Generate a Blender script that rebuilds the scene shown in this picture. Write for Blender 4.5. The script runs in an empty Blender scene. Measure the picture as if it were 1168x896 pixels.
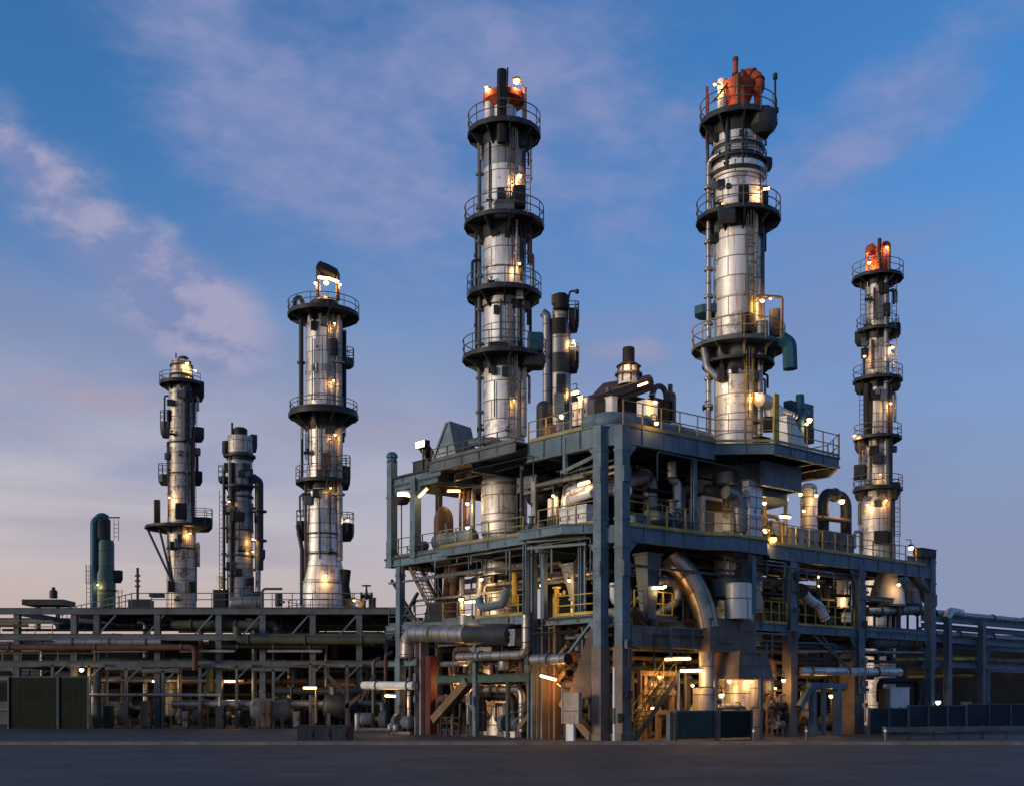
import bpy, bmesh, math, random
from mathutils import Vector, Matrix
R = math.radians
random.seed(7)
scene = bpy.context.scene
col = scene.collection

# ------------------------------------------------------------------ camera
F, HY, CX, EYE = 1360.0, 800.0, 584.0, 2.0
cam_d = bpy.data.cameras.new('camera')
cam_d.sensor_width = 36.0
cam_d.lens = 36.0 * F / 1168.0
cam_d.shift_y = (HY - 448.0) / 1168.0
cam_d.clip_start = 0.3
cam_d.clip_end = 6000
cam = bpy.data.objects.new('camera', cam_d)
col.objects.link(cam)
cam.location = (0, 0, EYE)
cam.rotation_euler = (R(90), 0, 0)
scene.camera = cam

# ------------------------------------------------------------------ world
SUN_AZ, SUN_EL = R(-118), R(6)          # azimuth clockwise from +Y (view direction); behind the camera on its left
world = bpy.data.worlds.new('World')
scene.world = world
world.use_nodes = True
nt = world.node_tree
nt.nodes.clear()
def N(tree, typ, **kw):
    n = tree.nodes.new(typ)
    for k, v in kw.items():
        if k in n.inputs.keys(): n.inputs[k].default_value = v
        else: setattr(n, k, v)
    return n
def Lk(tree, a, b): tree.links.new(a, b)
def math_n(tree, op, a, b=None, c=None, clamp=False):
    n = tree.nodes.new('ShaderNodeMath'); n.operation = op; n.use_clamp = clamp
    for i, x in enumerate((a, b, c)):
        if x is None: continue
        if isinstance(x, (int, float)): n.inputs[i].default_value = x
        else: tree.links.new(x, n.inputs[i])
    return n.outputs[0]
def mix_c(tree, fac, a, b, blend='MIX'):
    n = tree.nodes.new('ShaderNodeMix'); n.data_type = 'RGBA'; n.blend_type = blend
    for s, x in ((n.inputs[0], fac), (n.inputs[6], a), (n.inputs[7], b)):
        if isinstance(x, (int, float)): s.default_value = x
        elif isinstance(x, tuple): s.default_value = x if len(x) == 4 else (*x, 1)
        else: tree.links.new(x, s)
    return n.outputs[2]
def smooth(tree, x, lo, hi):
    n = tree.nodes.new('ShaderNodeMapRange'); n.interpolation_type = 'SMOOTHSTEP'
    tree.links.new(x, n.inputs[0]); n.inputs[1].default_value = lo; n.inputs[2].default_value = hi
    return n.outputs[0]

sky = N(nt, 'ShaderNodeTexSky', sky_type='NISHITA', sun_disc=False, sun_elevation=SUN_EL, sun_rotation=SUN_AZ,
        altitude=50, air_density=1.0, dust_density=0.6, ozone_density=2.0)
tc = N(nt, 'ShaderNodeTexCoord')
sep = N(nt, 'ShaderNodeSeparateXYZ'); Lk(nt, tc.outputs['Generated'], sep.inputs[0])
dx, dy, dz = sep.outputs[0], sep.outputs[1], sep.outputs[2]
az = math_n(nt, 'ARCTAN2', dx, dy)
el = math_n(nt, 'ARCSINE', dz)
# the dusk sky: Nishita light tinted towards the deep blue after sunset, mauve band above the horizon
tint = mix_c(nt, 1.0, sky.outputs[0], (0.47, 0.95, 1.52), 'MULTIPLY')
band = math_n(nt, 'MULTIPLY', math_n(nt, 'SUBTRACT', 1.0, smooth(nt, el, 0.10, 0.46)), 0.96)
mauve = (1.38, 1.58, 2.42)
base = mix_c(nt, band, tint, mauve)
west = math_n(nt, 'SUBTRACT', 1.0, smooth(nt, az, -0.32, 0.34))
pale = math_n(nt, 'MULTIPLY', math_n(nt, 'SUBTRACT', 1.0, smooth(nt, el, 0.10, 0.36)), west)
base = mix_c(nt, math_n(nt, 'MULTIPLY', pale, 0.92), base, (3.25, 3.02, 3.22))
low = math_n(nt, 'MULTIPLY', math_n(nt, 'SUBTRACT', 1.0, smooth(nt, el, 0.03, 0.17)), west)
base = mix_c(nt, math_n(nt, 'MULTIPLY', low, 0.9), base, (3.0, 2.25, 1.95))
# clouds
comb = N(nt, 'ShaderNodeCombineXYZ'); Lk(nt, az, comb.inputs[0]); Lk(nt, el, comb.inputs[1])
def noise(scale, rot=0.0, sc=(1, 1, 1), detail=7, rough=0.55, dist=0.3, off=(0, 0, 0)):
    m = N(nt, 'ShaderNodeMapping'); m.inputs['Rotation'].default_value = (0, 0, rot); m.inputs['Scale'].default_value = sc
    m.inputs['Location'].default_value = off
    Lk(nt, comb.outputs[0], m.inputs[0])
    n = N(nt, 'ShaderNodeTexNoise', Scale=scale, Detail=detail, Roughness=rough, Distortion=dist)
    Lk(nt, m.outputs[0], n.inputs['Vector']); return n.outputs[0]
def blob(a0, e0, ra, re, rot=0.0):
    # soft mask round a direction (radians)
    ua = math_n(nt, 'SUBTRACT', az, a0); ue = math_n(nt, 'SUBTRACT', el, e0)
    c, s = math.cos(rot), math.sin(rot)
    x = math_n(nt, 'DIVIDE', math_n(nt, 'ADD', math_n(nt, 'MULTIPLY', ua, c), math_n(nt, 'MULTIPLY', ue, s)), ra)
    y = math_n(nt, 'DIVIDE', math_n(nt, 'SUBTRACT', math_n(nt, 'MULTIPLY', ue, c), math_n(nt, 'MULTIPLY', ua, s)), re)
    d2 = math_n(nt, 'ADD', math_n(nt, 'MULTIPLY', x, x), math_n(nt, 'MULTIPLY', y, y))
    return math_n(nt, 'EXPONENT', math_n(nt, 'MULTIPLY', d2, -1.0))
def az_of(px): return math.atan2(px - CX, F)
def el_of(px, py): return math.atan2(HY - py, math.hypot(F, px - CX))
def B(px, py, rx, ry, rot=0.0): return blob(az_of(px), el_of(px, py), rx / F, ry / F, R(rot))
def addm(*xs):
    r = xs[0]
    for x in xs[1:]: r = math_n(nt, 'ADD', r, x)
    return r
n_wisp = noise(8.0, R(32), (0.7, 1.9, 1), 8, 0.56, 0.2)
n_soft = noise(6.0, R(-8), (0.7, 2.2, 1), 8, 0.55, 0.2, (3, 1, 0))
cargs = (11.0, R(26), (0.8, 1.35, 1), 9, 0.58, 0.12)
n_cum = noise(*cargs, (2.6, 3, 0)); n_off = noise(*cargs, (2.625, 2.965, 0)); n_fine = noise(34.0, R(26), (0.8, 1.5, 1), 6, 0.6, 0.2, (5, 2, 0))
def M_(x, k): return math_n(nt, 'MULTIPLY', x, k)
def dens(n, m, lo, hi, k): return M_(smooth(nt, math_n(nt, 'ADD', n, M_(math_n(nt, 'MINIMUM', m, 1.0), k)), lo, hi), smooth(nt, m, 0.02, 0.35))
m_w = addm(B(300, 140, 250, 85, -36), M_(B(430, 190, 90, 60, -20), 0.6), M_(B(520, 85, 150, 90, 0), 0.8), M_(B(1000, 150, 200, 50, 34), 0.7), M_(B(690, 180, 150, 150, 0), 0.55))
wisp = dens(math_n(nt, 'ADD', M_(n_wisp, 0.85), M_(n_fine, 0.15)), m_w, 0.50, 0.98, 0.42)
m_c = addm(B(120, 275, 175, 44, -36), M_(B(225, 350, 90, 42, -30), 0.9), M_(B(55, 200, 55, 18, -35), 0.6))
n_mix = math_n(nt, 'ADD', M_(n_cum, 0.78), M_(n_fine, 0.22))
cum = dens(n_mix, m_c, 0.54, 1.0, 0.46)
m_g = addm(B(110, 390, 300, 60, -10), M_(B(720, 380, 260, 60, 5), 0.6), M_(B(980, 420, 170, 130, 25), 0.7), M_(B(120, 520, 260, 40, -6), 0.6), M_(B(470, 470, 120, 40, 0), 0.4))
grey = dens(n_soft, m_g, 0.52, 0.90, 0.38)
base = mix_c(nt, M_(grey, 0.62), base, (1.12, 1.42, 2.5))
base = mix_c(nt, M_(wisp, 0.85), base, mix_c(nt, smooth(nt, n_fine, 0.3, 0.7), (1.05, 1.42, 2.7), (1.45, 1.66, 2.9)))
lit = smooth(nt, math_n(nt, 'ADD', math_n(nt, 'SUBTRACT', n_cum, n_off), M_(math_n(nt, 'SUBTRACT', n_fine, 0.5), 0.22)), -0.08, 0.10)
base = mix_c(nt, M_(cum, 0.88), base, mix_c(nt, lit, (1.15, 1.42, 2.6), (2.15, 2.05, 2.95)))
m_p = addm(B(90, 450, 120, 26, -5), M_(B(705, 398, 60, 18, 0), 0.8), M_(B(110, 500, 160, 14, -4), 0.7))
n_str = noise(9.0, R(-6), (0.35, 3.2, 1), 7, 0.55, 0.2, (4, 9, 0)); m_s = addm(B(150, 610, 260, 60, -4), M_(B(300, 480, 200, 30, -8), 0.8), M_(B(480, 480, 90, 60, 0), 0.6))
base = mix_c(nt, M_(dens(n_str, m_s, 0.66, 1.0, 0.40), 0.6), base, (1.95, 1.85, 2.35))
base = mix_c(nt, M_(dens(n_cum, m_p, 0.62, 0.95, 0.40), 0.65), base, (2.3, 1.9, 2.35))
bg = N(nt, 'ShaderNodeBackground', Strength=0.13)
Lk(nt, base, bg.inputs[0])
wo = N(nt, 'ShaderNodeOutputWorld'); Lk(nt, bg.outputs[0], wo.inputs[0])

# ------------------------------------------------------------------ sun
sun_d = bpy.data.lights.new('sun', 'SUN')
sun_d.energy = 1.45
sun_d.angle = R(14)
sun_d.color = (1.0, 0.80, 0.58)
sun = bpy.data.objects.new('sun', sun_d); col.objects.link(sun)
sd = Vector((math.sin(SUN_AZ) * math.cos(SUN_EL), math.cos(SUN_AZ) * math.cos(SUN_EL), math.sin(SUN_EL)))
sun.rotation_euler = sd.to_track_quat('Z', 'Y').to_euler()
sun.location = sd * 200

vs = scene.view_settings
scene.display_settings.display_device = 'sRGB'
vs.view_transform = 'Standard'; vs.look = 'None'; vs.gamma = 1; vs.exposure = 0.5; vs.use_curve_mapping = False
scene.cycles.max_bounces = 6
scene.cycles.diffuse_bounces = 3
scene.cycles.glossy_bounces = 3
scene.cycles.use_denoising = True
scene.cycles.sample_clamp_indirect = 4.0

# ------------------------------------------------------------------ materials
MATS = {}
def mat_base(name):
    m = bpy.data.materials.new(name); m.use_nodes = True
    t = m.node_tree; t.nodes.clear()
    out = N(t, 'ShaderNodeOutputMaterial'); b = N(t, 'ShaderNodeBsdfPrincipled')
    Lk(t, b.outputs[0], out.inputs[0])
    MATS[name] = m
    return m, t, b
def c3(c, k): return (c[0] * k, c[1] * k, c[2] * k, 1)
def t_noise(t, vec, scale, detail=5, rough=0.6, sc=None):
    if sc:
        mp = N(t, 'ShaderNodeMapping'); mp.inputs['Scale'].default_value = sc; Lk(t, vec, mp.inputs[0]); vec = mp.outputs[0]
    n = N(t, 'ShaderNodeTexNoise', Scale=scale, Detail=detail, Roughness=rough); Lk(t, vec, n.inputs['Vector']); return n.outputs[0]
def painted(name, c, rust=0.25, rough=0.5, metal=0.0, rustc=(0.11, 0.055, 0.028), var=0.3, plates=0.0):
    m, t, b = mat_base(name)
    g = N(t, 'ShaderNodeNewGeometry'); p = g.outputs['Position']
    n1 = t_noise(t, p, 0.9, 6, 0.62)
    n2 = t_noise(t, p, 2.4, 6, 0.68, (1.6, 1.6, 0.22))
    n3 = t_noise(t, p, 9.0, 3, 0.6)
    cc = mix_c(t, smooth(t, n1, 0.28, 0.72), c3(c, 1 - var), c3(c, 1 + var))
    cc = mix_c(t, math_n(t, 'MULTIPLY', smooth(t, n2, 0.50, 0.72), min(rust * 1.6, 0.9)), cc, (*rustc, 1))
    cc = mix_c(t, math_n(t, 'MULTIPLY', smooth(t, n3, 0.56, 0.70), rust * 0.8), cc, c3(rustc, 0.6))
    if plates:
        br = N(t, 'ShaderNodeTexVoronoi', Scale=plates); Lk(t, p, br.inputs['Vector'])
        cc = mix_c(t, 0.16, cc, br.outputs['Color'], 'OVERLAY')
    Lk(t, cc, b.inputs['Base Color'])
    rr = math_n(t, 'ADD', rough - 0.12, math_n(t, 'MULTIPLY', n1, 0.28))
    Lk(t, rr, b.inputs['Roughness']); b.inputs['Metallic'].default_value = metal; b.inputs['Specular IOR Level'].default_value = 0.28
    bp = N(t, 'ShaderNodeBump', Strength=0.12, Distance=0.03); Lk(t, n3, bp.inputs['Height']); Lk(t, bp.outputs[0], b.inputs['Normal'])
    return m
def cladding(name, c, bw=2.1, bh=1.15, metal=0.5, rough=0.52, stain=0.62, stainc=(0.15, 0.088, 0.045), seam=0.04, var=0.14):
    """sheet-metal jacket: sheets and seams from the wrapped coordinates, streaks running down"""
    m, t, b = mat_base(name)
    uv = N(t, 'ShaderNodeUVMap').outputs[0]
    br = N(t, 'ShaderNodeTexBrick', Scale=1.0); br.offset = 0.5
    br.inputs['Brick Width'].default_value = bw; br.inputs['Row Height'].default_value = bh
    br.inputs['Mortar Size'].default_value = seam; br.inputs['Mortar Smooth'].default_value = 0.3; br.inputs['Bias'].default_value = 0.0
    br.inputs['Color1'].default_value = c3(c, 1 - var); br.inputs['Color2'].default_value = c3(c, 1 + var); br.inputs['Mortar'].default_value = c3(c, 0.25)
    Lk(t, uv, br.inputs['Vector'])
    n1 = t_noise(t, uv, 1.7, 7, 0.65, (3.2, 0.16, 1))
    n2 = t_noise(t, uv, 0.5, 5, 0.6)
    n3 = t_noise(t, uv, 3.0, 6, 0.7)
    cc = mix_c(t, math_n(t, 'MULTIPLY', smooth(t, n1, 0.49, 0.70), stain), br.outputs[0], (*stainc, 1))
    cc = mix_c(t, math_n(t, 'MULTIPLY', smooth(t, math_n(t, 'MULTIPLY', n2, math_n(t, 'ADD', n3, 0.5)), 0.52, 0.66), stain * 0.9), cc, c3(stainc, 0.45))
    Lk(t, cc, b.inputs['Base Color']); b.inputs['Metallic'].default_value = metal
    Lk(t, math_n(t, 'ADD', rough - 0.10, math_n(t, 'MULTIPLY', n3, 0.24)), b.inputs['Roughness'])
    h = math_n(t, 'ADD', math_n(t, 'MULTIPLY', br.outputs['Fac'], -0.6), math_n(t, 'MULTIPLY', n3, 0.5))
    bp = N(t, 'ShaderNodeBump', Strength=0.18, Distance=0.04); Lk(t, h, bp.inputs['Height']); Lk(t, bp.outputs[0], b.inputs['Normal'])
    return m
def emis(name, c, s):
    m, t, b = mat_base(name)
    b.inputs['Base Color'].default_value = (0.8, 0.75, 0.65, 1)
    b.inputs['Emission Color'].default_value = (*c, 1); b.inputs['Emission Strength'].default_value = s
    return m
cladding('silver', (0.68, 0.655, 0.61), rough=0.48)
cladding('silver_aged', (0.47, 0.43, 0.375), stain=0.85, stainc=(0.12, 0.065, 0.032), rough=0.5)
cladding('silver_dark', (0.26, 0.265, 0.27), stain=0.55, rough=0.45)
cladding('pipe_metal', (0.34, 0.325, 0.31), bw=5, bh=0.8, stain=0.45, rough=0.42, metal=0.75)
cladding('white_clad', (0.66, 0.66, 0.66), bw=1.2, bh=0.6, metal=0.35, stain=0.25, rough=0.5)
cladding('green_clad', (0.060, 0.115, 0.085), bw=2.4, bh=1.5, metal=0.2, stain=0.3, rough=0.45)
cladding('bronze_clad', (0.40, 0.31, 0.22), bw=0.5, bh=50, metal=0.85, stain=0.4, rough=0.38)
painted('steel_blue', (0.105, 0.160, 0.195), 0.30, 0.5)
painted('steel_grey', (0.088, 0.105, 0.115), 0.25, 0.5)
painted('steel_dark', (0.021, 0.027, 0.032), 0.22, 0.5, var=0.4)
painted('steel_black', (0.008, 0.009, 0.010), 0.12, 0.6)
painted('steel_brown', (0.085, 0.060, 0.045), 0.4, 0.6)
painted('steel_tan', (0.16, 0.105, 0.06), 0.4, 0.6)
painted('rusty', (0.10, 0.048, 0.030), 0.6, 0.7)
painted('orange', (0.36, 0.058, 0.018), 0.4, 0.6, rustc=(0.045, 0.014, 0.009), var=0.4)
painted('red_oxide', (0.085, 0.020, 0.016), 0.3, 0.6)
painted('yellow', (0.50, 0.34, 0.045), 0.35, 0.5)
painted('rail', (0.10, 0.105, 0.10), 0.35, 0.5)
painted('rail_ochre', (0.30, 0.22, 0.07), 0.35, 0.5)
painted('teal', (0.018, 0.075, 0.115), 0.15, 0.4)
painted('green', (0.035, 0.075, 0.060), 0.25, 0.5)
painted('olive', (0.060, 0.072, 0.045), 0.35, 0.6)
painted('white', (0.68, 0.66, 0.62), 0.25, 0.5, var=0.12)
painted('concrete', (0.175, 0.140, 0.118), 0.25, 0.85, rustc=(0.07, 0.05, 0.04))
painted('pink_grey', (0.30, 0.24, 0.205), 0.25, 0.6)
painted('galv', (0.24, 0.24, 0.235), 0.3, 0.42, metal=0.5)
painted('deck_grate', (0.026, 0.029, 0.031), 0.35, 0.6)
emis('lamp_warm', (1.0, 0.52, 0.14), 9.0)
emis('lamp_pale', (1.0, 0.62, 0.25), 9.0)
emis('lamp_deep', (1.0, 0.36, 0.05), 12.0)
# ribbed sheet for the added dark backdrops and the fences
def ribbed(name, c, step=3.0):
    m, t, b = mat_base(name)
    g = N(t, 'ShaderNodeTexCoord'); o = g.outputs['Object']
    w = N(t, 'ShaderNodeTexWave', Scale=step, Distortion=0.0); w.wave_type = 'BANDS'; w.bands_direction = 'X'; Lk(t, o, w.inputs[0])
    n1 = t_noise(t, o, 0.6, 6, 0.65); n2 = t_noise(t, o, 1.2, 6, 0.65, (2.5, 2.5, 0.2))
    cc = mix_c(t, smooth(t, n1, 0.3, 0.7), c3(c, 0.7), c3(c, 1.3))
    cc = mix_c(t, math_n(t, 'MULTIPLY', smooth(t, n2, 0.5, 0.75), 0.6), cc, (c[0] * 0.9, c[1] * 0.55, c[2] * 0.4, 1))
    Lk(t, cc, b.inputs['Base Color']); b.inputs['Roughness'].default_value = 0.75; b.inputs['Specular IOR Level'].default_value = 0.12
    bp = N(t, 'ShaderNodeBump', Strength=0.45, Distance=0.05); Lk(t, w.outputs[1], bp.inputs['Height']); Lk(t, bp.outputs[0], b.inputs['Normal'])
ribbed('backdrop_dark', (0.018, 0.019, 0.021)); ribbed('shed_green', (0.016, 0.022, 0.013)); ribbed('shed_grey', (0.10, 0.105, 0.11))
ribbed('panel_green', (0.062, 0.074, 0.060), 5.0); ribbed('panel_blue', (0.030, 0.038, 0.048), 5.0)
# ground
m, t, b = mat_base('asphalt')
p_ = N(t, 'ShaderNodeNewGeometry').outputs['Position']
a1 = t_noise(t, p_, 0.25, 6, 0.6); a2 = t_noise(t, p_, 18.0, 4, 0.7); a3 = t_noise(t, p_, 0.9, 6, 0.7, (0.3, 1.6, 1))
cc = mix_c(t, smooth(t, a1, 0.3, 0.7), (0.018, 0.018, 0.019, 1), (0.038, 0.036, 0.034, 1))
cc = mix_c(t, math_n(t, 'MULTIPLY', smooth(t, a3, 0.52, 0.60), 0.85), cc, (0.009, 0.009, 0.010, 1))
cc = mix_c(t, math_n(t, 'MULTIPLY', smooth(t, a2, 0.55, 0.75), 0.4), cc, (0.10, 0.095, 0.09, 1))
mp = N(t, 'ShaderNodeMapping'); mp.inputs['Scale'].default_value = (0.12, 0.22, 1); Lk(t, p_, mp.inputs[0])
vo = N(t, 'ShaderNodeTexVoronoi', Scale=1.0); vo.distance = 'CHEBYCHEV'; Lk(t, mp.outputs[0], vo.inputs['Vector'])
cc = mix_c(t, 0.45, cc, mix_c(t, vo.outputs['Color'], (0.010, 0.010, 0.011, 1), (0.085, 0.078, 0.07, 1)))
wv = N(t, 'ShaderNodeTexNoise', Scale=1.5, Detail=4); Lk(t, p_, wv.inputs['Vector'])
vm = N(t, 'ShaderNodeVectorMath'); vm.operation = 'ADD'; Lk(t, p_, vm.inputs[0]); Lk(t, wv.outputs['Color'], vm.inputs[1])
ve = N(t, 'ShaderNodeTexVoronoi', Scale=0.28); ve.feature = 'DISTANCE_TO_EDGE'; Lk(t, vm.outputs[0], ve.inputs['Vector'])
cc = mix_c(t, math_n(t, 'SUBTRACT', 1.0, smooth(t, ve.outputs['Distance'], 0.006, 0.022)), cc, (0.008, 0.008, 0.008, 1))
Lk(t, cc, b.inputs['Base Color']); Lk(t, math_n(t, 'SUBTRACT', 0.95, math_n(t, 'MULTIPLY', a1, 0.4)), b.inputs['Roughness'])
bp = N(t, 'ShaderNodeBump', Strength=0.35, Distance=0.02); Lk(t, a2, bp.inputs['Height']); Lk(t, bp.outputs[0], b.inputs['Normal'])

# ------------------------------------------------------------------ mesh helper
def fillet(pts, rad, n=5):
    pts = [Vector(p) for p in pts]
    if len(pts) < 3 or rad <= 0: return pts
    out = [pts[0]]
    for i in range(1, len(pts) - 1):
        a, b_, c = pts[i - 1], pts[i], pts[i + 1]
        u, w = (a - b_), (c - b_)
        lu, lw = u.length, w.length
        if lu < 1e-6 or lw < 1e-6: continue
        u /= lu; w /= lw
        ang = u.angle(w, math.pi)
        if ang > math.pi - 0.05: out.append(b_); continue
        d = min(rad / math.tan(ang / 2), lu * 0.49, lw * 0.49)
        r_ = d * math.tan(ang / 2)
        p0, p1 = b_ + u * d, b_ + w * d
        cen = b_ + (u + w).normalized() * (r_ / math.sin(ang / 2))
        v0, v1 = p0 - cen, p1 - cen
        th = v0.angle(v1, 0)
        for k in range(n + 1):
            f = k / n
            if th < 1e-4: out.append(p0.lerp(p1, f)); continue
            out.append(cen + v0 * (math.sin((1 - f) * th) / math.sin(th)) + v1 * (math.sin(f * th) / math.sin(th)))
    out.append(pts[-1])
    return out

class MB:
    def __init__(self, M=None):
        self.M = M or Matrix.Identity(4)
        self.v, self.f, self.uv, self.mi = [], [], [], []
        self.flat = False
    def add(self, verts, faces, uvs=None, mi=0):
        o = len(self.v)
        self.v += [self.M @ Vector(p) for p in verts]
        for i, f in enumerate(faces):
            self.f.append([o + k for k in f]); self.uv.append(uvs[i] if uvs else None); self.mi.append(mi)
        return self
    def box(self, a, b, mi=0):
        x0, x1 = sorted((a[0], b[0])); y0, y1 = sorted((a[1], b[1])); z0, z1 = sorted((a[2], b[2]))
        vs = [(x0, y0, z0), (x1, y0, z0), (x1, y1, z0), (x0, y1, z0), (x0, y0, z1), (x1, y0, z1), (x1, y1, z1), (x0, y1, z1)]
        fs = [(0, 3, 2, 1), (4, 5, 6, 7), (0, 1, 5, 4), (1, 2, 6, 5), (2, 3, 7, 6), (3, 0, 4, 7)]
        w, d, h = x1 - x0, y1 - y0, z1 - z0
        q = lambda a_, b_: [(0, 0), (a_, 0), (a_, b_), (0, b_)]
        return self.add(vs, fs, [q(d, w), q(w, d), q(w, h), q(d, h), q(w, h), q(d, h)], mi)
    def prism(self, poly, z0, z1, mi=0):
        n = len(poly)
        vs = [(p[0], p[1], z0) for p in poly] + [(p[0], p[1], z1) for p in poly]
        fs = [tuple(range(n))[::-1], tuple(range(n, 2 * n))] + [(i, (i + 1) % n, n + (i + 1) % n, n + i) for i in range(n)]
        uvs = [[(p[0], p[1]) for p in poly][::-1], [(p[0], p[1]) for p in poly]]
        acc = 0
        for i in range(n):
            l = math.dist(poly[i][:2], poly[(i + 1) % n][:2]); uvs.append([(acc, z0), (acc + l, z0), (acc + l, z1), (acc, z1)]); acc += l
        return self.add(vs, fs, uvs, mi)
    def loft(self, rings, cap=True, mi=0):
        n = len(rings[0]); vs = [p for r in rings for p in r]; fs = []; uvs = []
        for k in range(len(rings) - 1):
            for i in range(n):
                j = (i + 1) % n
                fs.append((k * n + i, k * n + j, (k + 1) * n + j, (k + 1) * n + i)); uvs.append([(i, k), (i + 1, k), (i + 1, k + 1), (i, k + 1)])
        if cap:
            fs.append(tuple(range(n))[::-1]); uvs.append([(0, 0)] * n)
            fs.append(tuple(range((len(rings) - 1) * n, len(rings) * n))); uvs.append([(0, 0)] * n)
        return self.add(vs, fs, uvs, mi)
    def bar(self, p, q, w, h=None, mi=0):
        """rectangular bar from p to q"""
        h = h or w; p, q = Vector(p), Vector(q); d = (q - p)
        if d.length < 1e-6: return self
        d.normalize(); up = Vector((0, 0, 1)) if abs(d.z) < 0.95 else Vector((0, 1, 0))
        s = d.cross(up).normalized(); u = s.cross(d).normalized()
        r = lambda c: [c - s * w / 2 - u * h / 2, c + s * w / 2 - u * h / 2, c + s * w / 2 + u * h / 2, c - s * w / 2 + u * h / 2]
        return self.loft([r(p), r(q)], True, mi)
    def ibeam(self, p, q, w, h, t=None, mi=0, side=None):
        """H-section as one outline swept from p to q; h is the web direction"""
        t = t or max(0.035, min(w, h) * 0.12); p, q = Vector(p), Vector(q); d = (q - p).normalized()
        up = Vector((0, 0, 1)) if abs(d.z) < 0.95 else Vector(side or (0, 1, 0))
        s = d.cross(up).normalized(); u = s.cross(d).normalized(); a, b_, k = w / 2, h / 2, t / 2
        o = [(-a, -b_), (a, -b_), (a, -b_ + t), (k, -b_ + t), (k, b_ - t), (a, b_ - t), (a, b_), (-a, b_), (-a, b_ - t), (-k, b_ - t), (-k, -b_ + t), (-a, -b_ + t)]
        return self.loft([[c + s * x + u * y for x, y in o] for c in (p, q)], True, mi)
    def tube(self, pts, r, seg=12, bend=0.0, cap=True, mi=0, nb=5):
        P = fillet(pts, bend, nb); rs = r if isinstance(r, (list, tuple)) else [r] * len(P)
        if len(rs) != len(P): rs = [rs[0] + (rs[-1] - rs[0]) * i / (len(P) - 1) for i in range(len(P))]
        rings = []; prev = None; L = 0; Ls = []
        for i, p in enumerate(P):
            d = (P[min(i + 1, len(P) - 1)] - P[max(i - 1, 0)]).normalized()
            if prev is None:
                s = d.cross(Vector((0, 0, 1)) if abs(d.z) < 0.9 else Vector((0, 1, 0))).normalized()
            else:
                s = (prev - d * prev.dot(d)); s = s.normalized() if s.length > 1e-6 else d.orthogonal().normalized()
            prev = s; w = d.cross(s)
            rings.append([p + (s * math.cos(2 * math.pi * k / seg) + w * math.sin(2 * math.pi * k / seg)) * rs[i] for k in range(seg)])
            if i: L += (P[i] - P[i - 1]).length
            Ls.append(L)
        n = seg; vs = [p for r_ in rings for p in r_]; fs = []; uvs = []
        for k in range(len(rings) - 1):
            for i in range(n):
                j = (i + 1) % n; c = 2 * math.pi * rs[k] / n
                fs.append((k * n + i, (k + 1) * n + i, (k + 1) * n + j, k * n + j))
                uvs.append([(i * c, Ls[k]), (i * c, Ls[k + 1]), ((i + 1) * c, Ls[k + 1]), ((i + 1) * c, Ls[k])])
        if cap:
            fs.append(tuple(range(n))); uvs.append([(0, 0)] * n)
            fs.append(tuple(range((len(rings) - 1) * n, len(rings) * n))[::-1]); uvs.append([(0, 0)] * n)
        return self.add(vs, fs, uvs, mi)
    def flange(self, p, d, r, th=0.08, seg=14):
        p, d = Vector(p), Vector(d).normalized(); return self.tube([p - d * th / 2, p + d * th / 2], r, seg)
    def lathe(self, prof, c=(0, 0), seg=40, a0=0.0, a1=360.0, mi=0):
        """prof: (r, z) list, bottom to top; closed ring sector if a1-a0<360"""
        full = abs(a1 - a0 - 360) < 1e-6; m_ = seg if full else seg + 1
        vs = []; fs = []; uvs = []
        rm = max(r for r, z in prof)
        for r, z in prof:
            for k in range(m_):
                a = R(a0 + (a1 - a0) * k / seg); vs.append((c[0] + r * math.cos(a), c[1] + r * math.sin(a), z))
        vl = [0]
        for i in range(1, len(prof)): vl.append(vl[-1] + math.dist(prof[i], prof[i - 1]))
        for i in range(len(prof) - 1):
            for k in range(seg):
                j = (k + 1) % m_
                fs.append((i * m_ + k, i * m_ + j, (i + 1) * m_ + j, (i + 1) * m_ + k))
                u0, u1 = rm * R((a1 - a0) * k / seg), rm * R((a1 - a0) * (k + 1) / seg)
                uvs.append([(u0, vl[i]), (u1, vl[i]), (u1, vl[i + 1]), (u0, vl[i + 1])])
        return self.add(vs, fs, uvs, mi)
    def sector(self, r0, r1, z0, z1, a0=0, a1=360, seg=36, c=(0, 0)):
        """annular slab"""
        if abs(a1 - a0 - 360) < 1e-6:
            return self.lathe([(r0, z0), (r1, z0), (r1, z1), (r0, z1), (r0, z0)], c, seg, a0, a1)
        n = seg; vs = []; fs = []
        for r, z in ((r0, z0), (r1, z0), (r1, z1), (r0, z1)):
            for k in range(n + 1):
                a = R(a0 + (a1 - a0) * k / n); vs.append((c[0] + r * math.cos(a), c[1] + r * math.sin(a), z))
        m_ = n + 1
        for q in range(4):
            for k in range(n): fs.append((q * m_ + k, q * m_ + k + 1, ((q + 1) % 4) * m_ + k + 1, ((q + 1) % 4) * m_ + k))
        fs.append((0, 3 * m_, 2 * m_, m_)); fs.append((n, m_ + n, 2 * m_ + n, 3 * m_ + n))
        return self.add(vs, fs)
    def build(self, name, mat, parent=None, **tags):
        root = parent
        while root is not None and root.parent is not None: root = root.parent
        xs = [p.x for p in self.v]; ys = [p.y for p in self.v]; zs = [p.z for p in self.v]
        org = root.location.copy() if root is not None else Vector(((min(xs) + max(xs)) / 2, (min(ys) + max(ys)) / 2, min(zs)))
        me = bpy.data.meshes.new(name)
        me.from_pydata([tuple(p - org) for p in self.v], [], self.f)
        uvl = me.uv_layers.new(name='wrap')
        for poly, u in zip(me.polygons, self.uv):
            if u:
                for li, q in zip(poly.loop_indices, u): uvl.data[li].uv = q
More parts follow.
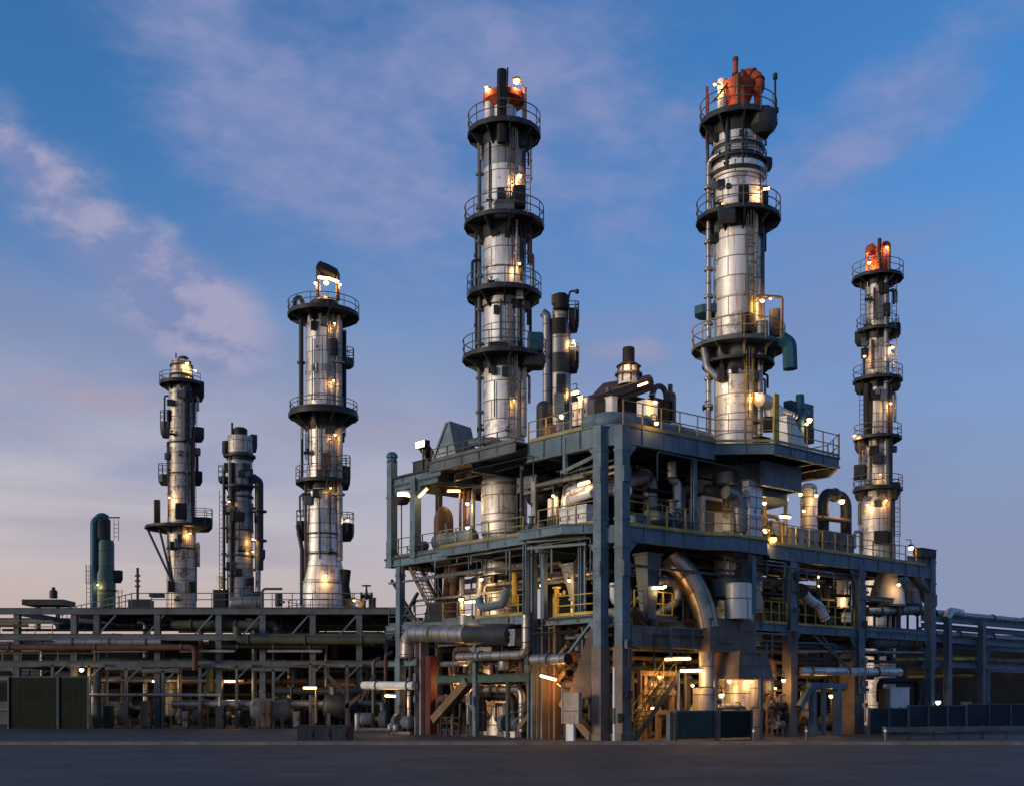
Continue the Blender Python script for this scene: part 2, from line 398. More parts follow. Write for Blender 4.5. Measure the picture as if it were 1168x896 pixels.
        for mm in ([mat] if isinstance(mat, str) else mat): me.materials.append(MATS[mm])
        me.polygons.foreach_set('material_index', self.mi)
        me.validate()
        bm = bmesh.new(); bm.from_mesh(me); bmesh.ops.recalc_face_normals(bm, faces=bm.faces); bm.to_mesh(me); bm.free()
        me.polygons.foreach_set('use_smooth', [True] * len(me.polygons))
        me.set_sharp_from_angle(angle=R(34))
        me.update()
        o = bpy.data.objects.new(name, me); col.objects.link(o)
        if parent is not None: o.parent = parent
        else: o.location = org
        for k, v in tags.items(): o[k] = v
        return o

def thing(name, label, cat, loc, group=None):
    o = bpy.data.objects.new(name, None); col.objects.link(o); o.empty_display_size = 0.3
    o.location = loc; o['label'] = label; o['category'] = cat
    if group: o['group'] = group
    return o
def point_light(loc, power, parent, color=(1.0, 0.60, 0.25), rad=0.12):
    d = bpy.data.lights.new('lamp_light', 'POINT'); d.energy = power * 0.55; d.color = color; d.shadow_soft_size = rad
    o = bpy.data.objects.new('lamp_light', d); col.objects.link(o)
    root = parent
    while root.parent is not None: root = root.parent
    o.parent = parent; o.location = Vector(loc) - root.location
    return o

# ------------------------------------------------------------------ places
def at(px, py, D): return Vector(((px - CX) / F * D, D, EYE + (HY - py) / F * D))
def zat(py, D): return EYE + (HY - py) / F * D
UX, UY = 0.758, 0.652
C0 = Vector((5.12, 60.0, 0))
SROT = math.atan2(UY, UX)
SF = Matrix.Translation(C0) @ Matrix.Rotation(SROT, 4, 'Z')      # local x runs along the long face, local y along the short face
def W(s, t, z=0.0): return SF @ Vector((s, t, z))
def s_of(px, t=0.0):
    k = (px - CX) / F      # (X0 + ux s - uy t) = k (Y0 + uy s + ux t)
    return (k * (C0.y + UX * t) - C0.x + UY * t) / (UX - k * UY)
def t_of(px, s=0.0):
    k = (px - CX) / F
    return (C0.x + UX * s - k * (C0.y + UY * s)) / (UY + k * UX)
def pR(px, py, t=0.0):
    s = s_of(px, t); D = W(s, t).y; return Vector((s, t, zat(py, D)))     # in structure coordinates
def pL(px, py, s=0.0):
    t = t_of(px, s); D = W(s, t).y; return Vector((s, t, zat(py, D)))
# ------------------------------------------------------------------ setting: ground
g = MB().prism([(-1500, -60), (1500, -60), (1500, 2500), (-1500, 2500)], -0.5, 0.0)
o = g.build('ground', 'asphalt'); o['kind'] = 'structure'

# ------------------------------------------------------------------ towers
class Tower:
    def __init__(self, name, label, px, D, py_base=None, z0=0.0, group='process towers'):
        self.D, self.k, self.px = D, D / F, px
        p = at(px, HY, D); self.az = math.atan2(p.x, p.y)
        self.loc = Vector((p.x, p.y, z0 if py_base is None else zat(py_base, D)))
        self.root = thing(name, label, 'tower', self.loc, group)
        self.M = Matrix.Translation((p.x, p.y, 0)) @ Matrix.Rotation(-self.az, 4, 'Z')
    def z(self, py): return zat(py, self.D)
    def mb(self): return MB(self.M)
    def P(self, dx, dy, py): return (dx * self.k, dy * self.k, self.z(py))
    def shell(self, prof, mat='silver', name='shell', seg=44, close=True):
        """prof: (r_px, py) top to bottom"""
        pr = [(r * self.k, self.z(py)) for r, py in prof][::-1]
        if close: pr = [(0.001, pr[0][1])] + pr + [(0.001, pr[-1][1])]
        return self.mb().lathe(pr, seg=seg).build(name, mat, self.root)
    def rings(self, pys, r, mat='silver_aged', h=1.2, out=1.2):
        for py in pys:
            m = self.mb(); z = self.z(py)
            m.sector(r * self.k - 0.05, (r + out) * self.k, z - h * self.k, z + h * self.k, seg=44); m.build('flange_ring', mat, self.root)
    def platform(self, py, r, rin, a0=0, a1=360, toe=9, rail=20, mat='steel_dark', railmat='rail', gus=9, drop=14, post=13, off=(0, 0), inner_rail=False):
        k = self.k; z = self.z(py); Ro, Ri = r * k, rin * k; c = (off[0] * k, off[1] * k)
        seg = max(5, int((16 if r > 30 else 12) * (a1 - a0) / 360))
        m = self.mb(); m.sector(Ri * 0.97, Ro, z - 0.10, z, a0, a1, seg, c); d = m.build('platform', mat, self.root)
        m = self.mb(); m.sector(Ro - 0.02, Ro + 0.05, z - toe * k * 0.20 - 0.06, z + toe * k * 0.16, a0, a1, seg, c); m.build('toe_plate', mat, d)
        m = self.mb(); m.sector(Ri * 0.99, Ri + 0.09, z - drop * k * 0.75, z - 0.11, a0, a1, seg, c)
        n = max(2, int(gus * (a1 - a0) / 360) + 1); full = abs(a1 - a0 - 360) < 1e-6
        for i in range(n if not full else gus):
            a = R(a0 + (a1 - a0) * (i / gus if full else i / (n - 1))); ca, sa = math.cos(a), math.sin(a); w = 0.05
            pr = [(Ri, z - drop * k * 0.95), (Ri, z - 0.11), (Ro - 0.04, z - 0.11), (Ro - 0.04, z - toe * k * 0.30)]
            m.loft([[(c[0] + q[0] * ca - s_ * sa, c[1] + q[0] * sa + s_ * ca, q[1]) for q in pr] for s_ in (-w, w)])
        m.build('support_bracket', mat, d)
        if rail:
            H = rail * k; m = self.mb(); n = max(3, int(post * (a1 - a0) / 360))
            arc = [R(a0 + (a1 - a0) * i / (n * 4)) for i in range(n * 4 + 1)]
            for hh in (1.0, 0.55):
                pts = [(c[0] + Ro * math.cos(a), c[1] + Ro * math.sin(a), z + H * hh) for a in arc]
                m.tube(pts, 0.032, 6)
            for i in range(n + 1):
                a = arc[i * 4]; m.bar((c[0] + Ro * math.cos(a), c[1] + Ro * math.sin(a), z - 0.1), (c[0] + Ro * math.cos(a), c[1] + Ro * math.sin(a), z + H + 0.02), 0.055)
            m.build('railing', railmat, d)
        return d
    def balcony(self, a, r0, py, w, h, depth, mat='steel_dark', rail=12, railmat='rail'):
        """a small enclosed landing on the side: pan floor, plated sides, rail"""
        k = self.k; aa = R(a); ca, sa = math.cos(aa), math.sin(aa); z = self.z(py)
        def q(rad, tan, zz): return (rad * k * ca - tan * k * sa, rad * k * sa + tan * k * ca, zz)
        out = [(r0 - 1, -w / 2), (r0 + depth * 0.65, -w / 2), (r0 + depth, -w / 4), (r0 + depth, w / 4), (r0 + depth * 0.65, w / 2), (r0 - 1, w / 2)]
        m = self.mb()
        inn = [(rr * 0.8 + 0.2 * r0, tt * 0.55) for rr, tt in out]
        m.loft([[q(*e, z - h * k * 0.5) for e in inn], [q(*e, z - h * k * 0.2) for e in out], [q(*e, z + h * k * 0.5) for e in out]])
        d = m.build('side_landing', mat, self.root)
        if rail:
            m = self.mb(); H = (h * 0.5 + rail) * k
            for hh in (H, H - rail * k * 0.5): m.tube([q(*e, z + hh) for e in out], 0.035, 6)
            for e in out: m.bar(q(*e, z), q(*e, z + H + 0.02), 0.06)
            m.build('railing', railmat, d)
        return d
    def pipe(self, pts, r, mat='pipe_metal', bend=6, fl=0, name='riser_pipe', seg=12):
        m = self.mb(); P = [Vector(self.P(*p)) for p in pts]; m.tube(P, r * self.k, seg, bend * self.k)
        if fl:
            a, b_ = P[0], P[-1]
            zs = sorted((a.z, b_.z)); n = max(1, int((zs[1] - zs[0]) / (fl * self.k)))
            lo = max(range(len(P) - 1), key=lambda i: abs(P[i].z - P[i + 1].z))
            A, B_ = P[lo], P[lo + 1]
            for i in range(1, n): m.flange(A.lerp(B_, i / n), B_ - A, r * self.k * 1.75, 0.16, 10)
        return m.build(name, mat, self.root)
    def ladder(self, dx, dy, py0, py1, w=6, cage=True, mat='rail', a=None):
        k = self.k; m = self.mb(); z0, z1 = self.z(py1), self.z(py0); x, y = dx * k, dy * k
        for s_ in (-1, 1): m.bar((x + s_ * w * k / 2, y, z0), (x + s_ * w * k / 2, y, z1), 0.06)
        n = int((z1 - z0) / 0.42)
        for i in range(1, n): m.bar((x - w * k / 2, y, z0 + i * 0.42), (x + w * k / 2, y, z0 + i * 0.42), 0.04)
        if cage:
            rr = w * k * 0.75
            for i in range(int((z1 - z0 - 2) / 1.1)):
                zz = z0 + 2.2 + i * 1.1
                m.tube([(x + rr * math.cos(R(t_)), y - rr * 0.6 + rr * math.sin(R(t_)) * 1.2, zz) for t_ in range(180, 361, 30)], 0.028, 5)
            for t_ in (190, 235, 270, 305, 350):
                m.bar((x + rr * math.cos(R(t_)), y - rr * 0.6 + rr * math.sin(R(t_)) * 1.2, z0 + 2.1), (x + rr * math.cos(R(t_)), y - rr * 0.6 + rr * math.sin(R(t_)) * 1.2, z1), 0.035)
        return m.build('ladder', mat, self.root)
    def box(self, x0, x1, y0, y1, dy, dep, mat='steel_dark', name='junction_box', ch=0.15):
        """box x0..x1, py y0 (top)..y1, centred dy from the axis, dep deep; chamfered upright edges"""
        k = self.k; a, b_, c, d = x0 * k, x1 * k, (dy - dep / 2) * k, (dy + dep / 2) * k; q = min(b_ - a, d - c) * ch
        poly = [(a + q, c), (b_ - q, c), (b_, c + q), (b_, d - q), (b_ - q, d), (a + q, d), (a, d - q), (a, c + q)]
        z0, z1 = self.z(y1), self.z(y0); h = min(q, (z1 - z0) * 0.2)
        ins = [(a + (p[0] - a) * 0.9 + (b_ - a) * 0.05, c + (p[1] - c) * 0.9 + (d - c) * 0.05) for p in poly]
        m = self.mb(); m.loft([[(*p, z0) for p in ins], [(*p, z0 + h) for p in poly], [(*p, z1 - h) for p in poly], [(*p, z1) for p in ins]])
        return m.build(name, mat, self.root)
    def drum(self, dx, dy, py0, py1, r, mat, name, dome=0.25, r2=None, seg=28):
        k = self.k; z0, z1 = self.z(py1), self.z(py0); Rr = r * k; Rt = (r2 or r) * k; e = dome * Rr
        pr = [(0.01, z0), (Rr * 0.7, z0 + e * 0.25), (Rr, z0 + e), (Rt, z1 - e), (Rt * 0.7, z1 - e * 0.25), (0.01, z1)]
        return self.mb().lathe(pr, (dx * k, dy * k), seg).build(name, mat, self.root)
    def lamp(self, dx, dy, py, power=60, size=3.0, mat='lamp_warm', color=(1.0, 0.50, 0.15), arm=True):
        k = self.k; p = Vector(self.P(dx, dy, py)); s_ = size * k * 0.75
        m = self.mb(); m.lathe([(0.01, p.z + s_ * 0.9), (s_ * 0.9, p.z + s_ * 0.5), (s_ * 1.05, p.z + s_ * 0.15), (s_ * 0.8, p.z + s_ * 0.15), (0.01, p.z + s_ * 0.5)][::-1], (p.x, p.y), 14)
        if arm: m.bar((p.x, p.y, p.z + s_ * 0.7), (p.x * 0.75, p.y * 0.75 + 0.05, p.z + s_ * 0.7), 0.06)
        h = m.build('lamp', 'steel_dark', self.root)
        m = self.mb(); m.lathe([(0.01, p.z - s_ * 0.6), (s_ * 0.5, p.z - s_ * 0.4), (s_ * 0.7, p.z), (s_ * 0.6, p.z + s_ * 0.14)], (p.x, p.y), 14)
        m.build('lens', mat, h)
        wp = self.M @ (p + Vector((0, 0, -s_ * 1.1)))
        point_light(wp, power * 1.9, h, color)
        return h
    def valve_set(self, dx, dy, py, s_=5, mat='steel_dark'):
        """small instruments clamped to the wall"""
        k = self.k; p = Vector(self.P(dx, dy, py)); q = s_ * k
        m = self.mb(); m.tube([p + Vector((-q, 0, 0)), p + Vector((q, 0, 0))], q * 0.35, 10); m.tube([p + Vector((0, 0, -q * 0.3)), p + Vector((0, 0, q))], q * 0.22, 8)
        m.flange(p + Vector((-q * 0.8, 0, 0)), (1, 0, 0), q * 0.6, q * 0.25, 12); m.flange(p + Vector((q * 0.8, 0, 0)), (1, 0, 0), q * 0.6, q * 0.25, 12)
        m.lathe([(q * 0.5, p.z + q), (q * 0.62, p.z + q * 1.1), (q * 0.5, p.z + q * 1.2)], (p.x, p.y), 14)
        return m.build('valve', mat, self.root)
    def clutter(self, levels, r, seed, n=5):
        """conduits, clamps and boxes between the platform levels, on the side seen from the road"""
        rd = random.Random(seed); k = self.k
        for y0, y1 in zip(levels[:-1], levels[1:]):
            for i in range(n):
                a = R(rd.uniform(-165, -15)); rr = r + rd.uniform(1.0, 2.6); ya, yb = y0 + (y1 - y0) * rd.uniform(0.0, 0.35), y0 + (y1 - y0) * rd.uniform(0.6, 1.0)
                self.pipe([(rr * math.cos(a), rr * math.sin(a), ya), (rr * math.cos(a), rr * math.sin(a), yb)], rd.uniform(0.5, 1.3), rd.choice(('steel_dark', 'silver_aged', 'rail', 'steel_brown')), fl=rd.choice((0, 26)), name='conduit', seg=8)
            for i in range(3):
                a = R(rd.uniform(-170, -10)); rr = r + 2.5; y = y0 + rd.uniform(4, 12) + (0 if i else 6); s_ = rd.uniform(2.5, 5.5)
                self.box(rr * math.cos(a) - s_, rr * math.cos(a) + s_, y, y + rd.uniform(5, 12), rr * math.sin(a), rd.uniform(4, 7), rd.choice(('steel_black', 'steel_dark', 'steel_grey')), 'cable_box')
            a = R(rd.uniform(-150, -30)); self.valve_set((r + 3) * math.cos(a), (r + 3) * math.sin(a), y1 - rd.uniform(4, 9), rd.uniform(2.5, 4))
            for i in range(2):
                a = R(rd.choice((rd.uniform(150, 200), rd.uniform(-25, 25)))); rr = r + rd.uniform(3, 7); y = y0 + rd.uniform(2, 8)
                self.pipe([(r * math.cos(a), r * math.sin(a), y + 6), (rr * math.cos(a), rr * math.sin(a), y + 6), (rr * math.cos(a), rr * math.sin(a), y + rd.uniform(18, 40))], rd.uniform(0.9, 1.8), rd.choice(('steel_dark', 'pipe_metal')), 3, name='side_pipe', seg=8)
    def band(self, py0, py1, r, mat='steel_dark', a0=0, a1=360, out=1.5):
        m = self.mb(); m.sector(r * self.k - 0.03, (r + out) * self.k, self.z(py1), self.z(py0), a0, a1, 40); return m.build('band', mat, self.root)

# --- the tall tower through the near deck
T = Tower('process_tower', 'tall silver tower with orange disc cap, passing down through the steel decks', 575, 72.8)
T.shell([(23, 166), (24, 172), (24, 845)], 'silver')
T.shell([(24.6, 168), (24.6, 196)], 'silver_dark', 'upper_jacket')
T.band(262, 276, 24, 'steel_dark'); T.band(345, 352, 24, 'silver_aged'); T.band(513, 517, 24, 'silver_aged', out=1.2)
T.platform(154, 41, 24, toe=13, drop=22, rail=21)
T.platform(258, 45, 24, toe=10, drop=22, rail=20, mat='steel_dark')
T.platform(338, 42, 23, 20, 355, toe=12, drop=20, rail=20, mat='steel_dark')
T.platform(410, 47, 24, toe=11, drop=18, rail=20)
T.pipe([(-28, -6, 163), (-28, -6, 510)], 2.4, 'steel_grey', fl=35)
T.pipe([(-32, 4, 250), (-32, 4, 410)], 1.6, 'steel_dark', fl=40)
T.pipe([(14, -22.5, 160), (14, -22.5, 505)], 1.8, 'silver_aged', fl=60)
T.pipe([(19, -20, 240), (19, -20, 400)], 1.5, 'steel_dark')
T.pipe([(22, -14, 405), (22, -14, 500)], 3.6, 'silver_aged')
T.ladder(10, -26, 160, 252, 6); T.ladder(27, -8, 248, 336, 6); T.ladder(9, -27, 415, 505, 6); T.ladder(27, -6, 160, 250, 6); T.ladder(4, -27, 338, 408, 5, False)
T.box(-8, 3, 97, 178, -32, 10, 'steel_black', 'vent_stack', 0.3)
T.drum(0, 0, 108, 150, 14, 'silver', 'top_drum', 0.1)
T.mb().lathe([(0.01, T.z(126)), (15 * T.k, T.z(125)), (24 * T.k, T.z(118)), (24 * T.k, T.z(111)), (12 * T.k, T.z(104)), (0.01, T.z(103))], (0, 0), 36).build('cap_disc', 'orange', T.root)
T.drum(-17, -6, 106, 148, 5, 'white', 'riser_vent', 0.1)
T.drum(23, -6, 103, 150, 2.6, 'steel_brown', 'post', 0.1)
T.pipe([(4, -20, 88), (4, -20, 110)], 0.9, 'steel_black', name='antenna')
T.lamp(14, -20, 103, 150, 7, 'lamp_warm', arm=False); T.pipe([(23, -6, 104), (14, -20, 98.5)], 0.8, 'steel_brown', name='lamp_arm'); T.lamp(-20, -16, 108, 70, 3, 'lamp_warm')
T.lamp(17, -30, 214, 70, 5, 'lamp_pale'); T.lamp(17, -29, 311, 25, 3, 'lamp_warm')
T.box(10, 24, 226, 250, -30, 10, 'steel_black', 'switch_box'); T.box(-8, 2, 228, 240, -30, 8, 'steel_dark', 'switch_box')
T.box(-18, 4, 400, 412, -30, 8, 'steel_dark', 'switch_box'); T.box(26, 44, 388, 408, -20, 24, 'teal', 'equipment_cover'); T.box(20, 46, 410, 424, -16, 26, 'steel_dark', 'equipment_cover')
T.box(-11, 12, 246, 262, -36, 9, 'steel_grey', 'rail_panel')
T.balcony(-10, 22, 342, 20, 9, 18, rail=0)
T.box(13, 22, 330, 350, -24, 7, 'silver_aged', 'cable_tray'); T.valve_set(-16, -27, 240, 4); T.valve_set(-14, -26, 330, 4); T.valve_set(-26, -6, 491, 5)
T.pipe([(-26, -8, 300), (-36, -8, 300), (-36, -8, 338)], 1.8, 'steel_dark', 4)
T.pipe([(24, -8, 292), (33, -8, 292), (33, -8, 338)], 1.4, 'rail', 4)
T.lamp(11, -30, 463, 16, 2.4, 'lamp_warm')
m = T.mb(); m.lathe([(26 * T.k, T.z(610)), (26.2 * T.k, T.z(552)), (24.5 * T.k, T.z(548))], seg=40); m.build('lower_jacket', 'silver', T.root)
T.band(553, 556, 26, 'silver_dark', out=1); T.band(596, 598, 26, 'silver_dark', out=1)

T.clutter([158, 262, 342, 414, 500], 24, 3, 2)

# --- the other tall tower, on the octagonal balcony
T = Tower('process_tower', 'tall silver tower with orange hopper and pipe bend on top, above the balcony', 842, 71.1)
T.shell([(27, 148), (28, 154), (28, 330), (27, 345), (27, 420), (27.5, 845)], 'silver')
T.shell([(30.5, 194), (30.5, 205), (29, 208)], 'silver', 'collar', close=False)
T.band(172, 176, 28, 'steel_dark', out=2); T.band(200, 205, 28, 'steel_dark', out=3.2); T.band(183, 185, 28, 'steel_dark', out=1.2); T.band(344, 346, 27.5, 'silver_aged', out=0.8)
T.platform(142, 43, 27, toe=14, drop=24, rail=22)
T.platform(252, 47, 27, toe=10, drop=22, rail=21)
T.platform(398, 52, 27, toe=9, drop=16, rail=22, railmat='rail_ochre', mat='steel_grey')
T.platform(416, 40, 26, toe=6, drop=16, rail=0, mat='steel_dark')
T.platform(187, 31.5, 28, toe=3, drop=6, rail=10, mat='steel_dark', gus=8)
T.balcony(180, 24, 355, 26, 13, 25, 'teal', rail=0)
for a in range(0, 360, 40):
    aa = R(a); T.pipe([(42 * math.cos(aa), 42 * math.sin(aa), 400), (38 * math.cos(aa), 38 * math.sin(aa), 416)], 1.2, 'rail_ochre', name='hanger')
T.pipe([(-20, -20, 183), (-33, -12, 186), (-33, -12, 495)], 3.0, 'pipe_metal', 10, fl=30)
T.pipe([(-35, 2, 168), (-35, 2, 95)], 1.7, 'red_oxide', name='mast'); T.pipe([(-35, 2, 256), (-35, 2, 168)], 1.7, 'steel_grey')
T.pipe([(41, -8, 152), (41, -8, 95)], 1.2, 'steel_dark', name='mast'); T.drum(41, -8, 92, 99, 2.6, 'steel_dark', 'mast_head', 0.2); T.drum(41, -8, 131, 137, 4, 'steel_dark', 'mast_clamp', 0.2)
T.ladder(14, -30, 256, 398, 7); T.ladder(12, -30, 408, 500, 7, mat='rail_ochre'); T.ladder(28, -14, 200, 252, 6)
T.pipe([(20, -24, 255), (20, -24, 395)], 2.2, 'silver_aged', fl=50); T.pipe([(27, -10, 265), (27, -10, 395)], 2.4, 'steel_grey')
T.pipe([(24, -18, 408), (24, -18, 500)], 3.4, 'silver_aged'); T.pipe([(-12, -27, 145), (-12, -27, 205)], 2.5, 'steel_dark'); T.pipe([(5, -29, 145), (5, -29, 205)], 1.4, 'steel_dark')
# the orange head
k = T.k
T.mb().lathe([(15 * k, T.z(140)), (15 * k, T.z(128)), (13 * k, T.z(118)), (19 * k, T.z(104)), (19 * k, T.z(97)), (8 * k, T.z(92)), (0.01, T.z(91))], (0, 0), 32).build('top_hopper', 'orange', T.root)
T.pipe([(-3, -4, 69), (-3, -4, 98)], 3.0, 'orange', name='vent_pipe'); T.drum(-3, -4, 67.5, 72, 3.4, 'steel_brown', 'vent_cap', 0.1)
T.pipe([(-1, 2, 97), (3, 2, 88), (13, 0, 85), (22, -2, 92), (24, -4, 104), (20, -6, 112)], 6.2, 'orange', 7, name='return_bend', seg=16)
T.drum(-18, -4, 91, 136, 5.2, 'white', 'riser_vent', 0.15); T.pipe([(-18, -4, 94), (-8, -4, 95)], 3.0, 'orange', name='cross_pipe')
T.drum(22, 0, 100, 138, 4.4, 'orange', 'down_pipe', 0.1); T.pipe([(-28, -14, 120), (-10, -14, 100)], 1.3, 'steel_dark', name='strut')
T.pipe([(0, -22, 140), (0, -22, 96)], 2.2, 'steel_brown', name='post')
for q0, q1, r_ in (((3, 0, 88), (13, 0, 85), 7.4), ((13, 0, 85), (22, -2, 92), 7.4), ((22, -2, 92), (24, -4, 104), 7.4), ((-3, -4, 90), (-3, -4, 80), 4.2)):
    a_, b_ = Vector(T.P(*q0)), Vector(T.P(*q1)); m = T.mb(); m.flange(a_.lerp(b_, 0.3), b_ - a_, r_ * k, 0.10, 18); m.build('flange', 'red_oxide', T.root)
T.balcony(-35, 24, 152, 30, 26, 22, 'steel_dark', rail=0); T.balcony(5, 26, 190, 12, 14, 12, 'steel_dark', rail=0)
T.lamp(33, -16, 224, 45, 4, 'lamp_pale'); T.lamp(29, -24, 228, 30, 3, 'lamp_warm'); T.lamp(-26, -18, 103, 60, 3, 'lamp_warm'); T.lamp(-18, -22, 240, 15, 2, 'lamp_warm')
T.box(0, 12, 228, 244, -34, 10, 'steel_black', 'switch_box'); T.box(26, 33, 232, 246, -26, 8, 'steel_black', 'switch_box')
T.box(-22, -2, 250, 268, -40, 10, 'steel_dark', 'equipment_cover'); T.valve_set(-22, -30, 243, 4)
# glow corner of the yellow-railed platform
T.drum(10, -34, 368, 392, 6, 'steel_black', 'motor', 0.3); T.drum(26, -30, 376, 394, 7, 'galv', 'vessel', 0.3); T.box(34, 46, 362, 392, -20, 10, 'steel_dark', 'switch_box')
T.pipe([(14, -30, 348), (14, -30, 385)], 2, 'rail_ochre'); T.pipe([(20, -34, 350), (48, -24, 350), (48, -24, 395)], 1.6, 'steel_brown', 3)
T.lamp(26, -38, 357, 80, 4.5, 'lamp_pale'); T.lamp(35, -34, 354, 40, 2.6, 'lamp_warm')
T.pipe([(46, -26, 396), (56, -22, 402), (57, -22, 430)], 8.5, 'teal', 8, name='intake_hood', seg=8)
T.pipe([(-38, -20, 398), (-34, -24, 425), (-20, -24, 438)], 4.4, 'galv', 12, name='elbow_duct', seg=14); T.box(-24, -14, 426, 440, -24, 10, 'steel_dark', 'clamp_box')
T.lamp(20, -31, 458, 55, 3.2, 'lamp_pale'); T.lamp(-16, -46, 452, 20, 2, 'lamp_warm', arm=False)
T.valve_set(-34, -12, 466, 6); T.box(27, 40, 484, 500, -30, 10, 'steel_black', 'switch_box')

T.clutter([148, 206, 256, 420, 496], 27, 5, 2)

# --- the far tower behind the long arm of the structure
T = Tower('process_tower', 'slim far tower with orange piping on its head, behind the steel structure', 1001, 104)
T.shell([(13, 318), (13, 470), (14, 500), (14, 555), (18, 575), (20, 660), (20, 829)], 'silver_aged', seg=36)
for py, r, rr in ((318, 28, 15), (434, 27, 14), (500, 26, 14)): T.platform(py, r, 13, toe=8, drop=12, rail=rr, gus=8, post=11)
T.platform(378, 23, 13, toe=8, drop=14, rail=14, gus=8, post=11); T.platform(558, 27, 14, toe=9, drop=14, rail=14, gus=8, post=11)
for a, py in ((178, 385), (-8, 380), (180, 440), (-12, 440), (175, 507), (-15, 560), (180, 562)): T.balcony(a, 12, py, 14, 16, 13, 'steel_black', rail=0)
T.ladder(-16, -8, 322, 376, 5, False); T.ladder(-17, -6, 440, 500, 5, False); T.ladder(18, -6, 320, 430, 5, False); T.ladder(-17, -4, 500, 640, 5); T.ladder(21, -4, 560, 640, 5)
T.pipe([(9, -12, 320), (9, -12, 560)], 2.6, 'silver_dark', fl=50); T.pipe([(14, -8, 440), (14, -8, 560)], 2.4, 'steel_brown'); T.pipe([(13, -14, 560), (13, -14, 650)], 3, 'steel_brown')
T.pipe([(-11, -12, 440), (-11, -12, 500)], 4.5, 'steel_black'); T.pipe([(12, -11, 500), (12, -11, 555)], 4, 'steel_dark')
T.drum(0, 0, 292, 316, 10, 'orange', 'top_drum', 0.2); T.drum(-6, -6, 282, 292, 6, 'orange', 'top_valve', 0.4)
T.pipe([(6, -4, 312), (6, -4, 280), (12, -4, 280), (12, -4, 310)], 2.4, 'orange', 3, name='head_pipe'); T.pipe([(2, -12, 316), (2, -12, 277)], 2.2, 'red_oxide', name='post')
T.pipe([(-12, -6, 316), (-12, -6, 283), (-4, -6, 280)], 1.5, 'orange', 3, name='head_pipe')
T.lamp(-9, -15, 304, 110, 4, 'lamp_warm'); T.lamp(-10, -8, 288, 50, 3.0, 'lamp_warm', arm=False); T.lamp(10, -8, 286, 35, 2.8, 'lamp_warm', arm=False)
T.lamp(16, -16, 402, 90, 3.4, 'lamp_pale'); T.lamp(-14, -18, 410, 40, 2.6, 'lamp_warm'); T.lamp(14, -18, 465, 50, 3, 'lamp_warm'); T.lamp(-25, -16, 498, 90, 3, 'lamp_pale'); T.lamp(3, -24, 545, 25, 2, 'lamp_warm'); T.lamp(-11, -20, 578, 60, 2.6, 'lamp_warm'); T.lamp(9, -22, 574, 40, 2.6, 'lamp_warm')
T.box(6, 14, 352, 366, -14, 8, 'steel_black'); T.box(-4, 12, 608, 622, -20, 8, 'steel_black'); T.box(14, 22, 555, 572, -12, 12, 'steel_black'); T.valve_set(-10, -15, 345, 4)
T.box(-26, -13, 530, 546, -6, 10, 'steel_dark', 'cable_box'); T.drum(10, -12, 400, 418, 4, 'pipe_metal', 'pot', 0.3)

T.clutter([322, 382, 438, 504, 562, 640], 14, 8, 3)

# --- tower with the open ring burner, behind the pipe rack
T = Tower('process_tower', 'pale tower with a dark ring-shaped head, standing on the pipe rack deck', 369, 97, 700)
T.shell([(19, 358), (20, 364), (20, 466), (19, 474), (19, 570), (20.5, 610), (20.5, 640), (26, 668), (27, 700)], 'silver', seg=40)
T.platform(360, 40, 19, toe=10, drop=14, rail=14); T.platform(474, 39, 20, toe=12, drop=18, rail=0, gus=10); T.platform(470, 38, 20, toe=3, drop=5, rail=10)
T.platform(550, 31, 19, 120, 330, toe=9, drop=12, rail=16, gus=8)
T.balcony(-8, 17, 415, 16, 11, 17); T.balcony(-5, 17, 545, 18, 26, 13, 'steel_black'); T.balcony(-10, 18, 607, 18, 20, 16, 'steel_black'); T.balcony(185, 18, 606, 12, 22, 12, 'steel_black')
T.band(420, 428, 20, 'silver_aged', 180, 300, 0.6); T.band(609, 611, 20.5, 'steel_brown', out=1); T.band(632, 634, 20.5, 'steel_brown', out=1); T.band(560, 562, 19.5, 'steel_brown', out=1); T.band(478, 492, 20, 'rusty', out=0.6); T.band(664, 666, 26, 'silver_dark', out=0.8)
T.pipe([(-25, -4, 362), (-25, -4, 470)], 2.6, 'steel_dark', fl=36); T.pipe([(-24, -6, 490), (-24, -6, 545)], 1.6, 'steel_dark'); T.pipe([(-20, -12, 555), (-20, -12, 690)], 1.5, 'steel_brown')
T.pipe([(17, -14, 364), (17, -14, 470)], 4, 'silver_dark', fl=40); T.pipe([(18, -12, 490), (18, -12, 640)], 3.6, 'silver_aged', fl=50); T.pipe([(23, -6, 380), (23, -6, 466)], 2.8, 'steel_black')
T.ladder(9, -21, 364, 466, 5); T.ladder(9, -21, 492, 600, 5); T.pipe([(-29, -6, 600), (-24, -10, 628), (-24, -10, 690)], 2.4, 'steel_dark', 8)
T.pipe([(25, -10, 650), (23, -10, 668), (27, -10, 690)], 6, 'steel_black', name='suction_hood')
# ring head
T.drum(1, 0, 340, 358, 16, 'steel_dark', 'top_drum', 0.35)
T.pipe([(-6, -6, 344), (-6, -6, 307), (-1, -6, 303), (16, -6, 313), (16, -6, 344)], 2.4, 'steel_brown', 4, name='head_ring'); k = T.k; m = T.mb(); a_, b_ = Vector(T.P(-7, -2, 305)), Vector(T.P(17, -2, 315)); u_ = (b_ - a_).normalized(); n_ = Vector((-u_.z, 0, u_.x))
m.loft([[a_ + u_ * (24 * k * f) + Vector((0, yy * k * w, 0)) + n_ * (zz_ * k * w) for yy, zz_ in ((-9, -3), (-9, 3), (-6, 5.5), (6, 5.5), (9, 3), (9, -3), (6, -5.5), (-6, -5.5))] for f, w in ((-0.02, 0.6), (0.06, 0.95), (0.5, 1.05), (0.94, 0.95), (1.02, 0.6))]); m.build('head_cowl', 'steel_black', T.root)
